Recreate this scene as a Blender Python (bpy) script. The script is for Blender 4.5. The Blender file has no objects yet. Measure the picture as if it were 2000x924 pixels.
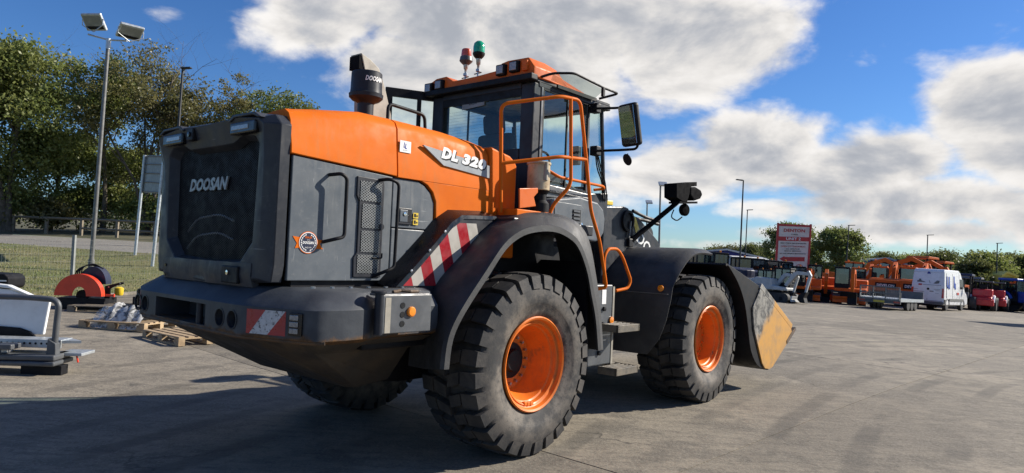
import bpy, bmesh, math, random
import numpy as np
from mathutils import Vector, Matrix

scn = bpy.context.scene
COL = scn.collection
random.seed(7)
RAD = math.radians

# ------------------------------------------------------------------ camera
CAM_H, PITCH, ROLL, FPX = 1.62, RAD(1.63), RAD(2.46), 1345.5
cam_d = bpy.data.cameras.new('camera')
cam_d.sensor_width = 36.0
cam_d.lens = 36.0 * FPX / 2000.0
cam_d.clip_end = 3000.0
cam_d.clip_start = 0.05
cam = bpy.data.objects.new('camera', cam_d)
COL.objects.link(cam)
_f = Vector((0, math.cos(PITCH), math.sin(PITCH)))
_u0 = Vector((0, -math.sin(PITCH), math.cos(PITCH)))
_r0 = Vector((1, 0, 0))
C_R = _r0 * math.cos(ROLL) + _u0 * math.sin(ROLL)
C_U = -_r0 * math.sin(ROLL) + _u0 * math.cos(ROLL)
C_F = _f
C_O = Vector((0, 0, CAM_H))
_m = Matrix((C_R, C_U, -C_F)).transposed().to_4x4()
_m.translation = C_O
cam.matrix_world = _m
scn.camera = cam

# ------------------------------------------------------------------ sun, sky, exposure
SUN_AZ, SUN_EL = RAD(72.0), RAD(30.0)
sun_dir = Vector((math.sin(SUN_AZ) * math.cos(SUN_EL), math.cos(SUN_AZ) * math.cos(SUN_EL), math.sin(SUN_EL)))
sd = bpy.data.lights.new('sun', 'SUN')
sd.energy = 5.0
sd.angle = RAD(0.53)
sd.color = (1.0, 0.93, 0.82)
sun = bpy.data.objects.new('sun', sd)
COL.objects.link(sun)
sun.rotation_euler = sun_dir.to_track_quat('Z', 'Y').to_euler()
sun.location = (30, 15, 40)

scn.view_settings.view_transform = 'Standard'
scn.view_settings.look = 'None'
scn.view_settings.exposure = 0.66
scn.view_settings.gamma = 1.0

world = bpy.data.worlds.new('World')
scn.world = world
world.use_nodes = True


class NT:
    """small helper to write node trees"""
    def __init__(self, nt):
        self.nt = nt
        nt.nodes.clear()

    def n(self, typ, **kw):
        nd = self.nt.nodes.new(typ)
        for k, v in kw.items():
            setattr(nd, k, v)
        return nd

    def link(self, a, b):
        self.nt.links.new(a, b)

    def val(self, sock, v):
        if isinstance(v, bpy.types.NodeSocket):
            self.link(v, sock)
        else:
            sock.default_value = v

    def math(self, op, a, b=0.0, c=0.0, clamp=False):
        nd = self.n('ShaderNodeMath', operation=op)
        nd.use_clamp = clamp
        self.val(nd.inputs[0], a)
        self.val(nd.inputs[1], b)
        self.val(nd.inputs[2], c)
        return nd.outputs[0]

    def vmath(self, op, a, b=(0, 0, 0), s=None):
        nd = self.n('ShaderNodeVectorMath', operation=op)
        self.val(nd.inputs[0], a)
        self.val(nd.inputs[1], b)
        if s is not None:
            self.val(nd.inputs[3], s)
        return nd.outputs[1] if op in ('DOT_PRODUCT', 'LENGTH', 'DISTANCE') else nd.outputs[0]

    def ramp(self, fac, lo, hi, a=0.0, b=1.0, smooth=True):
        nd = self.n('ShaderNodeMapRange')
        nd.interpolation_type = 'SMOOTHSTEP' if smooth else 'LINEAR'
        self.val(nd.inputs[0], fac)
        nd.inputs[1].default_value = lo
        nd.inputs[2].default_value = hi
        self.val(nd.inputs[3], a)
        self.val(nd.inputs[4], b)
        return nd.outputs[0]

    def mix(self, fac, a, b, blend='MIX'):
        nd = self.n('ShaderNodeMix', data_type='RGBA', blend_type=blend)
        self.val(nd.inputs[0], fac)
        self.val(nd.inputs[6], a if isinstance(a, bpy.types.NodeSocket) else tuple(a) + ((1,) if len(a) == 3 else ()))
        self.val(nd.inputs[7], b if isinstance(b, bpy.types.NodeSocket) else tuple(b) + ((1,) if len(b) == 3 else ()))
        return nd.outputs[2]

    def noise(self, vec, scale, detail=4.0, rough=0.55, dist=0.0, dims='3D'):
        nd = self.n('ShaderNodeTexNoise')
        nd.noise_dimensions = dims
        if vec is not None:
            self.link(vec, nd.inputs['Vector'])
        nd.inputs['Scale'].default_value = scale
        nd.inputs['Detail'].default_value = detail
        nd.inputs['Roughness'].default_value = rough
        nd.inputs['Distortion'].default_value = dist
        return nd.outputs['Fac']


def build_sky():
    t = NT(world.node_tree)
    out = t.n('ShaderNodeOutputWorld')
    bg = t.n('ShaderNodeBackground')
    sky = t.n('ShaderNodeTexSky', sky_type='NISHITA')
    sky.sun_disc = False
    sky.sun_elevation = SUN_EL
    sky.sun_rotation = SUN_AZ
    sky.altitude = 50
    sky.air_density = 1.0
    sky.dust_density = 0.2
    sky.ozone_density = 1.6
    tc = t.n('ShaderNodeTexCoord')
    d = t.vmath('NORMALIZE', tc.outputs['Generated'])
    sp = t.n('ShaderNodeSeparateXYZ')
    t.link(d, sp.inputs[0])
    x, y, z = sp.outputs
    az = t.math('MULTIPLY', t.math('ARCTAN2', x, y), 57.2958)
    el = t.math('MULTIPLY', t.math('ARCSINE', z), 57.2958)

    # cloud banks: (azimuth, elevation, half width, half height, tilt) in degrees
    banks = [(-1, 21, 18, 8.0, 0, 1.15), (13.5, 17.6, 7.5, 4.4, 6, 1.05), (-16.5, 18.2, 6, 4.2, -10, 1.0), (-9, 14.5, 8, 4.6, -8, 1.0), (1, 14.5, 10, 3.6, 0, .95),
             (13.5, 7.4, 6.5, 2.9, 0, 1.0), (19.5, 8.8, 6, 3.2, 6, 1.05), (26.5, 7.8, 6.5, 2.8, 4, 1.05), (35, 12.0, 4.5, 3.6, 10, 1.1), (39, 10.5, 7, 5.5, 0, 1.1),
             (30, 5.2, 9, 2.2, 0, .95), (20, 4.6, 6, 1.2, 0, .65), (-27.5, 16.5, 2.2, .8, 10, .42),
             (-4, 30, 20, 6, 0, .9), (48, 14, 10, 7, 0, 1.1), (9, 3.0, 8, .7, 0, .5), (31, 3.0, 9, 1.3, 0, .85), (22, 2.6, 6, .8, 0, .6), (40, 4.0, 8, 2.4, 0, .95), (16, 1.6, 9, .7, 0, .6)]
    cov = None
    for a0, e0, wa, we, tl, amp in banks:
        ca, sa = math.cos(RAD(tl)), math.sin(RAD(tl))
        da = t.math('SUBTRACT', az, a0)
        de = t.math('SUBTRACT', el, e0)
        p = t.math('ADD', t.math('MULTIPLY', da, ca / wa), t.math('MULTIPLY', de, sa / wa))
        q = t.math('ADD', t.math('MULTIPLY', da, -sa / we), t.math('MULTIPLY', de, ca / we))
        r2 = t.math('ADD', t.math('MULTIPLY', p, p), t.math('MULTIPLY', q, q))
        g = t.math('MULTIPLY', t.math('EXPONENT', t.math('MULTIPLY', r2, -0.8)), amp)
        cov = g if cov is None else t.math('MAXIMUM', cov, g)
    # the rest of the sky carries the same broken cumulus
    outside = t.math('MAXIMUM', t.ramp(t.math('ABSOLUTE', az), 40, 54), t.ramp(el, 26, 36))
    big = t.ramp(t.noise(t.vmath('MULTIPLY', d, (1, 1, 1.8)), 2.6, 3), 0.50, 0.66, 0, 1.0)
    # banks thin out round to the left and behind, where the view already shows clear blue
    side_w = t.ramp(t.math('COSINE', t.math('MULTIPLY', t.math('SUBTRACT', az, 60.0), 0.0174533)), -0.6, 0.7, 0.35, 1.0)
    cov = t.math('MAXIMUM', cov, t.math('MULTIPLY', t.math('MULTIPLY', outside, big), side_w))

    def dens(off):
        v = t.vmath('ADD', t.vmath('MULTIPLY', d, (1, 1, 1.9)), off)
        a = t.noise(v, 5.0, 8.0, 0.55, 0.25)
        return a
    n0 = dens((0, 0, 0))
    sv = Vector((sun_dir.x, sun_dir.y, sun_dir.z * 1.6)).normalized() * 0.035
    n1 = dens(tuple(sv))
    fine = t.noise(t.vmath('MULTIPLY', d, (1, 1, 1.6)), 17.0, 5.0, 0.56, 0.3)
    base = t.math('ADD', t.math('MULTIPLY', t.math('SUBTRACT', n0, 0.5), 1.5), t.math('MULTIPLY', t.math('SUBTRACT', fine, 0.5), 0.50))
    den = t.math('ADD', cov, base)
    mask = t.ramp(den, 0.30, 0.66)
    thick = t.ramp(den, 0.48, 1.05)
    lit = t.math('MULTIPLY', t.math('SUBTRACT', n0, n1), 2.0)
    bright = t.math('SUBTRACT', 0.90, t.math('MULTIPLY', thick, 0.17))
    bright = t.math('ADD', bright, lit)
    bright = t.math('SUBTRACT', bright, t.ramp(cov, 0.55, 1.15, 0.0, 0.10))
    bright = t.math('ADD', bright, t.math('MULTIPLY', t.math('SUBTRACT', fine, 0.5), 0.22))
    # soft shoulder instead of a hard clip
    bright = t.math('ADD', 0.48, t.math('MULTIPLY', t.ramp(bright, 0.42, 1.10), 0.50))
    ccol = t.mix(t.ramp(bright, 0.30, 0.85), (0.84, 0.92, 1.08), (1.03, 1.0, 0.97))
    SKY_S = 0.065
    cl = t.vmath('SCALE', ccol, s=t.math('MULTIPLY', bright, 0.61 / SKY_S))
    # slightly deeper blue, as the photograph's camera renders it
    hs = t.n('ShaderNodeHueSaturation')
    t.link(sky.outputs[0], hs.inputs['Color'])
    hs.inputs['Saturation'].default_value = 1.2
    hs.inputs['Value'].default_value = 1.0
    blue = t.vmath('MULTIPLY', hs.outputs[0], (0.59, 0.82, 1.19))
    fin = t.mix(mask, blue, cl)
    t.link(fin, bg.inputs['Color'])
    bg.inputs['Strength'].default_value = SKY_S
    t.link(bg.outputs[0], out.inputs[0])


build_sky()

# ------------------------------------------------------------------ pixels -> places (photograph is 2000 x 924)
TH = RAD(40.67)
LX0, LY0 = -0.770, 6.524
ST, CT = math.sin(TH), math.cos(TH)


def ray(u, v):
    return C_R * ((u - 1000) / FPX) + C_U * ((462 - v) / FPX) + C_F


def _toL(w):
    dx, dy = w[0] - LX0, w[1] - LY0
    return Vector((dx * ST + dy * CT, -dx * CT + dy * ST, w[2]))


def _dirL(d):
    return Vector((d[0] * ST + d[1] * CT, -d[0] * CT + d[1] * ST, d[2]))


_oL = _toL(C_O)


def LY(u, v, y):
    """point of the loader (its own axes) on its plane y that is seen at a pixel"""
    d = _dirL(ray(u, v))
    return _oL + d * ((y - _oL.y) / d.y)


def LX(u, v, x):
    d = _dirL(ray(u, v))
    return _oL + d * ((x - _oL.x) / d.x)


def gz(x, y):
    """height of the yard: level round the loader, falling gently to the right, rising to the left"""
    if x > 5:
        return -0.03 * (x - 5)
    if x < -4:
        return 0.0244 * (-x - 4)
    return 0.0


def G(u, v):
    d = ray(u, v)
    z = 0.0
    for _ in range(30):
        p = C_O + d * ((z - C_O.z) / d.z)
        z = gz(p.x, p.y)
    return p


def AT(u, v, Y):
    d = ray(u, v)
    return C_O + d * (Y / d.y)


# ------------------------------------------------------------------ materials
MATS = {}


def bsdf_mat(name):
    m = bpy.data.materials.new(name)
    m.use_nodes = True
    t = NT(m.node_tree)
    out = t.n('ShaderNodeOutputMaterial')
    b = t.n('ShaderNodeBsdfPrincipled')
    t.link(b.outputs[0], out.inputs[0])
    MATS[name] = m
    return m, t, b, out


def mat(name, c1, c2=None, rough=0.5, metal=0.0, scale=6.0, bump=0.0, bscale=60.0, lo=0.42, hi=0.66, coat=0.0, rvar=0.12, c3=None, c3lo=0.62, c3hi=0.72, c3scale=3.0, spec=0.5, emit=None, streak=None, scratch=None):
    m, t, b, out = bsdf_mat(name)
    tc = t.n('ShaderNodeTexCoord')
    v = tc.outputs['Object']
    if c2 is None:
        c2 = tuple(max(0, c * 0.78) for c in c1)
    f = t.ramp(t.noise(v, scale, 6, 0.62), lo, hi)
    col = t.mix(f, c1, c2)
    if c3 is not None:
        f3 = t.ramp(t.noise(v, c3scale, 8, 0.68, 0.3), c3lo, c3hi)
        col = t.mix(f3, col, c3)
    if streak is not None:
        mp = t.n('ShaderNodeMapping')
        mp.inputs['Scale'].default_value = (11, 11, 0.9)
        t.link(v, mp.inputs[0])
        fs_ = t.math('MULTIPLY', t.ramp(t.noise(mp.outputs[0], 1.6, 6, 0.65), 0.48, 0.74), t.ramp(t.noise(v, 1.7, 3, 0.5), 0.40, 0.62))
        col = t.mix(t.math('MULTIPLY', fs_, streak[3]), col, streak[:3])
        # settled dust in soft blotches
        col = t.mix(t.ramp(t.noise(v, 22, 6, 0.7), 0.52, 0.74, 0, streak[3] * 0.45), col, streak[:3])
    if scratch is not None:
        for rot, sc in ((0.5, (1.2, 1.2, 46)), (-0.9, (40, 2.0, 3.0))):
            mp = t.n('ShaderNodeMapping')
            mp.inputs['Rotation'].default_value = (0.2, rot, 0.3)
            mp.inputs['Scale'].default_value = sc
            t.link(v, mp.inputs[0])
            fs_ = t.math('MULTIPLY', t.ramp(t.noise(mp.outputs[0], 2.2, 2, 0.5), 0.705, 0.74), t.ramp(t.noise(v, 3.1, 3, 0.6), 0.50, 0.62))
            col = t.mix(t.math('MULTIPLY', fs_, scratch[3]), col, scratch[:3])
    t.link(col, b.inputs['Base Color'])
    rn = t.noise(v, scale * 2.3, 5, 0.6)
    t.link(t.ramp(rn, 0.3, 0.7, max(0.02, rough - rvar), min(1, rough + rvar)), b.inputs['Roughness'])
    b.inputs['Metallic'].default_value = metal
    b.inputs['Specular IOR Level'].default_value = spec
    if coat:
        b.inputs['Coat Weight'].default_value = coat
        b.inputs['Coat Roughness'].default_value = 0.12
    if bump:
        bp = t.n('ShaderNodeBump')
        bp.inputs['Strength'].default_value = bump
        bp.inputs['Distance'].default_value = 0.01
        t.link(t.noise(v, bscale, 6, 0.6), bp.inputs['Height'])
        t.link(bp.outputs[0], b.inputs['Normal'])
    if emit:
        b.inputs['Emission Color'].default_value = tuple(emit[:3]) + (1,)
        b.inputs['Emission Strength'].default_value = emit[3]
    return m


def glass_mat(name, tint, refl=1.0, rough=0.02, haze=0.0):
    """thin tinted pane: fresnel mirror over a tinted clear sheet, with a little dust"""
    m = bpy.data.materials.new(name)
    m.use_nodes = True
    t = NT(m.node_tree)
    out = t.n('ShaderNodeOutputMaterial')
    tr = t.n('ShaderNodeBsdfTransparent')
    tr.inputs[0].default_value = tuple(tint) + (1,)
    gl = t.n('ShaderNodeBsdfGlossy')
    gl.inputs['Roughness'].default_value = rough
    if tint[1] == 0:
        gl.inputs['Color'].default_value = (0.5, 0.52, 0.54, 1)
    df = t.n('ShaderNodeBsdfDiffuse')
    df.inputs[0].default_value = (0.35, 0.37, 0.38, 1)
    lw = t.n('ShaderNodeLayerWeight')
    lw.inputs[0].default_value = 0.5
    fr = t.math('ADD', t.math('MULTIPLY', t.math('POWER', lw.outputs[1], 4.0), 0.9), 0.055)
    fr = t.math('MULTIPLY', fr, refl, clamp=True)
    tc = t.n('ShaderNodeTexCoord')
    dn = t.ramp(t.noise(tc.outputs['Object'], 4.0, 6, 0.6), 0.35, 0.75, haze * 0.4, haze * 1.6)
    m0 = t.n('ShaderNodeMixShader')
    t.link(dn, m0.inputs[0])
    t.link(tr.outputs[0], m0.inputs[1])
    t.link(df.outputs[0], m0.inputs[2])
    m1 = t.n('ShaderNodeMixShader')
    t.link(fr, m1.inputs[0])
    t.link(m0.outputs[0], m1.inputs[1])
    t.link(gl.outputs[0], m1.inputs[2])
    t.link(m1.outputs[0], out.inputs[0])
    MATS[name] = m
    return m


def film_mat(name):
    m = bpy.data.materials.new(name)
    m.use_nodes = True
    t = NT(m.node_tree)
    out = t.n('ShaderNodeOutputMaterial')
    b = t.n('ShaderNodeBsdfPrincipled')
    b.inputs['Base Color'].default_value = (0.62, 0.62, 0.60, 1)
    b.inputs['Roughness'].default_value = 0.28
    tr = t.n('ShaderNodeBsdfTransparent')
    tc = t.n('ShaderNodeTexCoord')
    f = t.ramp(t.noise(tc.outputs['Object'], 7, 5, 0.6, 0.8), 0.38, 0.62, 0.18, 0.85)
    mx = t.n('ShaderNodeMixShader')
    t.link(f, mx.inputs[0])
    t.link(tr.outputs[0], mx.inputs[1])
    t.link(b.outputs[0], mx.inputs[2])
    t.link(mx.outputs[0], out.inputs[0])
    MATS[name] = m


def leaf_mat(name, c1, c2, c3):
    m = bpy.data.materials.new(name)
    m.use_nodes = True
    t = NT(m.node_tree)
    out = t.n('ShaderNodeOutputMaterial')
    tc = t.n('ShaderNodeTexCoord')
    v = tc.outputs['Object']
    a = t.ramp(t.noise(v, 0.55, 3, 0.6), 0.35, 0.65)
    c = t.mix(a, c1, c2)
    b2 = t.ramp(t.noise(v, 7.0, 3, 0.7), 0.57, 0.74)
    c = t.mix(b2, c, c3)
    d = t.n('ShaderNodeBsdfDiffuse')
    t.link(c, d.inputs[0])
    tl = t.n('ShaderNodeBsdfTranslucent')
    t.link(c, tl.inputs[0])
    g = t.n('ShaderNodeBsdfGlossy')
    g.inputs['Roughness'].default_value = 0.45
    g.inputs[0].default_value = (0.5, 0.5, 0.5, 1)
    m1 = t.n('ShaderNodeMixShader')
    m1.inputs[0].default_value = 0.50
    t.link(d.outputs[0], m1.inputs[1])
    t.link(tl.outputs[0], m1.inputs[2])
    m2 = t.n('ShaderNodeMixShader')
    m2.inputs[0].default_value = 0.05
    t.link(m1.outputs[0], m2.inputs[1])
    t.link(g.outputs[0], m2.inputs[2])
    t.link(m2.outputs[0], out.inputs[0])
    MATS[name] = m
    return m


mat('orange', (0.66, 0.143, 0.010), (0.60, 0.125, 0.010), rough=0.52, spec=0.07, bump=0.06, bscale=1.7, streak=(0.42, 0.17, 0.06, 0.4), scratch=(0.30, 0.09, 0.03, 0.7), scale=2.5, c3=(0.50, 0.12, 0.03), c3lo=0.66, c3hi=0.8, c3scale=9)
mat('orange_old', (0.62, 0.125, 0.016), (0.52, 0.10, 0.016), rough=0.5, spec=0.2, scale=5, c3=(0.30, 0.10, 0.04), c3lo=0.60, c3hi=0.75, c3scale=7)
mat('rim_orange', (0.74, 0.18, 0.020), (0.64, 0.15, 0.020), rough=0.42, spec=0.25, scale=5, c3=(0.24, 0.10, 0.04), c3lo=0.56, c3hi=0.76, c3scale=6, streak=(0.22, 0.13, 0.07, 0.55), scratch=(0.12, 0.05, 0.03, 0.8))
mat('panel_grey', (0.086, 0.100, 0.115), (0.112, 0.126, 0.140), rough=0.46, scale=3.2, c3=(0.17, 0.18, 0.18), c3lo=0.64, c3hi=0.84, c3scale=4.5, spec=0.3, bump=0.05, bscale=1.9, streak=(0.21, 0.215, 0.21, 0.7), scratch=(0.34, 0.35, 0.35, 0.8))
mat('dark_grey', (0.019, 0.021, 0.027), (0.028, 0.030, 0.037), rough=0.45, spec=0.25, scale=4, c3=(0.060, 0.058, 0.056), c3lo=0.66, c3hi=0.82, c3scale=5)
mat('cab_grey', (0.075, 0.080, 0.088), (0.10, 0.105, 0.11), rough=0.4, scale=4, c3=(0.2, 0.19, 0.17), c3lo=0.64, c3hi=0.8, c3scale=6)
mat('black', (0.008, 0.008, 0.010), (0.013, 0.013, 0.015), rough=0.55, spec=0.2, scale=5, c3=(0.032, 0.030, 0.028), c3lo=0.62, c3hi=0.8, c3scale=4)
mat('frame_grey', (0.031, 0.034, 0.041), (0.042, 0.046, 0.054), rough=0.42, spec=0.22, scale=3, c3=(0.11, 0.115, 0.12), c3lo=0.66, c3hi=0.84, c3scale=4, streak=(0.13, 0.125, 0.115, 0.5), scratch=(0.2, 0.2, 0.2, 0.6))
mat('matte_black', (0.007, 0.007, 0.008), (0.011, 0.011, 0.012), rough=0.8, spec=0.03)
mat('void', (0.003, 0.003, 0.003), (0.004, 0.004, 0.004), rough=1.0, spec=0.0)
mat('black_gloss', (0.006, 0.006, 0.007), (0.010, 0.010, 0.011), rough=0.25, scale=5)
mat('rubber_fender', (0.021, 0.022, 0.024), (0.040, 0.040, 0.041), rough=0.62, scale=3, bump=0.15, bscale=35, c3=(0.085, 0.083, 0.080), c3lo=0.58, c3hi=0.78, c3scale=2.6)
mat('rust_steel', (0.10, 0.055, 0.025), (0.05, 0.035, 0.024), rough=0.75, scale=9, bump=0.4, bscale=50, c3=(0.16, 0.085, 0.035), c3lo=0.55, c3hi=0.7)
mat('belly', (0.036, 0.029, 0.022), (0.062, 0.046, 0.030), rough=0.6, scale=2.6, c3=(0.10, 0.068, 0.038), c3lo=0.56, c3hi=0.75, c3scale=2.2)
mat('steel', (0.42, 0.43, 0.44), (0.30, 0.30, 0.31), rough=0.34, metal=0.9, scale=12)
mat('galv', (0.48, 0.51, 0.53), (0.38, 0.41, 0.43), rough=0.42, metal=0.55, scale=9)
mat('chrome', (0.75, 0.75, 0.75), (0.65, 0.65, 0.65), rough=0.12, metal=1.0)
mat('white', (0.76, 0.77, 0.77), (0.66, 0.67, 0.67), rough=0.38, scale=3)
mat('text_white', (0.78, 0.78, 0.76), (0.72, 0.72, 0.70), rough=0.5)
mat('text_silver', (0.24, 0.25, 0.25), (0.19, 0.20, 0.20), rough=0.4, metal=0.3)
mat('text_blue', (0.03, 0.05, 0.28), rough=0.5)
mat('reflect_red', (0.33, 0.012, 0.020), (0.26, 0.012, 0.018), rough=0.35, coat=0.4)
mat('reflect_white', (0.42, 0.395, 0.35), (0.35, 0.33, 0.29), rough=0.4, coat=0.3, scale=8)
mat('reflect_worn', (0.50, 0.50, 0.50), (0.40, 0.40, 0.40), rough=0.5, scale=30, c3=(0.05, 0.05, 0.055), c3lo=0.55, c3hi=0.60, c3scale=45)
mat('amber', (0.85, 0.26, 0.01), (0.75, 0.20, 0.01), rough=0.2, coat=0.8)
mat('step_metal', (0.16, 0.135, 0.10), (0.09, 0.08, 0.065), rough=0.6, scale=9)
mat('yellow', (0.70, 0.50, 0.03), (0.60, 0.42, 0.03), rough=0.45)
mat('lens', (0.26, 0.26, 0.25), (0.16, 0.16, 0.155), rough=0.2, scale=45, coat=0.8)
mat('beacon_red', (0.55, 0.06, 0.015), (0.42, 0.05, 0.015), rough=0.25, coat=0.6)
mat('beacon_green', (0.01, 0.36, 0.17), (0.01, 0.26, 0.12), rough=0.12, coat=1.0, scale=14)
mat('beige', (0.34, 0.31, 0.25), (0.25, 0.23, 0.19), rough=0.6, scale=5, c3=(0.14, 0.10, 0.06), c3lo=0.60, c3hi=0.75, c3scale=8)
mat('seat', (0.03, 0.03, 0.033), (0.05, 0.045, 0.04), rough=0.8)
mat('seat_tan', (0.25, 0.12, 0.05), rough=0.7)
mat('plastic_tank', (0.52, 0.42, 0.26), (0.36, 0.26, 0.15), rough=0.3, scale=7, c3=(0.12, 0.03, 0.02), c3lo=0.6, c3hi=0.72, c3scale=5)
mat('pallet_wood', (0.40, 0.29, 0.17), (0.28, 0.20, 0.12), rough=0.8, scale=9, bump=0.3)
mat('old_wood', (0.22, 0.18, 0.13), (0.14, 0.12, 0.09), rough=0.85, scale=9, bump=0.3)
mat('bark', (0.085, 0.070, 0.052), (0.14, 0.12, 0.095), rough=0.9, scale=6, bump=0.5, bscale=25)
mat('red_paint', (0.66, 0.050, 0.016), (0.56, 0.042, 0.014), rough=0.4, coat=0.2, scale=3)
mat('navy', (0.012, 0.016, 0.04), (0.018, 0.022, 0.05), rough=0.4, scale=3)
mat('pale_grey', (0.44, 0.45, 0.45), (0.36, 0.37, 0.37), rough=0.5, scale=4)
mat('film', (0.62, 0.62, 0.60), (0.45, 0.45, 0.44), rough=0.3, scale=6, coat=0.5)
mat('red_machine', (0.50, 0.018, 0.02), (0.40, 0.016, 0.018), rough=0.4, scale=2)
mat('blue_machine', (0.012, 0.06, 0.36), (0.01, 0.05, 0.28), rough=0.4, scale=2)
mat('navy_clad', (0.010, 0.016, 0.16), (0.012, 0.02, 0.19), rough=0.55, scale=0.3)
mat('blue_clad', (0.05, 0.17, 0.40), (0.06, 0.19, 0.42), rough=0.55, scale=0.3)
mat('roof_sheet', (0.52, 0.53, 0.52), (0.44, 0.45, 0.45), rough=0.6, scale=0.4)
mat('yellow_clad', (0.60, 0.50, 0.10), rough=0.6, scale=0.4)
mat('sign_red', (0.46, 0.035, 0.035), (0.38, 0.045, 0.04), rough=0.55, scale=2)
mat('sign_white', (0.66, 0.61, 0.55), (0.54, 0.50, 0.45), rough=0.6, scale=1.3)
mat('sign_back', (0.20, 0.21, 0.20), (0.26, 0.27, 0.26), rough=0.5, scale=4)
mat('lamp_grey', (0.13, 0.13, 0.125), (0.18, 0.18, 0.17), rough=0.5, metal=0.3, scale=6)
mat('lamp_black', (0.02, 0.021, 0.022), rough=0.5)
mat('van_white', (0.72, 0.73, 0.74), (0.66, 0.67, 0.68), rough=0.3, coat=0.3, scale=2)
mat('tail_red', (0.40, 0.015, 0.015), rough=0.2, coat=0.7)
mat('plate_yellow', (0.70, 0.52, 0.05), rough=0.4)
mat('mesh_wire', (0.16, 0.17, 0.16), (0.12, 0.13, 0.12), rough=0.5, metal=0.4)
mat('tyre_far', (0.028, 0.028, 0.029), (0.05, 0.049, 0.047), rough=0.8, scale=5)
mat('stripe_grey', (0.30, 0.32, 0.33), (0.26, 0.28, 0.29), rough=0.4)
mat('road_paint', (0.62, 0.62, 0.60), (0.45, 0.45, 0.44), rough=0.7, scale=8)
film_mat('stretch_film')
glass_mat('glass_cab', (0.78, 0.90, 0.88), refl=1.2, haze=0.015)
glass_mat('glass_rear', (0.62, 0.68, 0.66), refl=0.8, haze=0.01)
glass_mat('glass_far', (0.22, 0.34, 0.42), refl=2.2, haze=0.03)
glass_mat('mirror_glass', (0.0, 0.0, 0.0), refl=20.0)


def tyre_mat():
    m, t, b, out = bsdf_mat('tyre')
    tc = t.n('ShaderNodeTexCoord')
    v = tc.outputs['Object']
    sp = t.n('ShaderNodeSeparateXYZ')
    t.link(v, sp.inputs[0])
    r = t.math('SQRT', t.math('ADD', t.math('MULTIPLY', sp.outputs[0], sp.outputs[0]), t.math('MULTIPLY', sp.outputs[2], sp.outputs[2])))
    n = t.noise(v, 5.5, 7, 0.65)
    n2 = t.noise(v, 28, 5, 0.6)
    dust = t.math('MULTIPLY', t.ramp(r, 0.74, 0.42, 0.25, 1.0), t.ramp(n, 0.36, 0.62))
    c = t.mix(dust, (0.027, 0.027, 0.028), (0.150, 0.130, 0.108))
    c = t.mix(t.ramp(n2, 0.52, 0.70, 0, 0.6), c, (0.028, 0.028, 0.03))
    t.link(c, b.inputs['Base Color'])
    b.inputs['Roughness'].default_value = 0.72
    b.inputs['Specular IOR Level'].default_value = 0.35
    bp = t.n('ShaderNodeBump')
    bp.inputs['Strength'].default_value = 0.35
    bp.inputs['Distance'].default_value = 0.006
    # fine moulded rings and scuffs of the sidewall
    wv = t.math('SINE', t.math('MULTIPLY', r, 420.0))
    h = t.math('ADD', t.math('MULTIPLY', wv, 0.03), t.noise(v, 40, 6, 0.65))
    t.link(h, bp.inputs['Height'])
    t.link(bp.outputs[0], b.inputs['Normal'])


tyre_mat()


def bucket_mat():
    """bare ochre primer with a scoured grey patch"""
    m, t, b, out = bsdf_mat('bucket_wear')
    tc = t.n('ShaderNodeTexCoord')
    v = tc.outputs['Object']
    sp = t.n('ShaderNodeSeparateXYZ')
    t.link(v, sp.inputs[0])
    n = t.noise(v, 3.5, 7, 0.65)
    k = t.math('ADD', t.math('SUBTRACT', t.math('MULTIPLY', sp.outputs[2], 0.9), t.math('MULTIPLY', sp.outputs[0], 0.75)), t.math('MULTIPLY', t.math('SUBTRACT', n, 0.5), 0.6))
    f = t.ramp(k, -2.80, -2.60)
    grey = t.mix(t.ramp(t.noise(v, 7, 8, 0.7, 0.6), 0.44, 0.62), (0.27, 0.255, 0.225), (0.050, 0.048, 0.046))
    och = t.mix(t.ramp(t.noise(v, 5, 7, 0.65), 0.4, 0.66), (0.55, 0.28, 0.055), (0.40, 0.23, 0.085))
    t.link(t.mix(f, och, grey), b.inputs['Base Color'])
    b.inputs['Roughness'].default_value = 0.5
    b.inputs['Metallic'].default_value = 0.15


bucket_mat()


def counterweight_mat():
    """dark grey casting paint, rusted through along the lower edges and scuffed on the corners"""
    m, t, b, out = bsdf_mat('counterweight')
    tc = t.n('ShaderNodeTexCoord')
    v = tc.outputs['Object']
    sp = t.n('ShaderNodeSeparateXYZ')
    t.link(v, sp.inputs[0])
    n = t.noise(v, 6, 8, 0.68)
    n2 = t.noise(v, 2.4, 5, 0.6)
    c = t.mix(t.ramp(n2, 0.38, 0.66), (0.040, 0.045, 0.054), (0.068, 0.075, 0.083))
    low = t.ramp(t.math('ADD', sp.outputs[2], t.math('MULTIPLY', t.math('SUBTRACT', n, 0.5), 0.16)), 1.085, 1.045)
    c = t.mix(t.ramp(t.noise(v, 3.1, 9, 0.7, 0.5), 0.66, 0.74, 0, .6), c, (0.17, 0.17, 0.165))
    rust = t.mix(t.ramp(t.noise(v, 14, 6, 0.7), 0.4, 0.65), (0.075, 0.042, 0.020), (0.16, 0.082, 0.032))
    c = t.mix(low, c, rust)
    t.link(c, b.inputs['Base Color'])
    t.link(t.ramp(low, 0, 1, 0.45, 0.8), b.inputs['Roughness'])
    b.inputs['Specular IOR Level'].default_value = 0.22
    bp = t.n('ShaderNodeBump')
    bp.inputs['Strength'].default_value = 0.2
    bp.inputs['Distance'].default_value = 0.01
    t.link(t.noise(v, 18, 6, 0.6), bp.inputs['Height'])
    t.link(bp.outputs[0], b.inputs['Normal'])


counterweight_mat()


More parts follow.
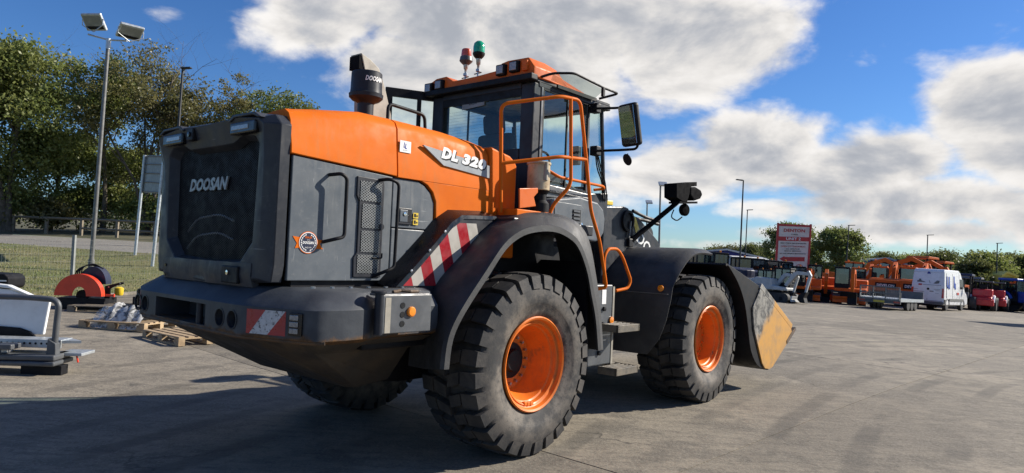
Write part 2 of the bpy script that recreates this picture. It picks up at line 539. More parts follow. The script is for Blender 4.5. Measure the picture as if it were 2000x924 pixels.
def concrete_mat(name, joint=False):
    m, t, b, out = bsdf_mat(name)
    geo = t.n('ShaderNodeNewGeometry')
    v = geo.outputs['Position']
    oi = t.n('ShaderNodeObjectInfo')
    n1 = t.noise(v, 0.33, 6, 0.62)
    n2 = t.noise(v, 2.1, 7, 0.66, 0.4)
    n3 = t.noise(v, 38, 5, 0.75)
    n5 = t.noise(v, 11, 6, 0.7)
    # brushed finish across the slabs
    mp = t.n('ShaderNodeMapping')
    mp.inputs['Rotation'].default_value = (0, 0, RAD(52))
    mp.inputs['Scale'].default_value = (0.6, 3.2, 1)
    t.link(v, mp.inputs[0])
    n4 = t.noise(mp.outputs[0], 3.0, 6, 0.6)
    c = t.mix(t.ramp(n1, 0.36, 0.64), (0.270, 0.224, 0.162), (0.185, 0.156, 0.118))
    c = t.mix(t.ramp(n2, 0.44, 0.66, 0, .85), c, (0.125, 0.106, 0.082))
    c = t.mix(t.ramp(n4, 0.42, 0.66, 0, .55), c, (0.105, 0.090, 0.070))
    c = t.mix(t.ramp(n3, 0.42, 0.70, 0, .6), c, (0.34, 0.29, 0.22))
    c = t.mix(t.ramp(n5, 0.50, 0.68, 0, .55), c, (0.090, 0.078, 0.062))
    c = t.mix(t.ramp(t.noise(v, 90, 2, 0.5), 0.62, 0.70, 0, .6), c, (0.42, 0.37, 0.29))
    # oil drips and tyre marks
    oil = t.math('MULTIPLY', t.ramp(t.noise(v, 1.1, 5, 0.6, 0.8), 0.60, 0.74), t.ramp(t.noise(v, 6.0, 4, 0.6), 0.5, 0.62))
    c = t.mix(t.math('MULTIPLY', oil, 0.75), c, (0.05, 0.046, 0.042))
    tone = t.ramp(oi.outputs['Random'], 0, 1, 0.76, 1.02, smooth=False)
    c = t.vmath('SCALE', c, s=tone)
    c = t.vmath('MULTIPLY', c, (1.03, 1.07, 1.12))
    # rubber scuffs left by turning wheels: thin arcs
    wv = t.n('ShaderNodeTexWave')
    wv.wave_type = 'RINGS'
    wv.rings_direction = 'Z'
    mp2 = t.n('ShaderNodeMapping')
    mp2.inputs['Location'].default_value = (-21, 4, 0)
    t.link(v, mp2.inputs[0])
    t.link(mp2.outputs[0], wv.inputs['Vector'])
    wv.inputs['Scale'].default_value = 0.42
    wv.inputs['Distortion'].default_value = 2.2
    wv.inputs['Detail'].default_value = 3.0
    wv.inputs['Detail Scale'].default_value = 0.35
    sc_ = t.math('MULTIPLY', t.ramp(wv.outputs['Fac'], 0.72, 0.95), t.ramp(t.noise(v, 0.45, 4, 0.6), 0.42, 0.62))
    c = t.mix(t.math('MULTIPLY', sc_, 0.55), c, (0.075, 0.068, 0.058))
    # hairline cracks
    vo_ = t.n('ShaderNodeTexVoronoi')
    vo_.feature = 'DISTANCE_TO_EDGE'
    vo_.inputs['Scale'].default_value = 0.42
    wob = t.n('ShaderNodeTexNoise')
    wob.inputs['Scale'].default_value = 1.6
    wob.inputs['Detail'].default_value = 6.0
    t.link(v, wob.inputs['Vector'])
    t.link(t.vmath('ADD', v, t.vmath('SCALE', wob.outputs['Color'], s=0.9)), vo_.inputs['Vector'])
    crk = t.math('MULTIPLY', t.ramp(vo_.outputs['Distance'], 0.0, 0.009, 1.0, 0.0), t.ramp(t.noise(v, 0.23, 3, 0.6), 0.50, 0.58))
    c = t.mix(t.math('MULTIPLY', crk, 0.8), c, (0.05, 0.045, 0.04))
    # light worn patches
    c = t.mix(t.math('MULTIPLY', t.ramp(t.noise(v, 0.8, 7, 0.68, 0.6), 0.56, 0.70), 0.5), c, (0.36, 0.315, 0.245))
    t.link(c, b.inputs['Base Color'])
    b.inputs['Roughness'].default_value = 0.86
    b.inputs['Specular IOR Level'].default_value = 0.3
    bp = t.n('ShaderNodeBump')
    bp.inputs['Strength'].default_value = 0.55
    bp.inputs['Distance'].default_value = 0.012
    t.link(t.math('ADD', t.math('MULTIPLY', n3, 0.5), t.math('ADD', n4, t.noise(v, 18, 5, 0.6))), bp.inputs['Height'])
    t.link(bp.outputs[0], b.inputs['Normal'])


concrete_mat('concrete')


def simple_ground(name, a, b_, c, s1=0.4, s2=6.0, rough=0.9):
    m, t, b, out = bsdf_mat(name)
    geo = t.n('ShaderNodeNewGeometry')
    v = geo.outputs['Position']
    col = t.mix(t.ramp(t.noise(v, s1, 6, 0.62), 0.38, 0.62), a, b_)
    col = t.mix(t.ramp(t.noise(v, s2, 6, 0.7), 0.46, 0.68), col, c)
    t.link(col, b.inputs['Base Color'])
    b.inputs['Roughness'].default_value = rough
    bp = t.n('ShaderNodeBump')
    bp.inputs['Strength'].default_value = 0.5
    bp.inputs['Distance'].default_value = 0.02
    t.link(t.noise(v, 30, 5, 0.6), bp.inputs['Height'])
    t.link(bp.outputs[0], b.inputs['Normal'])


simple_ground('turf', (0.115, 0.125, 0.035), (0.170, 0.150, 0.060), (0.080, 0.100, 0.026))
simple_ground('asphalt', (0.235, 0.215, 0.18), (0.20, 0.185, 0.16), (0.15, 0.14, 0.125))
simple_ground('rough_earth', (0.075, 0.075, 0.035), (0.12, 0.10, 0.055), (0.045, 0.052, 0.022))
mat('grass_blade', (0.105, 0.135, 0.030), (0.20, 0.175, 0.070), rough=0.7, scale=0.8, c3=(0.26, 0.215, 0.105), c3lo=0.5, c3hi=0.62, c3scale=1.1)
leaf_mat('leaf_olive', (0.175, 0.220, 0.058), (0.230, 0.250, 0.074), (0.31, 0.285, 0.105))
leaf_mat('leaf_green', (0.130, 0.172, 0.047), (0.178, 0.205, 0.060), (0.24, 0.23, 0.08))
leaf_mat('leaf_dry', (0.155, 0.155, 0.055), (0.195, 0.175, 0.065), (0.25, 0.20, 0.085))
leaf_mat('leaf_far', (0.095, 0.115, 0.032), (0.130, 0.138, 0.042), (0.080, 0.095, 0.028))
leaf_mat('leaf_pale', (0.095, 0.100, 0.030), (0.130, 0.118, 0.040), (0.19, 0.16, 0.075))


# ------------------------------------------------------------------ mesh helpers
def spline(pts, k=4):
    """Catmull-Rom through a list of tuples"""
    P_ = [np.array(p, float) for p in pts]
    out = []
    for i in range(len(P_) - 1):
        p0, p1, p2, p3 = P_[max(i - 1, 0)], P_[i], P_[i + 1], P_[min(i + 2, len(P_) - 1)]
        for j in range(k):
            t = j / k
            out.append(tuple(0.5 * (2 * p1 + (p2 - p0) * t + (2 * p0 - 5 * p1 + 4 * p2 - p3) * t * t + (3 * p1 - p0 - 3 * p2 + p3) * t ** 3)))
    out.append(tuple(P_[-1]))
    return out


class MB:
    def __init__(self):
        self.v = []
        self.f = []

    def add(self, vs, fs):
        o = len(self.v)
        self.v += [tuple(p) for p in vs]
        self.f += [tuple(i + o for i in f) for f in fs]
        return self

    def box(self, c, s, rot=None):
        hx, hy, hz = s[0] / 2, s[1] / 2, s[2] / 2
        vs = [Vector((x, y, z)) for x in (-hx, hx) for y in (-hy, hy) for z in (-hz, hz)]
        if rot is not None:
            vs = [rot @ p for p in vs]
        vs = [p + Vector(c) for p in vs]
        return self.add(vs, [(0, 1, 3, 2), (4, 6, 7, 5), (0, 4, 5, 1), (2, 3, 7, 6), (0, 2, 6, 4), (1, 5, 7, 3)])

    def bb(self, x0, x1, y0, y1, z0, z1):
        return self.box(((x0 + x1) / 2, (y0 + y1) / 2, (z0 + z1) / 2), (abs(x1 - x0), abs(y1 - y0), abs(z1 - z0)))

    def prism(self, poly, axis, a, b):
        """poly in the plane across axis: 'y' -> (x,z), 'x' -> (y,z), 'z' -> (x,y)"""
        def mk(p, t):
            return {'y': (p[0], t, p[1]), 'x': (t, p[0], p[1]), 'z': (p[0], p[1], t)}[axis]
        n = len(poly)
        vs = [mk(p, a) for p in poly] + [mk(p, b) for p in poly]
        fs = [tuple(range(n)), tuple(range(2 * n - 1, n - 1, -1))]
        fs += [(i, i + n, (i + 1) % n + n, (i + 1) % n) for i in range(n)]
        return self.add(vs, fs)

    def loft(self, secs, cap=True, closed=True):
        """secs: list of rings (same length)"""
        n = len(secs[0])
        vs = [p for s in secs for p in s]
        fs = []
        m = n if closed else n - 1
        for k in range(len(secs) - 1):
            for i in range(m):
                j = (i + 1) % n
                fs.append((k * n + i, k * n + j, (k + 1) * n + j, (k + 1) * n + i))
        if cap and closed:
            fs.append(tuple(reversed(range(n))))
            fs.append(tuple((len(secs) - 1) * n + i for i in range(n)))
        return self.add(vs, fs)

    def tube(self, path, r, n=10, closed=False):
        path = [Vector(p) for p in path]
        rs = r if isinstance(r, (list, tuple)) else [r] * len(path)
        secs = []
        up = None
        for i, p in enumerate(path):
            a = path[i - 1] if i > 0 else path[i]
            b = path[i + 1] if i < len(path) - 1 else path[i]
            t = (b - a).normalized()
            if up is None:
                up = Vector((0, 0, 1)) if abs(t.z) < 0.9 else Vector((1, 0, 0))
            sx = t.cross(up)
            if sx.length < 1e-4:
                sx = t.cross(Vector((0, 1, 0)))
            sx.normalize()
            up = sx.cross(t).normalized()
            secs.append([p + (sx * math.cos(2 * math.pi * k / n) + up * math.sin(2 * math.pi * k / n)) * rs[i] for k in range(n)])
        return self.loft(secs)

    def lathe(self, prof, c=(0, 0, 0), axis=(0, 0, 1), n=32, closed=False, cap=True):
        """prof: list of (r, h) along axis"""
        ax = Vector(axis).normalized()
        e1 = ax.orthogonal().normalized()
        e2 = ax.cross(e1)
        c = Vector(c)
        secs = []
        for r, h in prof:
            secs.append([c + ax * h + (e1 * math.cos(2 * math.pi * k / n) + e2 * math.sin(2 * math.pi * k / n)) * r for k in range(n)])
        if closed:
            secs.append(secs[0])
            return self.loft(secs, cap=False)
        return self.loft(secs, cap=cap)

    def build(self, name, m, parent=None, smooth=None, bevel=0.0, seg=2, fix=True):
        me = bpy.data.meshes.new(name)
        me.from_pydata(self.v, [], self.f)
        if fix:
            bm = bmesh.new()
            bm.from_mesh(me)
            bmesh.ops.recalc_face_normals(bm, faces=bm.faces)
            bm.to_mesh(me)
            bm.free()
        me.materials.append(MATS[m])
        if smooth is not None:
            me.polygons.foreach_set('use_smooth', [True] * len(me.polygons))
            me.set_sharp_from_angle(angle=RAD(smooth))
        o = bpy.data.objects.new(name, me)
        COL.objects.link(o)
        if parent is not None:
            o.parent = parent
        if bevel:
            b = o.modifiers.new('bevel', 'BEVEL')
            b.width = bevel
            b.segments = seg
            b.limit_method = 'ANGLE'
            b.angle_limit = RAD(32)
        return o


def arc_path(pts, rad, n=5):
    """polyline with rounded corners"""
    pts = [Vector(p) for p in pts]
    out = [pts[0]]
    for i in range(1, len(pts) - 1):
        a, b, c = pts[i - 1], pts[i], pts[i + 1]
        r = min(rad, (b - a).length * 0.45, (c - b).length * 0.45)
        p0 = b + (a - b).normalized() * r
        p1 = b + (c - b).normalized() * r
        for k in range(n + 1):
            t = k / n
            out.append(p0 * (1 - t) ** 2 + b * 2 * t * (1 - t) + p1 * t * t)
    out.append(pts[-1])
    return out


def empty(name, loc=(0, 0, 0), rz=0.0, tilt=0.0):
    o = bpy.data.objects.new(name, None)
    o.empty_display_size = 0.2
    COL.objects.link(o)
    o.location = loc
    o.rotation_euler = (Matrix.Rotation(tilt, 3, 'Y') @ Matrix.Rotation(rz, 3, 'Z')).to_euler()
    return o


def tag(o, label, cat, group=None, kind=None):
    if label:
        o['label'] = label
    if cat:
        o['category'] = cat
    if group:
        o['group'] = group
    if kind:
        o['kind'] = kind
    return o


def structure(o):
    o['kind'] = 'structure'
    return o


def children_of(o):
    return [c for c in bpy.data.objects if c.parent == o]


def copy_tree(o, parent=None, kids=None):
    c = o.copy()
    COL.objects.link(c)
    if parent is not None:
        c.parent = parent
    for ch in children_of(o):
        if ch == c:
            continue
        copy_tree(ch, c)
    return c


_tcache = {}


def text_map(name, body, fn, m, parent=None, shear=0.0, bold=0.0, thick=0.0, space=1.0):
    """lettering: outlines of the default font, mapped by fn(u, v) with u, v in 0..1"""
    key = (body, shear, bold, space)
    if key not in _tcache:
        cu = bpy.data.curves.new('lettering', 'FONT')
        cu.body = body
        cu.shear = shear
        cu.offset = bold
        cu.space_character = space
        cu.resolution_u = 2
        cu.align_x = 'LEFT'
        to = bpy.data.objects.new('lettering', cu)
        COL.objects.link(to)
        dg = bpy.context.evaluated_depsgraph_get()
        me = bpy.data.meshes.new_from_object(to.evaluated_get(dg))
        vs = np.array([v.co[:] for v in me.vertices])
        fs = [tuple(p.vertices) for p in me.polygons]
        bpy.data.objects.remove(to)
        bpy.data.curves.remove(cu)
        bpy.data.meshes.remove(me)
        lo, hi = vs.min(0), vs.max(0)
        vs = (vs[:, :2] - lo[:2]) / (hi[:2] - lo[:2])
        _tcache[key] = (vs, fs)
    vs, fs = _tcache[key]
    pts = [fn(float(a), float(b)) for a, b in vs]
    me = bpy.data.meshes.new(name)
    me.from_pydata([tuple(p) for p in pts], [], fs)
    me.materials.append(MATS[m])
    o = bpy.data.objects.new(name, me)
    COL.objects.link(o)
    if parent is not None:
        o.parent = parent
    if thick:
        s = o.modifiers.new('solid', 'SOLIDIFY')
        s.thickness = thick
        s.offset = 0
    return o


def text_flat(name, body, bl, xv, yv, m, parent=None, **kw):
    bl, xv, yv = Vector(bl), Vector(xv), Vector(yv)
    return text_map(name, body, lambda a, b: bl + xv * a + yv * b, m, parent, **kw)

# ================================================================== GROUND
# base sheet of the yard to the horizon, then the concrete slabs on it
def grid_sheet(name, xs, ys, zf, m):
    vs, fs = [], []
    for y in ys:
        for x in xs:
            vs.append((x, y, zf(x, y)))
    n = len(xs)
    for j in range(len(ys) - 1):
        for i in range(n - 1):
            fs.append((j * n + i, j * n + i + 1, (j + 1) * n + i + 1, (j + 1) * n + i))
    mb = MB().add(vs, fs)
    return mb.build(name, m, None, fix=False)


gx = [-900, -300, -120, -60, -40, -30, -24, -20, -16, -12, -8, -4, 0, 5, 10, 20, 40, 80, 160, 400, 900]
gy = [-60, -20, -5, 5, 15, 25, 35, 50, 70, 100, 160, 260, 450, 900]
ground = structure(grid_sheet('ground', gx, gy, lambda x, y: max(-6, min(gz(x, y), 1.0)) - 0.03 if abs(x) < 200 else (-6.03 if x > 0 else 0.97), 'concrete'))
ground['label'] = 'pale worn concrete yard'

# slabs: cast bays with open joints, laid on the diagonal
yard = empty('yard')
structure(yard)
yard['label'] = 'concrete slabs of the yard with dark joints between them'
SA = RAD(-43)
e1 = Vector((math.cos(SA), math.sin(SA)))
e2 = Vector((-math.sin(SA), math.cos(SA)))
SW, SL = 5.2, 9.0
GAP = 0.014
# joint through the pixel (1560, 690)
jp = Vector((5.58, 13.23))
j2 = jp.dot(e2)
jq = Vector((1.2, 5.2))
j1 = jq.dot(e1)
rs = random.Random(3)


def grass_x(y):
    return interp([(-20, -11.6), (8, -11.2), (14, -10.6), (18.5, -10.3), (22, -9.6), (24, -6.0), (24.5, 0.0)], y)


def interp(tab, x):
    if x <= tab[0][0]:
        return tab[0][1]
    for (a, b), (c_, d) in zip(tab, tab[1:]):
        if x <= c_:
            return b + (d - b) * (x - a) / (c_ - a)
    return tab[-1][1]


for i in range(-9, 12):
    for j in range(-4, 9):
        a0, b0 = j1 + i * SW, j2 + j * SL
        ctr = e1 * (a0 + SW / 2) + e2 * (b0 + SL / 2)
        if not (-13 < ctr.x < 38 and -4 < ctr.y < 46) or ctr.x < grass_x(ctr.y) - 1.0:
            continue
        if ctr.y > 22.5 and ctr.x < 4:
            continue
        n = 4
        vs = []
        dz = rs.uniform(-0.003, 0.003)
        tx, ty = rs.uniform(-6e-4, 6e-4), rs.uniform(-6e-4, 6e-4)
        for q in range(n + 1):
            for p in range(n + 1):
                a = a0 + GAP / 2 + (SW - GAP) * p / n
                b_ = b0 + GAP / 2 + (SL - GAP) * q / n
                w = e1 * a + e2 * b_
                vs.append(Vector((w.x, w.y, gz(w.x, w.y) + dz + tx * (p - 2) + ty * (q - 2))))
        fs = []
        for q in range(n):
            for p in range(n):
                k = q * (n + 1) + p
                fs.append((k, k + 1, k + n + 2, k + n + 1))
        # skirts
        edge = [p for p in range(n + 1)] + [q * (n + 1) + n for q in range(1, n + 1)] + [n * (n + 1) + p for p in range(n - 1, -1, -1)] + [q * (n + 1) for q in range(n - 1, 0, -1)]
        o = len(vs)
        vs += [vs[k] - Vector((0, 0, 0.05)) for k in edge]
        for t in range(len(edge)):
            t2 = (t + 1) % len(edge)
            fs.append((edge[t2], edge[t], o + t, o + t2))
        MB().add(vs, fs).build('slab', 'concrete', yard, fix=False)

# ------------------------------------------------------------------ verge, road, far side (left of the yard)
A_l = [(-11.9, -4), (-11.5, 4), (-11.2, 8), (-10.9, 11), (-10.6, 14), (-10.4, 16.5), (-10.2, 19), (-9.4, 22), (-6, 24.2), (0, 25.5), (6, 28)]
B_l = [(-75, 50), (-60, 46), (-48, 42), (-38, 38), (-30, 34.5), (-23.8, 32), (-18.5, 29.4), (-13.9, 27), (-8, 27.3), (-2, 29.5), (5, 33.5)]
C_l = [(-78, 62), (-64, 58), (-53, 54), (-44, 50), (-37, 46.5), (-31.5, 43.5), (-25, 40.5), (-19.5, 38), (-12, 36.5), (-5, 37), (3, 40)]
D_l = [(-80, 66), (-66, 62), (-55, 58), (-46.5, 54), (-40, 50.5), (-34, 47), (-27.5, 44), (-21.5, 41.5), (-13.5, 40), (-6, 40.5), (3, 43)]
E_l = [(-120, 150), (-100, 150), (-85, 150), (-70, 150), (-60, 150), (-50, 150), (-40, 150), (-32, 150), (-22, 150), (-10, 150), (3, 150)]
zA = [gz(x, y) for x, y in A_l]
zB = [1.35, 1.32, 1.30, 1.26, 1.22, 1.18, 1.12, 1.08, 0.9, 0.6, 0.3]
zC = [1.75, 1.75, 1.72, 1.70, 1.66, 1.62, 1.58, 1.52, 1.3, 1.0, 0.6]
zD = [1.95, 1.95, 1.92, 1.88, 1.84, 1.80, 1.74, 1.66, 1.4, 1.1, 0.7]
zE = [7.5] * 11


def strip(name, P, zp, Q, zq, m, rows, bulge=0.0, dz=0.0, dz0=None):
    vs, fs = [], []
    cols = []
    for (p, zp_), (q, zq_) in zip(zip(P, zp), zip(Q, zq)):
        cols.append((Vector((p[0], p[1], zp_)), Vector((q[0], q[1], zq_))))
    # refine along
    fine = []
    for k in range(len(cols) - 1):
        for s in range(4):
            t = s / 4
            fine.append((cols[k][0].lerp(cols[k + 1][0], t), cols[k][1].lerp(cols[k + 1][1], t)))
    fine.append(cols[-1])
    n = rows + 1
    for a, b_ in fine:
        for r in range(n):
            t = r / rows
            p = a.lerp(b_, t)
            h = bulge * math.sin(math.pi * t) * (0.6 + 0.4 * math.sin(p.x * 0.9) * math.cos(p.y * 0.7))
            vs.append(p + Vector((0, 0, dz + h)))
    for k in range(len(fine) - 1):
        for r in range(rows):
            i = k * n + r
            fs.append((i, i + n, i + n + 1, i + 1))
    return structure(MB().add(vs, fs).build(name, m, None, smooth=60))


verge = strip('grass_verge', A_l, zA, B_l, zB, 'turf', 14, bulge=0.10, dz=0.03)
road = strip('road', B_l, zB, C_l, zC, 'asphalt', 4, dz=0.0)
far_verge = strip('far_verge', C_l, zC, D_l, zD, 'rough_earth', 3, dz=0.01)
far_bank = strip('tree_bank', D_l, zD, E_l, zE, 'rough_earth', 6, dz=0.01)
kb = MB()
pts = [Vector((x, y, z)) for (x, y), z in zip(A_l, zA)]
secs = []
for i, p in enumerate(pts):
    t = (pts[min(i + 1, len(pts) - 1)] - pts[max(i - 1, 0)]).normalized()
    n = Vector((-t.y, t.x, 0))
    if n.x > 0:
        n = -n
    secs.append([p + n * a + Vector((0, 0, h)) for a, h in ((-0.10, -0.04), (-0.10, 0.05), (-0.08, 0.065), (0.04, 0.065), (0.06, 0.03))])
kb.loft(secs)
structure(kb.build('verge_kerb', 'concrete', None, smooth=40))
# painted dashes on the road
for k, t in enumerate((0.40, 0.62, 0.84)):
    i = int(4 + t * 3)
    a0 = Vector((*B_l[i], zB[i])).lerp(Vector((*C_l[i], zC[i])), 0.5)
    a1 = Vector((*B_l[i + 1], zB[i + 1])).lerp(Vector((*C_l[i + 1], zC[i + 1])), 0.5)
    d = (a1 - a0)
    p0, p1 = a0 + d * 0.2, a0 + d * 0.75
    n = Vector((-d.y, d.x, 0)).normalized() * 0.07 + Vector((0, 0, 0.004))
    MB().add([p0 - n + Vector((0, 0, .02)), p1 - n + Vector((0, 0, .02)), p1 + n + Vector((0, 0, .012)), p0 + n + Vector((0, 0, .012))], [(0, 1, 2, 3)]).build('road_marking', 'road_paint', road, fix=False)


def terrain_left(x, y):
    """height of verge / road / bank on the left, by casting down on the strips"""
    best = None
    for o in (verge, road, far_verge, far_bank):
        ok, loc, nrm, idx = o.ray_cast(Vector((x, y, 50)), Vector((0, 0, -1)))
        if ok and (best is None or loc.z > best):
            best = loc.z
    return best if best is not None else gz(x, y)


# grass blades on the verge, denser near the yard
rs = np.random.RandomState(5)
gv, gf = [], []
cnt = 0
vm = verge.data
tri = []
for p in vm.polygons:
    c_ = p.center
    if c_.y < 9 or c_.x < -34 or c_.x > -4:
        continue
    dens = 130 if c_.y < 22 else 60
    for _ in range(int(p.area * dens)):
        vs_ = [vm.vertices[k].co for k in p.vertices]
        a, b_ = rs.rand(), rs.rand()
        q = vs_[0].lerp(vs_[1], a).lerp(vs_[3].lerp(vs_[2], a), b_)
        an = rs.rand() * 6.28
        h = (0.035 + 0.06 * rs.rand() ** 2)
        w = 0.007 + 0.006 * rs.rand()
        dx, dy = math.cos(an) * w, math.sin(an) * w
        lx, ly = (rs.rand() - .5) * h * 1.3, (rs.rand() - .5) * h * 1.3
        o = len(gv)
        gv += [(q.x - dx, q.y - dy, q.z - 0.005), (q.x + dx, q.y + dy, q.z - 0.005), (q.x + lx, q.y + ly, q.z + h)]
        gf.append((o, o + 1, o + 2))
g_ = MB().add(gv, gf).build('grass', 'grass_blade', None, fix=False)
tag(g_, 'short dry grass growing on the verge beyond the yard', 'grass', kind='stuff')

# ================================================================== THE WHEEL LOADER (own axes: x forward, y left, z up, rear axle at x = 0)
LD = empty('wheel_loader', (LX0, LY0, 0), math.pi / 2 - TH)
tag(LD, 'large orange and dark grey wheel loader standing on the concrete yard', 'wheel loader')
XZ = Vector((1, 0, 0))
ZZ = Vector((0, 0, 1))
YR = -0.86          # plane of the right body side


def xz(p):
    return (p.x, p.z)


def lyp(pts, y):
    return [xz(LY(u, v, y)) for u, v in pts]


# ---------------------------------------------------------------- wheels
def tyre_mesh():
    R, W = 0.748, 0.30
    m = MB()
    prof = [(0.372, 0.235), (0.40, 0.262), (0.44, 0.283), (0.50, 0.300), (0.505, 0.303), (0.56, 0.305), (0.61, 0.302), (0.655, 0.292), (0.680, 0.275), (0.690, 0.24), (0.694, 0.12), (0.695, 0.0)]
    full = prof + [(r, -h) for r, h in reversed(prof[:-1])]
    m.lathe([(r, h) for r, h in full], (0, 0, 0), (0, -1, 0), 96, closed=False, cap=False)
    N = 28
    pit = 2 * math.pi / N

    def P(a, y, r):
        return Vector((math.cos(a) * r, -y, math.sin(a) * r))
    for side in (1, -1):
        for k in range(N):
            a0 = (k + (0.5 if side < 0 else 0)) * pit

            def lug(pts, rt, rb):
                n = len(pts)
                top = [P(a0 + p[0] * pit, p[1] * side, t) for p, t in zip(pts, rt)]
                bot = [P(a0 + p[0] * pit, (p[2] if len(p) > 2 else p[1]) * side, t) for p, t in zip(pts, rb)]
                m.add(top + bot, [tuple(range(n)), tuple(range(2 * n - 1, n - 1, -1))] + [(i, i + n, (i + 1) % n + n, (i + 1) % n) for i in range(n)])
            # shoulder block
            lug([(0.02, 0.292, 0.310), (0.72, 0.292, 0.310), (0.72, 0.262), (0.68, 0.15), (0.02, 0.15), (0.0, 0.262)],
                [0.728, 0.728, 0.743, 0.750, 0.750, 0.743], [0.625, 0.625, 0.675, 0.688, 0.688, 0.675])
            # inner block, swept towards the centre
            lug([(0.06, 0.135), (0.60, 0.135), (0.86, 0.012), (0.30, 0.012)], [0.750] * 4, [0.688] * 4)
    return m


_tm = tyre_mesh()
_ty0 = _tm.build('tyre', 'tyre', smooth=38)
tyre_me = _ty0.data
bpy.data.objects.remove(_ty0)


def ring(prof, n=64):
    m = MB()
    m.lathe(prof, (0, 0, 0), (0, -1, 0), n, cap=False)
    return m


def wheel(x, y, out, deep):
    """out: -1 right side, +1 left side"""
    w = empty('wheel', (x, y, 0.745))
    w.parent = LD
    w.rotation_euler = (0, random.uniform(0, 6), 0 if out < 0 else math.pi)
    t = bpy.data.objects.new('tyre', tyre_me)
    COL.objects.link(t)
    t.parent = w
    d = 0.0 if deep else 0.06
    prof = [(0.372, 0.20), (0.388, 0.262), (0.392, 0.276), (0.382, 0.284), (0.366, 0.276), (0.355, 0.246), (0.344, 0.240), (0.336, 0.247), (0.326, 0.240), (0.318, 0.205), (0.306, 0.196), (0.298, 0.17)] + ([(0.288, 0.12), (0.250, 0.03), (0.238, 0.0), (0.150, -0.012)] if deep else [(0.290, d + 0.03), (0.280, d), (0.150, d - 0.015)])
    ring(prof).build('rim', 'rim_orange', w, smooth=30)
    hub = MB()
    if deep:
        hub.lathe([(0.155, d - 0.02), (0.15, d + 0.015), (0.10, d + 0.02), (0.085, d + 0.055), (0.0, d + 0.06)], (0, 0, 0), (0, -1, 0), 40)
        hub.build('hub', 'black', w, smooth=30)
    else:
        hub.lathe([(0.255, d - 0.01), (0.25, d + 0.008), (0.20, d + 0.012), (0.12, d + 0.014), (0.115, d + 0.024), (0.0, d + 0.025)], (0, 0, 0), (0, -1, 0), 40)
        hub.build('hub', 'orange_old', w, smooth=30)
    nb = 16
    for k in range(nb):
        a = 2 * math.pi * k / nb
        r = 0.198 if deep else 0.225
        b = MB()
        b.lathe([(0.013, 0), (0.013, 0.03), (0.0, 0.03)], (math.cos(a) * r, -(d - (0.008 if deep else -0.004)), math.sin(a) * r), (0, -1, 0), 6)
        b.build('wheel_nut', 'steel' if deep else 'orange_old', w)
    # split-ring lock on the rim
    lk = MB()
    a = 4.5
    for q in range(3):
        lk.box((math.cos(a + q * 0.12) * 0.325, -0.235, math.sin(a + q * 0.12) * 0.325), (0.035, 0.03, 0.03))
    lk.build('rim_lock', 'rim_orange', w, bevel=0.004)
    return w


w1 = wheel(0, -1.05, -1, True)
w2 = wheel(3.3, -1.05, -1, False)
w3 = wheel(0, 1.05, 1, True)
w4 = wheel(3.3, 1.05, 1, False)
for w, a in ((w1, 0.0), (w2, 2.3), (w3, 0.6), (w4, 0.9)):
    w.rotation_euler[1] = a

# ---------------------------------------------------------------- chassis, axles
c = MB()
c.prism([(-1.55, 1.30), (-1.30, 0.62), (-0.7, 0.55), (1.45, 0.55), (1.60, 0.9), (1.60, 1.75), (-1.55, 1.75)], 'y', -0.46, 0.46)
c.build('rear_chassis', 'black', LD, bevel=0.012)
for ax in (0, 3.3):
    a = MB()
    a.lathe([(0.16, -0.80), (0.18, -0.45), (0.27, -0.22), (0.29, 0.0), (0.27, 0.22), (0.18, 0.45), (0.16, 0.80)], (ax, 0, 0.745), (0, 1, 0), 20)
    a.build('axle', 'black', LD, smooth=40)
c = MB()
c.bb(1.45, 2.25, -0.20, 0.20, 0.60, 0.85)
c.bb(1.45, 2.25, -0.20, 0.20, 1.25, 1.45)
c.lathe([(0.10, 0.5), (0.10, 1.55)], (1.85, 0, 0), (0, 0, 1), 16)
c.build('articulation_hitch', 'black', LD, bevel=0.01)
c = MB()
c.prism([(2.15, 0.55), (3.75, 0.55), (3.85, 1.1), (3.3, 1.55), (2.15, 1.75)], 'y', -0.42, 0.42)
c.build('front_chassis', 'black', LD, bevel=0.012)
# exhaust pipes, hoses and bits seen behind the rear wheel
for hy, hz, sx in ((-0.52, 1.45, 0.0), (-0.56, 1.30, 0.15), (-0.50, 1.58, 0.3)):
    MB().tube(arc_path([(-0.5 + sx, hy, hz), (0.1 + sx, hy - 0.05, hz + 0.12), (0.5 + sx, hy, hz - 0.05), (0.9, hy, hz - 0.25)], 0.12), 0.022, 8).build('hydraulic_hose', 'black', LD, smooth=40)
MB().bb(0.15, 0.42, -0.62, -0.46, 1.25, 1.62).build('engine_mount', 'black', LD, bevel=0.01)

# ---------------------------------------------------------------- counterweight
cw_plan = [(-2.27, 0.0)] + [(p.x, p.y) for p in arc_path([(-2.27, -0.2, 0), (-2.27, -0.76, 0), (-2.075, -1.275, 0), (-1.86, -1.30, 0), (-1.70, -1.29, 0), (-1.58, -1.23, 0), (-1.0, -1.20, 0)], 0.085, 4)][1:]


def cw_ring(z, inset, ins_rear, xf=-1.0):
    pts = []
    for x, y in cw_plan:
        sx = 1.0
        pts.append((min(x + ins_rear * (1 if x < -1.95 else max(0, (-1.5 - x) / 0.45)), xf), y * (1 - inset / 1.3)))
    r = [Vector((x, y, z)) for x, y in pts] + [Vector((x, -y, z)) for x, y in reversed(pts[1:])]
    return r


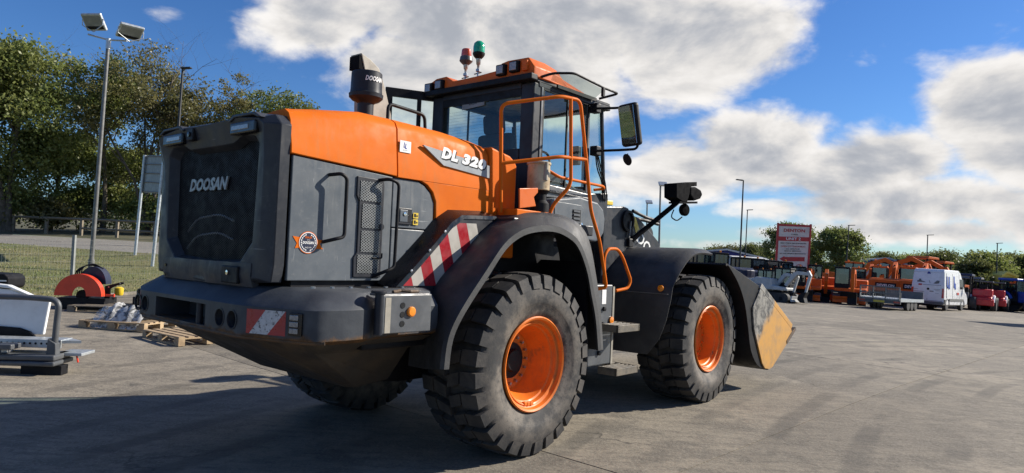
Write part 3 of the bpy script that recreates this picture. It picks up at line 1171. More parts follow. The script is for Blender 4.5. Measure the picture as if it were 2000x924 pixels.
cwm = MB()
cwm.loft([cw_ring(1.015, 0.12, 0.12), cw_ring(1.045, 0.02, 0.02), cw_ring(1.055, 0.0, 0.0), cw_ring(1.240, 0.0, 0.0), cw_ring(1.250, 0.008, 0.010), cw_ring(1.340, 0.10, 0.13), cw_ring(1.358, 0.16, 0.17)])
cw = cwm.build('counterweight', 'counterweight', LD, smooth=28)
# rear pockets: round and oblong openings cut into the casting
cut = MB()
for py in (0.80, 0.67, -0.50, -0.66):
    cut.lathe([(0.054, -0.2), (0.054, 0.2)], (-2.25, py, 1.145), (-1, 0, 0), 28)
cut.bb(-2.45, -2.02, -0.30, 0.48, 1.070, 1.213)
cuto = cut.build('pocket_cutter', 'void', None)
cuto.parent = LD
bm_ = cw.modifiers.new('pockets', 'BOOLEAN')
bm_.operation = 'DIFFERENCE'
bm_.object = cuto
bpy.context.view_layer.update()
nm_ = bpy.data.meshes.new_from_object(cw.evaluated_get(bpy.context.evaluated_depsgraph_get()))
cw.modifiers.clear()
cw.data = nm_
bpy.data.objects.remove(cuto)
nm_.polygons.foreach_set('use_smooth', [True] * len(nm_.polygons))
nm_.set_sharp_from_angle(angle=RAD(28))
for py in (0.80, 0.67, -0.50, -0.66):
    s = MB()
    s.lathe([(0.064, 0.0), (0.064, 0.004), (0.055, 0.005), (0.053, -0.01)], (-2.269, py, 1.145), (-1, 0, 0), 28, cap=False)
    s.build('pocket_rim', 'dark_grey', cw, smooth=30)
MB().tube([(-2.24, -0.16, 1.06), (-2.24, -0.16, 1.22)], 0.022, 12).build('tow_pin', 'dark_grey', cw, smooth=40)


# corner facet: red and white reflective board and the tail lamp
def facet(t, z, out=0.0, side=-1):
    a = Vector((-2.222, 0.842 * side, 0))
    b = Vector((-2.078, 1.222 * side, 0))
    n = Vector((-(b.y - a.y) * (1 if side > 0 else -1), (b.x - a.x) * (1 if side > 0 else -1), 0)).normalized()
    if n.x > 0:
        n = -n
    p = a + (b - a) * t + n * out
    p.z = z
    return p


for side in (-1, 1):
    t0, t1, t2, t3 = -0.10, 0.62, 0.70, 0.93
    z0, z1 = 1.075, 1.225
    bk = MB()
    bk.add([facet(-0.14, 1.06, .002, side), facet(0.99, 1.06, .002, side), facet(0.99, 1.238, .002, side), facet(-0.14, 1.238, .002, side)] + [facet(-0.14, 1.06, .012, side), facet(0.99, 1.06, .012, side), facet(0.99, 1.238, .012, side), facet(-0.14, 1.238, .012, side)],
           [(0, 1, 2, 3), (7, 6, 5, 4), (0, 4, 5, 1), (1, 5, 6, 2), (2, 6, 7, 3), (3, 7, 4, 0)])
    bk.build('lamp_backplate', 'black', cw)

    def q(name, pts, m, o0=0.012, o1=0.017):
        n = len(pts)
        vs = [facet(a, b, o0, side) for a, b in pts] + [facet(a, b, o1, side) for a, b in pts]
        MB().add(vs, [tuple(range(n)), tuple(range(2 * n - 1, n - 1, -1))] + [(i, i + n, (i + 1) % n + n, (i + 1) % n) for i in range(n)]).build(name, m, cw)
    w = t1 - t0
    q('reflector_red', [(t0, z0), (t0 + 0.06, z0), (t0 + w * 0.48, z1), (t0, z1)], 'reflect_red')
    q('reflector_white', [(t0 + 0.061, z0), (t0 + w * 0.55, z0), (t0 + w * 0.985, z1), (t0 + w * 0.481, z1)], 'reflect_worn')
    q('reflector_red', [(t0 + w * 0.551, z0), (t1, z0), (t1, z1), (t0 + w * 0.986, z1)], 'reflect_red')
    tl = MB()
    vs = [facet(a, b, o, side) for o in (0.013, 0.035) for a, b in ((t2, 1.085), (t3, 1.085), (t3, 1.222), (t2, 1.222))]
    tl.add(vs, [(0, 1, 2, 3), (7, 6, 5, 4), (0, 4, 5, 1), (1, 5, 6, 2), (2, 6, 7, 3), (3, 7, 4, 0)])
    tl.build('tail_lamp', 'black_gloss', cw, bevel=0.005)
    for k in range(3):
        zz = 1.098 + k * 0.04
        vs = [facet(a, b, o, side) for o in (0.034, 0.043) for a, b in ((t2 + 0.03, zz), (t3 - 0.05, zz), (t3 - 0.05, zz + 0.032), (t2 + 0.03, zz + 0.032))]
        MB().add(vs, [(0, 1, 2, 3), (7, 6, 5, 4), (0, 4, 5, 1), (1, 5, 6, 2), (2, 6, 7, 3), (3, 7, 4, 0)]).build('lamp_lens', 'lens', cw, bevel=0.004)

# rusted lower lip along the back
m = MB()
lip = [(-2.262, -0.70), (-2.215, -0.835), (-2.075, -1.215), (-1.998, -1.282)]
m.tube([Vector((x, y, 1.045)) for x, y in [(a, -b) for a, b in reversed(lip)] + lip], 0.014, 8)
m.build('rust_lip', 'rust_steel', cw, smooth=50)

# belly wedge under the counterweight
b = MB()
top = [Vector((-2.14, y, 1.03)) for y in (0.72, -0.72)] + [Vector((-1.95, -1.16, 1.03)), Vector((-1.0, -1.16, 1.03)), Vector((-1.0, 1.16, 1.03)), Vector((-1.95, 1.16, 1.03))]
mid = [Vector((-2.02, 0.62, 0.95)), Vector((-2.02, -0.62, 0.95)), Vector((-1.86, -0.98, 0.93)), Vector((-1.0, -0.90, 0.90)), Vector((-1.0, 0.90, 0.90)), Vector((-1.86, 0.98, 0.93))]
bot = [Vector((-1.33, 0.60, 0.60)), Vector((-1.33, -0.60, 0.60)), Vector((-1.28, -0.66, 0.60)), Vector((-0.95, -0.62, 0.62)), Vector((-0.95, 0.62, 0.62)), Vector((-1.28, 0.66, 0.60))]
b.loft([top, mid, bot])
b.build('belly_guard', 'belly', LD, bevel=0.01)

# hinged side bracket with holes and amber reflector
for side in (-1,):
    br = MB()
    br.bb(-1.62, -1.20, -1.345, -1.325, 1.085, 1.335)
    br.bb(-1.62, -1.20, -1.33, -1.20, 1.325, 1.341)
    brk = br.build('side_bracket', 'cab_grey', LD, bevel=0.006)
    hz = MB()
    hz.lathe([(0.030, 1.08), (0.030, 1.345)], (-1.625, -1.315, 0), (0, 0, 1), 16)
    hz.build('bracket_hinge', 'dark_grey', brk, smooth=40)
    MB().lathe([(0.052, 1.345), (0.052, 1.358), (0.045, 1.362), (0, 1.362)], (-1.62, -1.30, 0), (0, 0, 1), 20).build('hinge_cap', 'dark_grey', brk, smooth=30)
    MB().bb(-1.600, -1.555, -1.3475, -1.344, 1.09, 1.318).build('worn_strip', 'beige', brk)
    for zz in (1.145, 1.205, 1.265):
        MB().lathe([(0.020, 0.0), (0.020, 0.004), (0, 0.004)], (-1.455, -1.344, zz), (0, -1, 0), 16).build('bracket_hole', 'black_gloss', brk)
    MB().lathe([(0.034, 0.0), (0.034, 0.014), (0.026, 0.020), (0, 0.021)], (-1.385, -1.345, 1.222), (0, -1, 0), 20).build('amber_reflector', 'amber', brk, smooth=30)
    MB().tube([(-1.48, -1.27, 1.348), (-1.40, -1.25, 1.356), (-1.34, -1.28, 1.352), (-1.25, -1.26, 1.350)], 0.012, 6).build('chain', 'rust_steel', brk)
# body behind the bracket, up to the rear fender
MB().bb(-1.55, -0.98, -1.06, -0.60, 0.94, 1.36).build('side_box', 'black', LD, bevel=0.012)

# row of bolts along the counterweight top
for k in range(6):
    MB().lathe([(0.016, 0), (0.016, 0.014), (0, 0.014)], (-1.90 + 0.14 * k, -0.98 - 0.01 * k, 1.355), (0, 0, 1), 6).build('bolt', 'steel', cw)

# ---------------------------------------------------------------- rear grille unit
# outline of the frame (y, z), right half, mirrored
fo = [(0.0, 2.485), (-0.52, 2.495), (-0.80, 2.465), (-0.868, 2.400), (-0.862, 2.215), (-0.860, 1.50), (-0.835, 1.385), (0.0, 1.335)]
fi = [(0.0, 2.275), (-0.30, 2.275), (-0.42, 2.325), (-0.57, 2.31), (-0.625, 2.25), (-0.60, 1.66), (-0.46, 1.525), (0.0, 1.50)]


def mir(l):
    return l + [(-y, z) for y, z in reversed(l[1:-1])]


FO, FI = mir(fo), mir(fi)


def sec(poly, x, g=1.0, xs=None):
    return [Vector((x if xs is None else xs(y, z), y * g, z)) for y, z in poly]


fr = MB()
s0 = [Vector((-2.045, y, z)) for y, z in FO]
s1 = [Vector((-2.118, y * 1.0, z)) for y, z in FO]
s2 = [Vector((-2.155 - (0.04 if z > 2.38 else 0), y * (0.86 if z < 2.3 else 0.90), z - (0.03 if z > 2.4 else 0) + (0.02 if z < 1.4 else 0))) for y, z in FO]
s3 = [Vector((-2.150, y * 1.07, z + (0.03 if z > 2 else -0.02))) for y, z in FI]
s4 = [Vector((-2.085, y, z)) for y, z in FI]
fr.loft([s0, s1, s2, s3, s4], cap=False)
frame = fr.build('grille_frame', 'frame_grey', LD, smooth=25, bevel=0.006)
# radiator block behind and the woven mesh in front of it
MB().bb(-2.072, -1.90, -0.66, 0.66, 1.45, 2.42).build('radiator', 'void', LD)


def inside(y, z, poly):
    c_ = False
    n = len(poly)
    for i in range(n):
        y1, z1 = poly[i]
        y2, z2 = poly[(i + 1) % n]
        if (z1 > z) != (z2 > z) and y < (y2 - y1) * (z - z1) / (z2 - z1) + y1:
            c_ = not c_
    return c_


def clip_line(p, d, poly):
    ts = []
    n = len(poly)
    for i in range(n):
        a = Vector(poly[i])
        e = Vector(poly[(i + 1) % n]) - a
        den = d.x * e.y - d.y * e.x
        if abs(den) < 1e-9:
            continue
        w = a - p
        t = (w.x * e.y - w.y * e.x) / den
        s = (w.x * d.y - w.y * d.x) / den
        if 0 <= s < 1:
            ts.append(t)
    ts.sort()
    return [(p + d * ts[i], p + d * ts[i + 1]) for i in range(0, len(ts) - 1, 2)]


def lattice(poly, step, ang, wdt, put, name, m, parent):
    """expanded-metal mesh: two families of thin strips clipped to a polygon"""
    mb = MB()
    for s in (1, -1):
        d = Vector((math.cos(ang), math.sin(ang) * s))
        nrm = Vector((-d.y, d.x))
        ctr = sum((Vector(p) for p in poly), Vector((0, 0))) / len(poly)
        for k in range(-160, 161):
            for a, b_ in clip_line(ctr + nrm * (k * step), d, poly):
                if (b_ - a).length < 0.004:
                    continue
                o = nrm * wdt / 2
                mb.add([put(a + o), put(b_ + o), put(b_ - o), put(a - o)], [(0, 1, 2, 3)])
    return mb.build(name, m, parent, fix=False)


lattice(FI, 0.0135, RAD(32), 0.005, lambda p: Vector((-2.087, p.x, p.y)), 'grille_mesh', 'black', LD)
text_flat('lettering', 'DOOSAN', (-2.100, 0.40, 2.00), (0, -0.585, 0), (0, 0, 0.095), 'text_silver', LD, shear=0.28, bold=0.045, thick=0.010)
# hoses dimly seen behind the mesh
for zz in (1.80, 1.67):
    MB().tube(arc_path([(-2.074, 0.45, zz - 0.10), (-2.078, 0.30, zz), (-2.078, -0.05, zz + 0.03), (-2.074, -0.25, zz - 0.02)], 0.15), 0.008, 8).build('radiator_hose', 'galv', LD, smooth=40)
# visor lamps
for side in (-1, 1):
    hs = MB()
    hs.bb(-2.203, -2.10, side * 0.36, side * 0.69, 2.350, 2.430)
    h_ = hs.build('lamp_housing', 'black_gloss', LD, bevel=0.012)
    MB().bb(-2.208, -2.195, side * 0.39, side * 0.61, 2.376, 2.408).build('lamp_lens', 'lens', h_, bevel=0.004)
    MB().prism([(side * 0.33, 2.445), (side * 0.40, 2.485), (side * 0.68, 2.480), (side * 0.76, 2.44), (side * 0.72, 2.44), (side * 0.66, 2.462), (side * 0.42, 2.464), (side * 0.36, 2.44)], 'x', -2.205, -2.10).build('lamp_hood', 'frame_grey', h_, bevel=0.006)
cb = MB()
cb.bb(-2.205, -2.10, 0.18, 0.28, 2.36, 2.45)
cb_ = cb.build('rear_camera', 'black', LD, bevel=0.008)
MB().lathe([(0.018, 0), (0.018, 0.01), (0, 0.012)], (-2.205, 0.23, 2.405), (-1, 0, 0), 14).build('camera_lens', 'black_gloss', cb_)
# lower panel with catch and a dent
lp = MB()
secs = []
for k in range(13):
    y = 0.66 - 1.32 * k / 12
    dent = 0.02 * math.exp(-((y - 0.05) / 0.08) ** 2) - 0.012 * math.exp(-((y + 0.08) / 0.05) ** 2)
    secs.append([Vector((-2.165 + 0.01 * abs(y) + dent * 0.3, y, 1.50)), Vector((-2.175 + 0.02 * abs(y) + dent, y, 1.42)), Vector((-2.158 + 0.02 * abs(y) + dent, y, 1.345)), Vector((-2.10, y, 1.335)), Vector((-2.10, y, 1.50))])
lp.loft(secs)
lpo = lp.build('lower_panel', 'frame_grey', LD, smooth=35)
lt = MB()
lt.bb(-2.178, -2.15, -0.52, -0.30, 1.36, 1.475)
lt_ = lt.build('latch', 'black', LD, bevel=0.008)
MB().lathe([(0.016, 0), (0.016, 0.008), (0, 0.010)], (-2.179, -0.395, 1.43), (-1, 0, 0), 14).build('lock', 'chrome', lt_)
for zz in (1.44, 1.37):
    MB().lathe([(0.012, 0), (0.012, 0.006), (0, 0.006)], (-2.163, 0.60, zz), (-1, 0, 0), 12).build('bolt', 'black_gloss', lpo)
# orange rear edge of the left body side
# ---------------------------------------------------------------- hood
shoulder = [(-2.03, 2.525), (-1.80, 2.565), (-1.46, 2.612), (-1.10, 2.612), (-0.66, 2.600), (-0.32, 2.575), (-0.05, 2.535), (0.20, 2.475)]
lowz = [(-2.06, 2.222), (-1.16, 2.172), (-0.90, 2.165)]


def interp(tab, x):
    if x <= tab[0][0]:
        return tab[0][1]
    for (a, b), (c_, d) in zip(tab, tab[1:]):
        if x <= c_:
            return b + (d - b) * (x - a) / (c_ - a)
    return tab[-1][1]


def hood_sec(x, zl=None):
    zs = interp(shoulder, x)
    zl = interp(lowz, x) if zl is None else zl
    cr = interp([(-2.03, -0.035), (-1.8, -0.03), (-1.2, 0.005), (-0.5, 0.04), (0.2, 0.05)], x)
    r = [(-0.875, zl), (-0.872, zl + 0.05), (-0.858, zl + 0.5 * (zs - 0.07 - zl)), (-0.842, zs - 0.085), (-0.815, zs - 0.035), (-0.765, zs - 0.006), (-0.66, zs + 0.2 * cr), (-0.42, zs + 0.7 * cr), (-0.15, zs + cr), (0, zs + cr)]
    l = [(-y, z) for y, z in reversed(r[:-1])]
    return [Vector((x, y, z)) for y, z in r + l]


hm = MB()
xs = [-2.045, -1.98, -1.85, -1.65, -1.46, -1.30, -1.166]
hm.loft([hood_sec(x) for x in xs], cap=True, closed=True)
hood = hm.build('engine_hood', 'orange', LD, smooth=40, bevel=0.006)
hm = MB()
xs = [-1.158, -1.0, -0.85, -0.66, -0.5, -0.32, -0.16]
hm.loft([hood_sec(x, 2.165) for x in xs], cap=True, closed=True)
hm.build('front_hood', 'orange', LD, smooth=40, bevel=0.004)
# front cowl: orange side sheet that sweeps down behind the grey door to the fender
ow = [(-0.93, 2.168), (-0.86, 2.14), (-0.80, 2.09), (-0.765, 2.02), (-0.755, 1.88), (-0.74, 1.60), (-0.16, 1.60), (-0.16, 2.168)]
for side in (-1, 1):
    MB().prism(ow, 'y', side * 0.873, side * 0.835).build('side_cowl', 'orange', LD, bevel=0.006)
    MB().prism([(-0.153, 1.60), (0.20, 1.60), (0.20, 2.42), (0.17, 2.462), (0.10, 2.50), (-0.153, 2.545)], 'y', side * 0.868, side * 0.55).build('cowl_column', 'orange', LD, bevel=0.018, seg=3)
MB().bb(-0.15, 0.19, -0.55, 0.55, 1.6, 2.50).build('firewall', 'black', LD)
# core body under the hood
MB().bb(-1.97, -0.17, -0.83, 0.83, 1.34, 2.19).build('engine_bay', 'black', LD)

# ---------------------------------------------------------------- grey side doors
for side in (-1, 1):
    ya, yb = side * 0.862, side * 0.835
    d1 = MB().prism([(-2.022, 1.40), (-1.195, 1.40), (-1.195, 2.164), (-2.022, 2.214)], 'y', ya, yb).build('side_door', 'panel_grey', LD, bevel=0.006)
    d2 = MB().prism([(-1.185, 1.795), (-0.775, 1.795), (-0.770, 2.00), (-0.81, 2.08), (-0.875, 2.13), (-0.94, 2.157), (-1.185, 2.160)], 'y', ya - side * 0.004, yb).build('front_door', 'panel_grey', LD, bevel=0.006)
    MB().prism([(-1.185, 1.40), (-0.98, 1.40), (-0.80, 1.60), (-0.775, 1.787), (-1.185, 1.787)], 'y', ya, yb).build('lower_door', 'panel_grey', LD, bevel=0.006)
    if side < 0:
        door, door2 = d1, d2
# vent with expanded metal
V = lyp([(699, 337), (752, 345), (749, 380), (742, 545), (687, 540), (690, 505), (697, 420)], -0.866)
V = [(-1.515, 2.135), (-1.285, 2.130), (-1.275, 2.09), (-1.275, 1.425), (-1.515, 1.425), (-1.520, 1.56), (-1.492, 1.60), (-1.492, 1.96), (-1.515, 2.00)]
MB().prism(V, 'y', -0.874, -0.860).build('vent_frame', 'dark_grey', door, bevel=0.005)
cells = [(1.455, 1.585, -1.488), (1.605, 1.755, -1.465), (1.775, 1.945, -1.465), (1.965, 2.105, -1.488)]
for z0, z1, x0 in cells:
    poly = [(x0, z0), (-1.302, z0), (-1.302, z1), (x0, z1)]
    MB().prism(poly, 'y', -0.8765, -0.874).build('vent_recess', 'black', door)
    lattice(poly, 0.0155, RAD(35), 0.0045, lambda p: Vector((p.x, -0.8785, p.y)), 'vent_mesh', 'text_silver', door)
MB().lathe([(0.022, 0), (0.022, 0.008), (0, 0.008)], (-1.292, -0.876, 1.79), (0, -1, 0), 16).build('vent_lock', 'dark_grey', door)
MB().tube(arc_path([(-1.36, -0.885, 1.565), (-1.285, -0.89, 1.565), (-1.285, -0.89, 1.60)], 0.01), 0.006, 6).build('vent_hook', 'black', door)
# grab handles
h1 = arc_path([(-1.745, -0.865, 2.115), (-1.70, -0.945, 2.125), (-1.655, -0.945, 2.10), (-1.655, -0.945, 1.70), (-1.72, -0.945, 1.685), (-1.77, -0.865, 1.66)], 0.035)
MB().tube(h1, 0.0125, 10).build('grab_handle', 'black', door, smooth=40)
h2 = arc_path([(-1.325, -0.865, 2.125), (-1.29, -0.95, 2.135), (-1.205, -0.95, 2.115), (-1.215, -0.95, 1.50), (-1.285, -0.95, 1.475), (-1.345, -0.865, 1.43)], 0.04)
MB().tube(h2, 0.0125, 10).build('grab_handle', 'black', LD, smooth=40)
# latch and warning decals
lc = MB().bb(-1.130, -1.000, -0.872, -0.862, 1.822, 1.945).build('latch_plate', 'dark_grey', door2, bevel=0.008)
MB().bb(-1.120, -1.045, -0.876, -0.870, 1.84, 1.93).build('latch_cup', 'panel_grey', door2, bevel=0.004)
MB().bb(-1.045, -1.012, -0.8745, -0.871, 1.84, 1.93).build('latch_slot', 'black', door2)
MB().lathe([(0.014, 0), (0.014, 0.006), (0, 0.007)], (-1.075, -0.876, 1.90), (0, -1, 0), 14).build('lock', 'chrome', door2)
for z0 in (1.875, 1.825):
    MB().bb(-0.985, -0.935, -0.8685, -0.866, z0, z0 + 0.042).build('warning_decal', 'yellow', door2)
    MB().bb(-0.977, -0.958, -0.8695, -0.8685, z0 + 0.008, z0 + 0.034).build('decal_print', 'black', door2)
    MB().bb(-0.953, -0.941, -0.8695, -0.8685, z0 + 0.012, z0 + 0.024).build('decal_print', 'black', door2)
# round ribbon badge
bc = Vector((-1.88, -0.8635, 1.652))
MB().prism([(-1.995, 1.690), (-1.93, 1.683), (-1.93, 1.618), (-1.975, 1.612), (-1.962, 1.645)], 'y', -0.8625, -0.865).build('badge_ribbon', 'orange', door)
MB().prism([(-1.83, 1.676), (-1.765, 1.672), (-1.790, 1.645), (-1.765, 1.612), (-1.83, 1.614)], 'y', -0.8625, -0.865).build('badge_ribbon', 'orange', door)
MB().lathe([(0.073, 0), (0.073, 0.003), (0, 0.003)], bc, (0, -1, 0), 36).build('badge_ring', 'orange', door)
MB().lathe([(0.068, 0.003), (0.068, 0.004), (0, 0.004)], bc, (0, -1, 0), 36).build('badge_disc', 'text_white', door)
MB().lathe([(0.063, 0.004), (0.063, 0.005), (0, 0.005)], bc, (0, -1, 0), 36).build('badge_disc', 'navy', door)
for i in range(18):
    a = RAD(-60 + 300 * 0) + 0
    for sgn in (-1, 1):
        if i < 9:
            an = RAD(-70 + i * 17)
            p = bc + Vector((math.cos(an) * 0.053 * sgn, -0.0055, math.sin(an) * 0.053))
            MB().box(p, (0.006, 0.001, 0.011), Matrix.Rotation(-an * sgn if sgn > 0 else an, 3, 'Y')).build('badge_leaf', 'text_white', door)
text_flat('lettering', 'DOOSAN', bc + Vector((-0.044, -0.0062, -0.010)), (0.088, 0, 0), (0, 0, 0.018), 'text_white', door, shear=0.25, bold=0.03)
text_flat('lettering', 'DEALER', bc + Vector((-0.026, -0.0062, 0.027)), (0.052, 0, 0), (0, 0, 0.013), 'orange', door, bold=0.02)
text_flat('lettering', 'WITH', bc + Vector((-0.012, -0.0062, 0.013)), (0.024, 0, 0), (0, 0, 0.006), 'text_white', door)
text_flat('lettering', 'SINCE 1977', bc + Vector((-0.024, -0.0062, -0.038)), (0.048, 0, 0), (0, 0, 0.009), 'text_white', door)

# dealer sticker and model decal on the orange
MB().prism([(-1.142, 2.360), (-1.036, 2.360), (-1.036, 2.446), (-1.142, 2.446)], 'y', -0.8605, -0.8640).build('dealer_sticker', 'text_white', LD)
text_flat('lettering', 'L', (-1.108, -0.8655, 2.395), (0.020, 0, 0), (0, 0, 0.040), 'text_blue', LD, shear=0.2, bold=0.03)
text_flat('lettering', 'L', (-1.094, -0.8655, 2.387), (0.020, 0, 0), (0, 0, 0.040), 'text_blue', LD, shear=0.2, bold=0.03)
text_flat('lettering', 'Lloyd', (-1.112, -0.8655, 2.370), (0.042, 0, 0), (0, 0, 0.012), 'text_silver', LD)
tri = [(-0.925, 2.442), (-0.165, 2.375), (-0.165, 2.272), (-0.70, 2.312)]
MB().prism(tri, 'y', -0.858, -0.876).build('model_stripe', 'stripe_grey', LD)
sl = (2.435 - 2.345) * 0
for off, mt_, dy in (((0.010, -0.010), 'black', -0.8775), ((0, 0), 'text_white', -0.8795)):
    for word, x0, w0 in (('DL', 0.0, 0.185), ('320', 0.23, 0.29)):
        text_flat('lettering', word, (-0.735 + x0 + off[0], dy, 2.368 - x0 * 0.077 + off[1]), (w0, 0, -w0 * 0.077), (0.0, 0, 0.092), mt_, LD, shear=0.22, bold=0.09 if mt_ == 'black' else 0.065, space=1.12)

# ---------------------------------------------------------------- pre-cleaner, exhaust, small rail
pc = MB()
PCX, PCY = -1.065, -0.32
pc.lathe([(0.064, 2.62), (0.064, 2.79), (0.075, 2.80), (0.110, 2.815), (0.134, 2.838), (0.137, 2.866), (0.128, 2.872), (0.125, 2.90), (0.122, 3.035), (0.116, 3.042), (0, 3.046)], (PCX, PCY, 0), (0, 0, 1), 40)
pcl = pc.build('air_precleaner', 'dark_grey', LD, smooth=30)


def cyl_text(a, b):
    ang = RAD(-132) + a * 1.25
    return Vector((PCX + math.cos(ang) * 0.1275, PCY + math.sin(ang) * 0.1275, 2.955 + b * 0.040 - a * 0.0))


text_map('lettering', 'DOOSAN', cyl_text, 'text_white', pcl, shear=0.25, bold=0.04)


def cyl_text2(a, b):
    ang = RAD(-198) + a * 0.42
    return Vector((PCX + math.cos(ang) * 0.1715, PCY + math.sin(ang) * 0.1715, 2.950 + b * 0.040))


ex = MB()
ey0, ey1 = -0.12, 0.03
prof = lyp([(706, 103), (724, 116), (741, 134), (752, 170), (764, 225), (764, 262), (712, 262), (713, 138)], -0.12)
ex.prism(prof, 'y', ey0, ey1)
exo = ex.build('exhaust_stack', 'beige', LD, bevel=0.006)
_m0, _m1 = LY(706, 105, -0.12), LY(712, 136, -0.12)
MB().prism([(ey0 + 0.008, _m1.z), (ey1 - 0.008, _m1.z), (ey1 - 0.008, _m0.z - 0.01), (ey0 + 0.008, _m0.z - 0.01)], 'x', _m0.x - 0.012, _m0.x + 0.06).build('exhaust_mouth', 'matte_black', exo)
MB().tube(arc_path([(-1.06, -0.60, 2.60), (-1.06, -0.60, 2.765), (-0.68, -0.60, 2.745), (-0.665, -0.60, 2.60)], 0.05), 0.014, 10).build('hood_rail', 'black', LD, smooth=40)

# ---------------------------------------------------------------- rear fenders (both sides)
J = [(825, 720, -1.02), (833, 640, -1.02), (852, 560, -1.02), (905, 497, -1.02), (950, 450, -1.04), (985, 428, -1.06), (1020, 417, -1.10), (1060, 415, -1.15), (1100, 421, -1.18), (1130, 437, -1.20), (1150, 468, -1.22), (1163, 530, -1.24), (1172, 600, -1.26), (1176, 684, -1.28)]
Lp = [(868, 722), (877, 660), (902, 605), (950, 530), (985, 478), (1015, 453), (1045, 443), (1080, 442), (1108, 452), (1132, 474), (1150, 520), (1160, 570), (1169, 620), (1174, 684)]
st = []
_ja = spline([tuple(LY(u, v, y)) for u, v, y in J], 4)
_jb = spline([tuple(LY(u, v, -1.37)) for u, v in Lp], 4)
st = [(Vector(a), Vector(b_)) for a, b_ in zip(_ja, _jb)]


def fender_sections(side):
    secs = []
    cx, cz = 0.0, 0.75
    for a, b_ in st:
        def outw(p, k):
            d = Vector((p.x - cx, 0, p.z - cz)).normalized()
            return p + d * k
        inner = Vector((a.x, -0.86, a.z))
        a2 = Vector((a.x, min(a.y, -1.0), a.z))
        mid = outw(a2 * 0.45 + b_ * 0.55, 0.028)
        mid.y = a2.y * 0.45 + b_.y * 0.55
        lip = outw(b_, 0.004)
        r = [inner, a2, mid, outw(Vector((b_.x, b_.y + 0.03, b_.z)), 0.018), lip, outw(b_, -0.045), outw(Vector((b_.x, b_.y + 0.03, b_.z)), -0.035), outw(mid, -0.035), outw(a2, -0.03), outw(inner, -0.03)]
        secs.append([Vector((p.x, p.y * (-side), p.z)) for p in r])
    return secs


for side in (-1, 1):
    f = MB()
    f.loft(fender_sections(side))
    f.build('rear_fender', 'rubber_fender', LD, smooth=40)
# chevron side sheet
chev_poly = [(-1.20, 1.365), (-1.02, 1.53), (-0.86, 1.68), (-0.70, 1.845), (-0.60, 1.905), (-0.22, 1.915), (-0.45, 1.72), (-0.70, 1.52), (-0.84, 1.365)]


def chev(side):
    y = side * 1.0
    base = MB().prism([(-1.24, 1.28)] + chev_poly[:6] + [(-0.2, 1.28)], 'y', y, side * 0.86).build('fender_side', 'dark_grey', LD, bevel=0.008)
    poly = [(-1.195, 1.372), (-1.02, 1.522), (-0.86, 1.668), (-0.70, 1.815), (-0.62, 1.862), (-0.25, 1.875), (-0.25, 1.372)]
    # stripes lean back: families of lines x + 0.33 z = const
    w0 = -0.735
    stripes = []
    for k in range(8):
        c0 = w0 + k * 0.115
        stripes.append((c0, c0 + 0.115, 'reflect_red' if k % 2 == 0 else 'reflect_white'))

    def clip(poly, n, c0, keep):
        out = []
        for i in range(len(poly)):
            a, b_ = Vector(poly[i]), Vector(poly[(i + 1) % len(poly)])
            da, db = a.dot(n) - c0, b_.dot(n) - c0
            if da * keep >= 0:
                out.append(tuple(a))
            if da * db < 0:
                t = da / (da - db)
                out.append(tuple(a + (b_ - a) * t))
        return out
    n = Vector((1, 0.33))
    for c0, c1, m_ in stripes:
        p = clip(clip(poly, n, c0 + 0.0004, 1), n, c1 - 0.0004, -1) if True else poly
        if len(p) >= 3:
            MB().prism(p, 'y', y, y + side * 0.003).build('reflective_stripe', m_, base)
    return base


fs_r = chev(-1)
fs_l = chev(1)
# trim strip with bolt heads along the sheet's upper edge
tr = MB()
path = [(-1.26, 1.34), (-1.03, 1.545), (-0.86, 1.705), (-0.71, 1.86), (-0.60, 1.925), (-0.2, 1.945)]
secs = []
for i, (x, z) in enumerate(path):
    secs.append([Vector((x - 0.035, -0.865, z + 0.045)), Vector((x, -1.004, z)), Vector((x + 0.02, -1.008, z - 0.028)), Vector((x + 0.02, -0.99, z - 0.03)), Vector((x - 0.01, -0.865, z + 0.02))])
tr.loft(secs)
tro = tr.build('fender_trim', 'black_gloss', LD, smooth=45)
for x, z in ((-1.10, 1.49), (-0.93, 1.645), (-0.78, 1.795)):
    MB().lathe([(0.012, 0), (0.012, 0.006), (0, 0.008)], (x, -1.008, z - 0.01), (0, -1, 0), 10).build('bolt', 'steel', tro)
# deck on top of the fender
MB().bb(-0.20, 0.95, -1.20, -0.55, 1.84, 1.935).build('side_deck', 'dark_grey', LD, bevel=0.01)
MB().bb(-0.05, 0.45, -1.10, -0.88, 1.935, 2.02).build('deck_base', 'orange', LD, bevel=0.008)
# splash panel between tyre and body
MB().bb(-0.9, 0.95, -0.74, -0.70, 1.05, 1.86).build('splash_panel', 'black', LD)
MB().bb(0.76, 0.80, -1.28, -0.70, 0.85, 1.60).build('splash_panel', 'black', LD)
MB().prism([(-0.92, 1.50), (-0.45, 1.80), (-0.15, 1.86), (-0.15, 1.45), (-0.6, 1.35)], 'y', -0.80, -0.75).build('orange_brace', 'orange_old', LD)

# ---------------------------------------------------------------- cab
CB = LD
cabb = MB()
cabb.prism([(0.60, 1.84), (1.62, 1.84), (1.98, 2.05), (1.98, 2.36), (1.50, 2.31), (0.60, 2.58)], 'y', -0.685, 0.685)
cab_base = cabb.build('cab_base', 'dark_grey', LD, bevel=0.012)
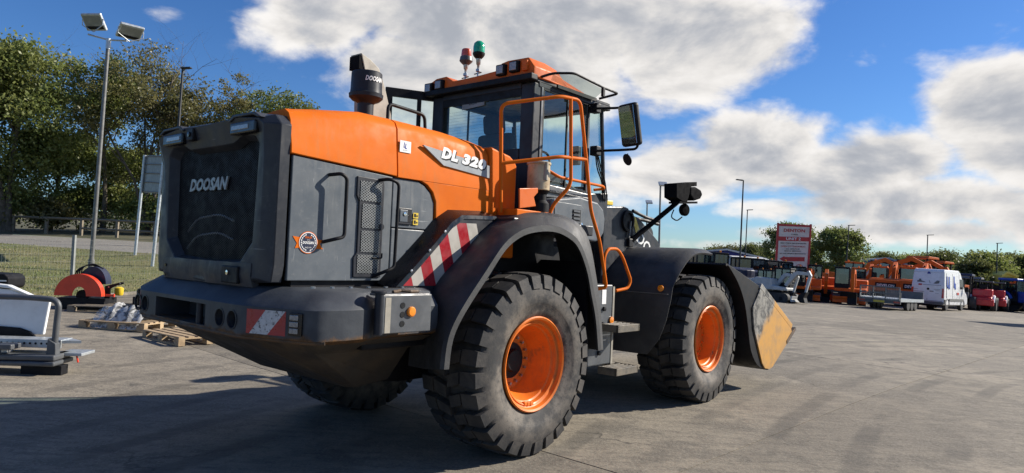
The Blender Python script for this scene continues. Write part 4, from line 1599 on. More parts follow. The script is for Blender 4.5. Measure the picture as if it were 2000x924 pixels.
# side skirt with its vent
MB().prism([(0.66, 2.17), (1.12, 2.235), (1.44, 2.205), (1.55, 2.14), (1.585, 2.04), (1.575, 1.90), (1.50, 1.82), (1.42, 1.80), (0.66, 1.86)], 'y', -0.915, -0.68).build('cab_skirt', 'panel_grey', LD, bevel=0.02, seg=3)
sk = MB().prism([(0.70, 2.135), (0.74, 2.155), (1.14, 2.15), (1.18, 2.12), (1.165, 1.90), (0.72, 1.92)], 'y', -0.922, -0.912).build('skirt_cover', 'panel_grey', LD, bevel=0.006)
MB().bb(0.995, 1.13, -0.9255, -0.9215, 1.915, 2.10).build('vent_recess', 'black', sk)
for k in range(5):
    MB().box((1.055, -0.929, 1.94 + k * 0.036), (0.105, 0.010, 0.018), Matrix.Rotation(RAD(0), 3, 'X')).build('vent_slat', 'cab_grey', sk)
MB().lathe([(0.022, 0), (0.022, 0.006), (0, 0.008)], (1.145, -0.923, 1.955), (0, -1, 0), 14).build('lock', 'chrome', sk)
for side in (1,):
    MB().bb(0.66, 1.55, 0.68, 0.90, 1.82, 2.20).build('cab_skirt', 'panel_grey', LD, bevel=0.02)
# fascia sill under the side glass
MB().prism([(0.66, 2.20), (1.55, 2.23), (1.60, 2.30), (0.66, 2.34)], 'y', -0.74, -0.66).build('window_sill', 'cab_grey', LD, bevel=0.01)
MB().tube([(0.72, -0.75, 2.27), (1.52, -0.75, 2.25)], 0.014, 8).build('sill_rail', 'dark_grey', LD, smooth=40)

ZT = 3.29
for side in (-1, 1):
    s = side
    # rear corner pillar, door pillar, front pillar
    MB().prism([(s * 0.545, 1.95), (s * 0.705, 1.95), (s * 0.705, ZT), (s * 0.545, ZT)], 'x', 0.590, 0.70).build('cab_pillar', 'dark_grey', LD, bevel=0.012)
    MB().add([Vector((1.52, s * 0.70, 2.28)), Vector((1.58, s * 0.70, 2.28)), Vector((1.58, s * 0.64, 2.28)), Vector((1.52, s * 0.64, 2.28)), Vector((1.49, s * 0.70, ZT)), Vector((1.545, s * 0.70, ZT)), Vector((1.545, s * 0.64, ZT)), Vector((1.49, s * 0.64, ZT))],
             [(0, 1, 2, 3), (7, 6, 5, 4), (0, 4, 5, 1), (1, 5, 6, 2), (2, 6, 7, 3), (3, 7, 4, 0)]).build('cab_pillar', 'cab_grey' if s < 0 else 'dark_grey', LD, bevel=0.006)
    MB().bb(0.66, 1.92, s * 0.655, s * 0.712, 3.255, 3.315).build('roof_rail', 'dark_grey', LD, bevel=0.008)
    MB().bb(0.702, 0.735, s * 0.665, s * 0.712, 2.30, 3.26).build('door_frame', 'cab_grey' if s < 0 else 'dark_grey', LD, bevel=0.004)
    MB().bb(1.135, 1.150, s * 0.690, s * 0.709, 2.33, 3.255).build('window_divider', 'black', LD)
    MB().add([Vector((0.72, s * 0.698, 2.30)), Vector((1.53, s * 0.698, 2.30)), Vector((1.50, s * 0.698, 3.27)), Vector((0.72, s * 0.698, 3.27))], [(0, 1, 2, 3)]).build('side_glass', 'glass_cab', LD, fix=False)
    if s < 0:
        MB().bb(0.735, 1.49, -0.712, -0.700, 3.24, 3.258).bb(0.735, 0.75, -0.712, -0.700, 2.32, 3.25).bb(1.50, 1.515, -0.712, -0.700, 2.32, 3.25).bb(0.735, 1.51, -0.712, -0.700, 2.318, 2.336).build('window_seal', 'black', LD)
# rear window
MB().bb(0.586, 0.66, -0.545, 0.545, 3.245, 3.315).build('rear_header', 'dark_grey', LD, bevel=0.006)
MB().bb(0.586, 0.66, -0.545, 0.545, 2.55, 2.66).build('rear_sill', 'dark_grey', LD, bevel=0.006)
MB().add([Vector((0.606, -0.545, 2.66)), Vector((0.606, 0.545, 2.66)), Vector((0.606, 0.545, 3.245)), Vector((0.606, -0.545, 3.245))], [(0, 1, 2, 3)]).build('rear_glass', 'glass_rear', LD, fix=False)
MB().bb(0.592, 0.602, -0.545, 0.545, 3.17, 3.245).build('rear_glass_band', 'black', LD)
st_ = MB().prism([(0.255, 3.115), (-0.06, 3.135), (-0.06, 3.195), (0.255, 3.175)], 'x', 0.5955, 0.5925).build('window_sticker', 'sign_back', LD)
text_flat('lettering', 'Lloyd', (0.5915, 0.155, 3.148), (0, -0.11, 0.006), (0, 0, 0.034), 'black', st_, bold=0.02)
# heating wires in the rear glass
hw = MB()
for k in range(13):
    hw.bb(0.6095, 0.6105, -0.52, 0.52, 2.72 + k * 0.032, 2.7212 + k * 0.032)
hw.build('heater_wires', 'black', LD)
# front windscreen frame and glass
MB().add([Vector((1.97, -0.62, 2.34)), Vector((1.97, 0.62, 2.34)), Vector((1.86, 0.62, 3.27)), Vector((1.86, -0.62, 3.27))], [(0, 1, 2, 3)]).build('windscreen', 'glass_cab', LD, fix=False)
for s in (-1, 1):
    MB().add([Vector((1.56, s * 0.69, 2.32)), Vector((1.97, s * 0.62, 2.34)), Vector((1.86, s * 0.62, 3.27)), Vector((1.53, s * 0.69, 3.27))], [(0, 1, 2, 3)]).build('corner_glass', 'glass_cab', LD, fix=False)
    MB().tube([(1.975, s * 0.63, 2.30), (1.865, s * 0.63, 3.28)], 0.022, 8).build('front_pillar', 'dark_grey', LD)
MB().bb(1.83, 1.90, -0.66, 0.66, 3.25, 3.32).build('front_header', 'dark_grey', LD, bevel=0.006)
# roof: raised orange shell with a dip between the lamp pods
rp = [(0.735, 3.315), (0.745, 3.395), (0.70, 3.455), (0.62, 3.485), (0.47, 3.490), (0.36, 3.425), (0.0, 3.432), (-0.25, 3.448), (-0.32, 3.512), (-0.40, 3.525), (-0.66, 3.520), (-0.735, 3.425), (-0.735, 3.33)]
rr = MB()


def roofsec(x, k, dz):
    return [Vector((x, y * k, 3.33 + (z - 3.33) * (1 if dz == 0 else dz))) for y, z in rp]


rr.loft([roofsec(0.545, 0.99, 0), roofsec(0.57, 1.0, 0), roofsec(0.80, 1.0, 1.0), roofsec(1.0, 0.97, 0.92), roofsec(1.2, 0.86, 0.74), roofsec(1.7, 0.78, 0.50), roofsec(1.9, 0.72, 0.28)])
roof = rr.build('cab_roof', 'orange_old', LD, smooth=28, bevel=0.008)
MB().bb(0.56, 1.90, -0.715, 0.715, 3.30, 3.335).build('roof_tray', 'dark_grey', LD, bevel=0.006)
MB().bb(0.500, 0.60, -0.74, 0.74, 3.295, 3.355).build('rear_lamp_bar', 'black', LD, bevel=0.01)
for y, z in ((0.70, 3.385), (0.54, 3.400), (-0.335, 3.435), (-0.505, 3.445)):
    h_ = MB().bb(0.50, 0.57, y - 0.058, y + 0.058, z - 0.055, z + 0.055).build('work_light', 'black', LD, bevel=0.012)
    MB().bb(0.492, 0.503, y - 0.040, y + 0.040, z - 0.040, z + 0.040).build('light_lens', 'lens', h_, bevel=0.004)
MB().bb(0.515, 0.56, -0.665, -0.60, 3.39, 3.49).build('lamp_bracket', 'orange_old', LD, bevel=0.008)
# beacons on their stems
for (yy, zb, zt, mt_, shape) in ((0.235, 3.40, 3.62, 'beacon_red', 0), (0.055, 3.42, 3.655, 'beacon_green', 1)):
    stem = MB()
    stem.lathe([(0.010, zb - 0.08), (0.010, zb + 0.07), (0.024, zb + 0.075), (0.024, zb + 0.10), (0.012, zb + 0.105), (0.014, zb + 0.14), (0.022, zb + 0.15), (0.028, zt - 0.02)], (0.60, yy, 0), (0, 0, 1), 14)
    b_ = stem.build('beacon', 'steel', LD, smooth=35)
    k = MB()
    if shape == 0:
        k.lathe([(0.030, zt - 0.03), (0.058, zt - 0.005), (0.070, zt + 0.01), (0.062, zt + 0.055), (0.05, zt + 0.06)], (0.60, yy, 0), (0, 0, 1), 24)
        k.build('beacon_base', 'cab_grey', b_, smooth=30)
        MB().lathe([(0.052, zt + 0.05), (0.054, zt + 0.075), (0.049, zt + 0.128), (0.042, zt + 0.136), (0, 0.138 + zt)], (0.60, yy, 0), (0, 0, 1), 24).build('beacon_lens', mt_, b_, smooth=30)
    else:
        k.lathe([(0.028, zt - 0.03), (0.05, zt - 0.008), (0.062, zt + 0.012), (0.064, zt + 0.03), (0.06, zt + 0.034)], (0.60, yy, 0), (0, 0, 1), 24)
        k.build('beacon_base', 'black', b_, smooth=30)
        MB().lathe([(0.060, zt + 0.032), (0.060, zt + 0.095), (0.052, zt + 0.130), (0.030, zt + 0.152), (0, zt + 0.158)], (0.60, yy, 0), (0, 0, 1), 24).build('beacon_lens', mt_, b_, smooth=40)
    MB().tube([(0.60, yy - 0.05, zb + 0.06), (0.60, yy + 0.05, zb + 0.055)], 0.006, 6).build('clamp', 'black', b_)
MB().tube([(0.60, 0.30, 3.415), (0.60, 0.02, 3.440)], 0.012, 8).build('beacon_bar', 'black', LD)
# tubular roof guard and its tinted visor
gy = -0.78
g0 = [LY(1058, 150, -0.74), LY(1080, 143, -0.80), LY(1122, 143, -0.93), LY(1180, 172, -0.93), LY(1208, 183, -0.93), LY(1170, 193, -0.74)]
MB().tube(arc_path(g0, 0.05), 0.013, 8).build('roof_guard', 'black', LD, smooth=40)
MB().add([g0[1] + Vector((0, 0, -.015)), g0[2] + Vector((0, 0, -.015)), g0[3] + Vector((0, 0, -.02)), Vector((1.55, -0.74, 3.31)), Vector((0.80, -0.74, 3.345))], [(0, 1, 2, 3, 4)]).build('rain_visor', 'glass_rear', LD, fix=False)
MB().bb(0.9, 1.58, -0.755, -0.735, 3.29, 3.325).build('visor_gutter', 'black', LD)
MB().box(LY(1178, 180, -0.93), (0.03, 0.03, 0.09)).build('guard_clip', 'black', LD)

# seat, steering column, far mirror seen through the glass
stt = MB()
stt.bb(0.92, 1.42, -0.26, 0.26, 2.10, 2.30)
sto = stt.build('seat', 'seat', LD, bevel=0.04, seg=3)
MB().box((0.90, 0, 2.58), (0.14, 0.46, 0.62), Matrix.Rotation(RAD(-8), 3, 'Y')).build('backrest', 'seat', sto, bevel=0.05, seg=3)
MB().box((0.82, 0.0, 2.98), (0.10, 0.27, 0.21), Matrix.Rotation(RAD(-8), 3, 'Y')).build('headrest', 'seat', sto, bevel=0.045, seg=3)
MB().box((0.815, -0.02, 2.60), (0.02, 0.30, 0.30), Matrix.Rotation(RAD(-8), 3, 'Y')).build('backrest_panel', 'seat_tan', sto, bevel=0.008)
MB().tube([(0.9, -0.19, 2.95), (0.88, -0.23, 2.62)], 0.012, 6).build('seat_belt', 'black', sto)
for s in (-1, 1):
    MB().bb(0.95, 1.45, s * 0.30, s * 0.44, 2.36, 2.46).build('armrest', 'seat', sto, bevel=0.03)
scx = MB()
scx.tube([(1.72, 0, 2.1), (1.55, 0, 2.62)], 0.035, 10)
sco = scx.build('steering_column', 'black', LD)
rg = []
for k in range(25):
    a = 2 * math.pi * k / 24
    rg.append(Vector((1.53 + math.cos(a) * 0.19 * 0.35, math.sin(a) * 0.19, 2.64 + math.cos(a) * 0.19 * 0.9)))
MB().tube(rg, 0.014, 8).build('steering_wheel', 'black', sco, smooth=40)
MB().bb(1.50, 1.56, -0.60, -0.48, 2.62, 2.82).build('monitor', 'black', LD, bevel=0.01)
MB().bb(0.76, 0.80, -0.66, -0.60, 2.40, 2.47).build('warning_tag', 'yellow', LD)
MB().bb(0.67, 1.9, -0.62, 0.62, 1.86, 1.98).build('cab_floor', 'black', LD)

# left door swung open behind the cab: frame with two panes
dl = empty('open_door', (0, 0, 0))
dl.parent = LD
zb_, zt_ = 2.40, 3.36
x0_, x1_ = 0.16, 0.66
yd0, yd1 = 0.98, 0.72


def dpt(t, z):
    return Vector((x0_ + (x1_ - x0_) * t, yd0 + (yd1 - yd0) * t, z))


def dbar(t0, t1, z0, z1, nm, m_, th=0.02):
    n = Vector((-(yd1 - yd0), (x1_ - x0_), 0)).normalized() * th
    a, b_, c_, d_ = dpt(t0, z0), dpt(t1, z0), dpt(t1, z1), dpt(t0, z1)
    MB().add([a - n, b_ - n, c_ - n, d_ - n, a + n, b_ + n, c_ + n, d_ + n], [(0, 1, 2, 3), (7, 6, 5, 4), (0, 4, 5, 1), (1, 5, 6, 2), (2, 6, 7, 3), (3, 7, 4, 0)]).build(nm, m_, dl)


dbar(0, 0.13, zb_, zt_, 'door_frame', 'black')
dbar(0.62, 0.69, zb_, zt_ - 0.09, 'door_frame', 'black')
dbar(0.13, 1.0, zt_ - 0.09, zt_, 'door_frame', 'black')
dbar(0.13, 1.0, zb_, zb_ + 0.1, 'door_frame', 'black')
MB().add([dpt(0.13, zb_ + 0.1), dpt(1, zb_ + 0.1), dpt(1, zt_ - 0.09), dpt(0.13, zt_ - 0.09)], [(0, 1, 2, 3)]).build('door_glass', 'glass_cab', dl, fix=False)

# ---------------------------------------------------------------- orange handrails
RT = 0.0165
A_ = LY(978, 415, -0.95)
At = LY(979, 203, -0.95)
Bb = LY(1096, 188, -1.24)
Cc = LY(1133, 196, -1.25)
Cd = LY(1145, 312, -1.25)
rail = [A_, At, Bb, Cc, Cd, LY(1154, 412, -1.25), LY(1171, 470, -1.25), LY(1182, 545, -1.25), LY(1184, 562, -1.25), LY(1168, 564, -1.2)]
hr = MB()
hr.tube(arc_path(rail, 0.07, 6), RT, 10)
hro = hr.build('handrail', 'orange', LD, smooth=45)
Am = LY(978, 319, -0.95)
Bm = LY(1095, 306, -1.24)
MB().tube(arc_path([Am, Bm, Cd], 0.05), RT, 10).build('mid_rail', 'orange', hro, smooth=45)
MB().tube(arc_path([LY(1115, 190, -1.245), LY(1115, 362, -1.245), LY(1082, 398, -1.15), LY(1074, 416, -1.13), LY(1074, 430, -1.13)], 0.07), RT, 10).build('rail_post', 'orange', hro, smooth=45)
MB().tube(arc_path([LY(1066, 330, -0.80), LY(1092, 346, -0.86), LY(1178, 364, -0.86), LY(1180, 369, -0.80), LY(1160, 371, -0.74)], 0.05), RT * 0.9, 10).build('door_rail', 'orange', LD, smooth=45)
# small loop near the base of post A
MB().tube(arc_path([LY(1180, 566, -1.1), LY(1180, 500, -1.1), LY(1188, 486, -1.1), LY(1206, 486, -1.1), LY(1216, 502, -1.1), LY(1232, 548, -1.1), LY(1226, 563, -1.1), LY(1203, 568, -1.08)], 0.08), RT, 10).build('step_handrail', 'orange', LD, smooth=45)

# filter bowl and its bracket
tk = MB()
tc_ = LY(1052, 345, -1.0)
tk.lathe([(0.098, 2.215), (0.102, 2.22), (0.102, 2.44), (0.110, 2.445), (0.110, 2.462), (0.104, 2.467), (0, 2.468)], (tc_.x, -1.0, 0), (0, 0, 1), 28)
tko = tk.build('grease_reservoir', 'plastic_tank', LD, smooth=30)
MB().lathe([(0.026, 2.30), (0.026, 2.46)], (tc_.x - 0.02, -1.09, 0), (0, 0, 1), 12).build('sight_tube', 'beige', tko, smooth=40)
MB().lathe([(0.085, 2.02), (0.085, 2.10), (0.06, 2.13), (0.06, 2.18), (0.09, 2.215)], (tc_.x + 0.03, -1.0, 0), (0, 0, 1), 20).build('pump_body', 'black', tko, smooth=30)
MB().prism(lyp([(1015, 368), (1051, 367), (1051, 376), (1043, 385), (1047, 403), (1015, 407)], -1.10), 'y', -1.10, -1.085).build('reservoir_bracket', 'orange_old', LD, bevel=0.005)

# ---------------------------------------------------------------- mirrors
hb = MB()
ma = LY(1160, 212, -0.78)
mb_ = LY(1236, 207, -1.35)
MB().tube(arc_path([ma, LY(1205, 211, -1.10), mb_, LY(1246, 230, -1.40), LY(1246, 291, -1.40), LY(1215, 293, -1.2), LY(1160, 295, -0.78)], 0.06), 0.013, 8).build('mirror_arm', 'black', LD, smooth=40)
for v in (212, 295):
    MB().box(LY(1163, v, -0.76), (0.09, 0.09, 0.10)).build('mirror_clamp', 'black', LD, bevel=0.01)
# mirror body: faces back towards the driver
mc = LY(1231, 244, -1.36)
mr = _dirL(Vector((-0.80, -0.55, -0.20))).normalized().to_track_quat('-X', 'Z').to_matrix()
mo = MB().box(mc, (0.075, 0.235, 0.41), mr).build('mirror', 'black', LD, bevel=0.03, seg=3)
MB().box(mc + mr @ Vector((-0.0385, 0, 0)), (0.003, 0.20, 0.365), mr).build('mirror_glass', 'mirror_glass', mo)
rm = LY(1225, 312, -1.33)
MB().lathe([(0.0, -0.012), (0.055, -0.008), (0.060, 0.0), (0.055, 0.004), (0, 0.006)], rm, Vector((-1, 0.35, -0.5)), 20).build('wide_mirror', 'black', LD, smooth=30)
MB().tube([rm, LY(1226, 300, -1.33)], 0.006, 6).build('mirror_stem', 'black', LD)
# cables down the front pillar
for k in range(3):
    MB().tube(arc_path([LY(1163 + 2 * k, 300, -0.74), LY(1166 + 4 * k, 330, -0.76), LY(1176 + 3 * k, 355, -0.74), LY(1178 + 4 * k, 392, -0.70)], 0.1), 0.008, 6).build('cable', 'black', LD, smooth=40)

# ---------------------------------------------------------------- ladder on the right
lad = MB()
lad.prism([(1.02, 0.60), (1.42, 0.60), (1.42, 1.38), (1.02, 1.38)], 'y', -1.145, -0.62)
lado = lad.build('tank_box', 'cab_grey', LD, bevel=0.012)
for z0 in (0.985, 0.575):
    s_ = MB()
    s_.bb(1.20, 1.60, -1.36, -1.33, z0 - 0.05, z0 + 0.02)
    s_.bb(1.20, 1.23, -1.36, -1.145, z0 - 0.05, z0 + 0.02)
    s_.bb(1.57, 1.60, -1.36, -1.10, z0 - 0.05, z0 + 0.02)
    s_.bb(1.42, 1.60, -1.11, -1.08, z0 - 0.05, z0 + 0.02)
    for k in range(4):
        s_.bb(1.23, 1.57, -1.31 + k * 0.045, -1.295 + k * 0.045, z0 - 0.01, z0 + 0.018)
    s_.build('step', 'step_metal', lado, bevel=0.004)
MB().bb(1.42, 1.45, -1.15, -1.12, 0.58, 1.36).build('ladder_rail', 'beige', lado)
MB().bb(1.42, 1.45, -1.15, -0.9, 0.57, 0.60).build('ladder_foot', 'beige', lado)
MB().bb(1.225, 1.30, -1.149, -1.144, 1.19, 1.33).build('decal', 'text_white', lado, bevel=0.01)
for x, z in ((1.265, 1.145), (1.24, 1.00), (1.20, 0.72)):
    MB().lathe([(0.022, 0), (0.022, 0.02), (0, 0.024)], (x, -1.145, z), (0, -1, 0), 10).build('catch', 'black', lado)
MB().lathe([(0.034, 0), (0.034, 0.014), (0, 0.020)], (1.40, -1.147, 1.03), (0, -1, 0), 18).build('amber_reflector', 'amber', lado, smooth=30)

# ---------------------------------------------------------------- front frame, fenders, lift arms
for s in (-1, 1):
    tw = MB()
    tw.prism([(2.18, 1.20), (2.92, 1.20), (2.96, 1.72), (2.80, 2.17), (2.73, 2.255), (2.64, 2.27), (2.20, 2.235)], 'y', s * 0.50, s * 0.33)
    two = tw.build('arm_tower', 'dark_grey', LD, bevel=0.015)
    MB().lathe([(0.13, 0), (0.13, 0.03), (0.10, 0.035), (0.095, 0.01), (0, 0.01)], (2.70, s * 0.50, 2.10), (0, s, 0), 20).build('pivot_cap', 'black', two, smooth=30)
    MB().box((2.73, s * 0.525, 2.00), (0.02, 0.02, 0.20), Matrix.Rotation(0.15, 3, 'Y')).build('grease_line', 'lamp_grey', two)
    # lift arm, lettered
    ar = MB()
    ar.prism([(2.62, 2.05), (2.80, 2.20), (3.05, 2.16), (3.55, 1.90), (3.95, 1.35), (4.10, 0.85), (4.02, 0.62), (3.86, 0.66), (3.75, 1.05), (3.45, 1.45), (3.05, 1.66), (2.66, 1.86)], 'y', s * 0.46, s * 0.36)
    aro = ar.build('lift_arm', 'dark_grey', LD, bevel=0.012)
    MB().tube([(2.55, s * 0.26, 1.20), (3.55, s * 0.26, 1.45)], 0.07, 14).build('lift_cylinder', 'black', LD, smooth=40)
    if s < 0:
        d0 = Vector((0.80, 0, -0.46)).normalized()
        up = Vector((0.46, 0, 0.80)).normalized()
        text_flat('lettering', 'DOOSAN', LY(1243, 470, -0.462) + up * 0.0, d0 * 0.95, up * 0.15, 'text_white', aro, shear=0.2, bold=0.02)
        MB().prism([(2.88, 2.17), (2.96, 2.165), (3.06, 2.02), (2.98, 1.97)], 'y', -0.461, -0.464).build('warning_decal', 'yellow', aro)
# bell crank and link, bucket cylinder
MB().prism([(3.30, 2.05), (3.50, 2.15), (3.60, 2.05), (3.62, 1.60), (3.75, 1.15), (3.60, 1.10), (3.40, 1.55)], 'y', -0.16, 0.16).build('bell_crank', 'dark_grey', LD, bevel=0.015)
MB().lathe([(0.11, 0), (0.11, 0.66), (0, 0.66)], (3.54, 0.33, 1.97), (0, -1, 0), 20).build('crank_pin', 'dark_grey', LD, smooth=40)
MB().tube([(2.5, 0, 2.05), (3.1, 0, 2.08)], 0.085, 16).build('tilt_cylinder', 'black', LD, smooth=40)
MB().tube([(3.05, 0, 2.08), (3.45, 0, 2.09)], 0.045, 12).build('cylinder_rod', 'chrome', LD, smooth=40)
for k, (za, zb2) in enumerate(((2.33, 2.14), (2.28, 2.08))):
    MB().tube(arc_path([LY(1236, 412 + 14 * k, 0.05), LY(1262, 425 + 6 * k, 0.05), LY(1285, 432 + 6 * k, 0.05)], 0.1), 0.025, 8).build('boom_hose', 'black', LD, smooth=40)
MB().box(LY(1184, 396, -0.3), (0.16, 0.10, 0.06)).build('filler_cap', 'yellow', LD, bevel=0.012)
# headlamp on its stalk (both sides)
for s in (-1, 1):
    y0, y1 = 0.50, 0.78
    def hp(u, v, yy):
        p = LY(u, v, -yy)
        return Vector((p.x, p.y * (-s), p.z))
    a, b_ = hp(1228, 474, y0), hp(1322, 396, y1)
    stalk = MB().tube([a, b_], 0.033, 8).build('headlamp_stalk', 'matte_black', LD)
    ps = [hp(u, v, y1 + 0.004) for u, v in ((1306, 394), (1341, 394), (1341, 398), (1306, 398))]
    vs = ps + [Vector((p.x, p.y + s * 0.15, p.z)) for p in ps]
    MB().add(vs, [(0, 1, 2, 3), (7, 6, 5, 4), (0, 4, 5, 1), (1, 5, 6, 2), (2, 6, 7, 3), (3, 7, 4, 0)]).build('lamp_tray', 'matte_black', stalk)
    MB().tube([hp(1335, 396, y1), hp(1337, 408, y1)], 0.015, 6).build('indicator_stem', 'matte_black', stalk)
    MB().box(a, (0.10, 0.08, 0.10)).build('stalk_foot', 'black', stalk, bevel=0.01)
    ps = [hp(u, v, y1) for u, v in ((1297, 359), (1337, 356), (1337, 364), (1326, 365), (1318, 394), (1310, 394), (1297, 386))]
    vs = ps + [Vector((p.x + 0.02, p.y + s * 0.16, p.z)) for p in ps]
    n = len(ps)
    MB().add(vs, [tuple(range(n)), tuple(range(2 * n - 1, n - 1, -1))] + [(i, i + n, (i + 1) % n + n, (i + 1) % n) for i in range(n)]).build('lamp_guard', 'matte_black', stalk, bevel=0.004)
    ps = [hp(u, v, y1 + 0.01) for u, v in ((1326, 366), (1337, 366), (1347, 372), (1350, 381), (1346, 389), (1334, 393), (1326, 382))]
    vs = ps + [Vector((p.x, p.y + s * 0.16, p.z)) for p in ps]
    n = len(ps)
    hl = MB().add(vs, [tuple(range(n)), tuple(range(2 * n - 1, n - 1, -1))] + [(i, i + n, (i + 1) % n + n, (i + 1) % n) for i in range(n)]).build('headlamp', 'matte_black', LD, bevel=0.02, seg=3)
    hl2 = hp(1339, 377, y1 + 0.012)
    MB().box(hl2, (0.05, 0.006, 0.035)).build('lamp_lens', 'lens', hl)
    ic = hp(1337, 410, y1)
    MB().lathe([(0.0, -0.03), (0.075, -0.025), (0.080, 0.01), (0.06, 0.03), (0, 0.034)], ic, (-0.35, s * 1.0, 0), 22).build('indicator', 'matte_black', hl, smooth=30)
    MB().tube(arc_path([hp(1316, 410, y1), hp(1310, 424, y1), hp(1322, 432, y1), hp(1332, 424, y1)], 0.06), 0.008, 6).build('lamp_cable', 'matte_black', hl, smooth=40)

# front fenders
fpath = [(2.20, 0.62), (2.205, 1.0), (2.215, 1.29), (2.27, 1.42), (2.40, 1.56), (2.58, 1.70), (2.75, 1.775), (2.95, 1.80), (3.22, 1.795)]
for s in (-1, 1):
    f = MB()
    secs = []
    for i, (x, z) in enumerate(spline(fpath, 4)):
        yo = interp([(0.62, 1.10), (0.80, 1.24), (1.0, 1.31), (1.25, 1.36)], z)
        nx, nz = (-1, 0) if i < 12 else Vector((-(z - 1.0) * 0.4 - 0.2 + (x - 2.2) * 0.3, 1.0)).normalized()
        th = 0.025
        r = [Vector((x, s * 0.44, z)), Vector((x, s * (yo - 0.09), z)), Vector((x - nx * 0.03, s * yo, z - nz * 0.05 if nz > 0.2 else z)), Vector((x - nx * (0.03 + th), s * (yo - 0.01), z - max(nz, 0) * 0.07)), Vector((x - nx * th, s * (yo - 0.10), z - nz * th)), Vector((x - nx * th, s * 0.44, z - nz * th))]
        secs.append(r)
    f.loft(secs)
    fo_ = f.build('front_fender', 'rubber_fender', LD, smooth=35)
    MB().lathe([(0.034, 0), (0.034, 0.012), (0, 0.018)], (2.205, s * 1.25, 1.345), (-1, 0, 0), 18).build('amber_reflector', 'amber', fo_, smooth=30)
    MB().bb(2.195, 2.203, s * 0.46, s * 1.34, 1.283, 1.290).build('fender_seam', 'lamp_grey', fo_)

# ---------------------------------------------------------------- bucket
YB = 1.43
shell = spline([(3.47, 1.615), (3.78, 1.405), (4.00, 1.15), (4.13, 0.85), (4.25, 0.55), (4.48, 0.345), (4.78, 0.262), (4.95, 0.275), (5.58, 0.60)], 3)
bk = MB()
secs = []
inn = []
for i, (x, z) in enumerate(shell):
    a = Vector(shell[max(0, i - 1)])
    b_ = Vector(shell[min(len(shell) - 1, i + 1)])
    d = (b_ - a).normalized()
    n = Vector((-d.y, d.x))
    if n.x < 0 and i < 12:
        n = -n
    inn.append((x + n.x * 0.03 * (1 if n.y > 0 or n.x > 0 else -1), z + abs(n.y) * 0.03))
bk.loft([[Vector((x, -YB, z)), Vector((x, YB, z)), Vector((xi, YB, zi)), Vector((xi, -YB, zi))] for (x, z), (xi, zi) in zip(shell, inn)])
bko = bk.build('bucket', 'black', LD, smooth=40, bevel=0.004)
side_poly = shell + [(5.66, 0.70), (5.60, 0.80), (4.50, 1.36), (3.52, 1.62)]
for s in (-1, 1):
    MB().prism(side_poly, 'y', s * YB, s * (YB + 0.022)).build('side_plate', 'black', bko, bevel=0.004)
    wear = [(4.22, 1.10), (4.46, 1.335), (5.66, 0.765), (5.70, 0.70), (5.57, 0.585), (4.98, 0.278), (4.86, 0.256), (4.70, 0.285), (4.60, 0.36), (4.28, 0.83)]
    MB().prism(wear, 'y', s * (YB + 0.021), s * (YB + 0.042)).build('wear_plate', 'bucket_wear', bko, bevel=0.004)
    # bevelled top bar of the side edge
    MB().prism([(4.44, 1.345), (4.50, 1.405), (5.72, 0.815), (5.68, 0.755)], 'y', s * (YB - 0.05), s * (YB + 0.043)).build('side_edge', 'bucket_wear', bko, bevel=0.006)
MB().prism([(5.50, 0.55), (5.72, 0.66), (5.86, 0.74), (5.84, 0.77), (5.66, 0.70), (5.48, 0.60)], 'y', -YB - 0.05, YB + 0.05).build('cutting_edge', 'rust_steel', bko, bevel=0.004)
MB().prism([(3.47, 1.600), (3.44, 1.625), (3.47, 1.645), (3.54, 1.625)], 'y', -YB, YB).build('top_bar', 'black', bko, bevel=0.004)
MB().bb(3.55, 3.80, -0.60, -0.40, 1.60, 1.70).build('bucket_bracket', 'yellow', bko, bevel=0.01)

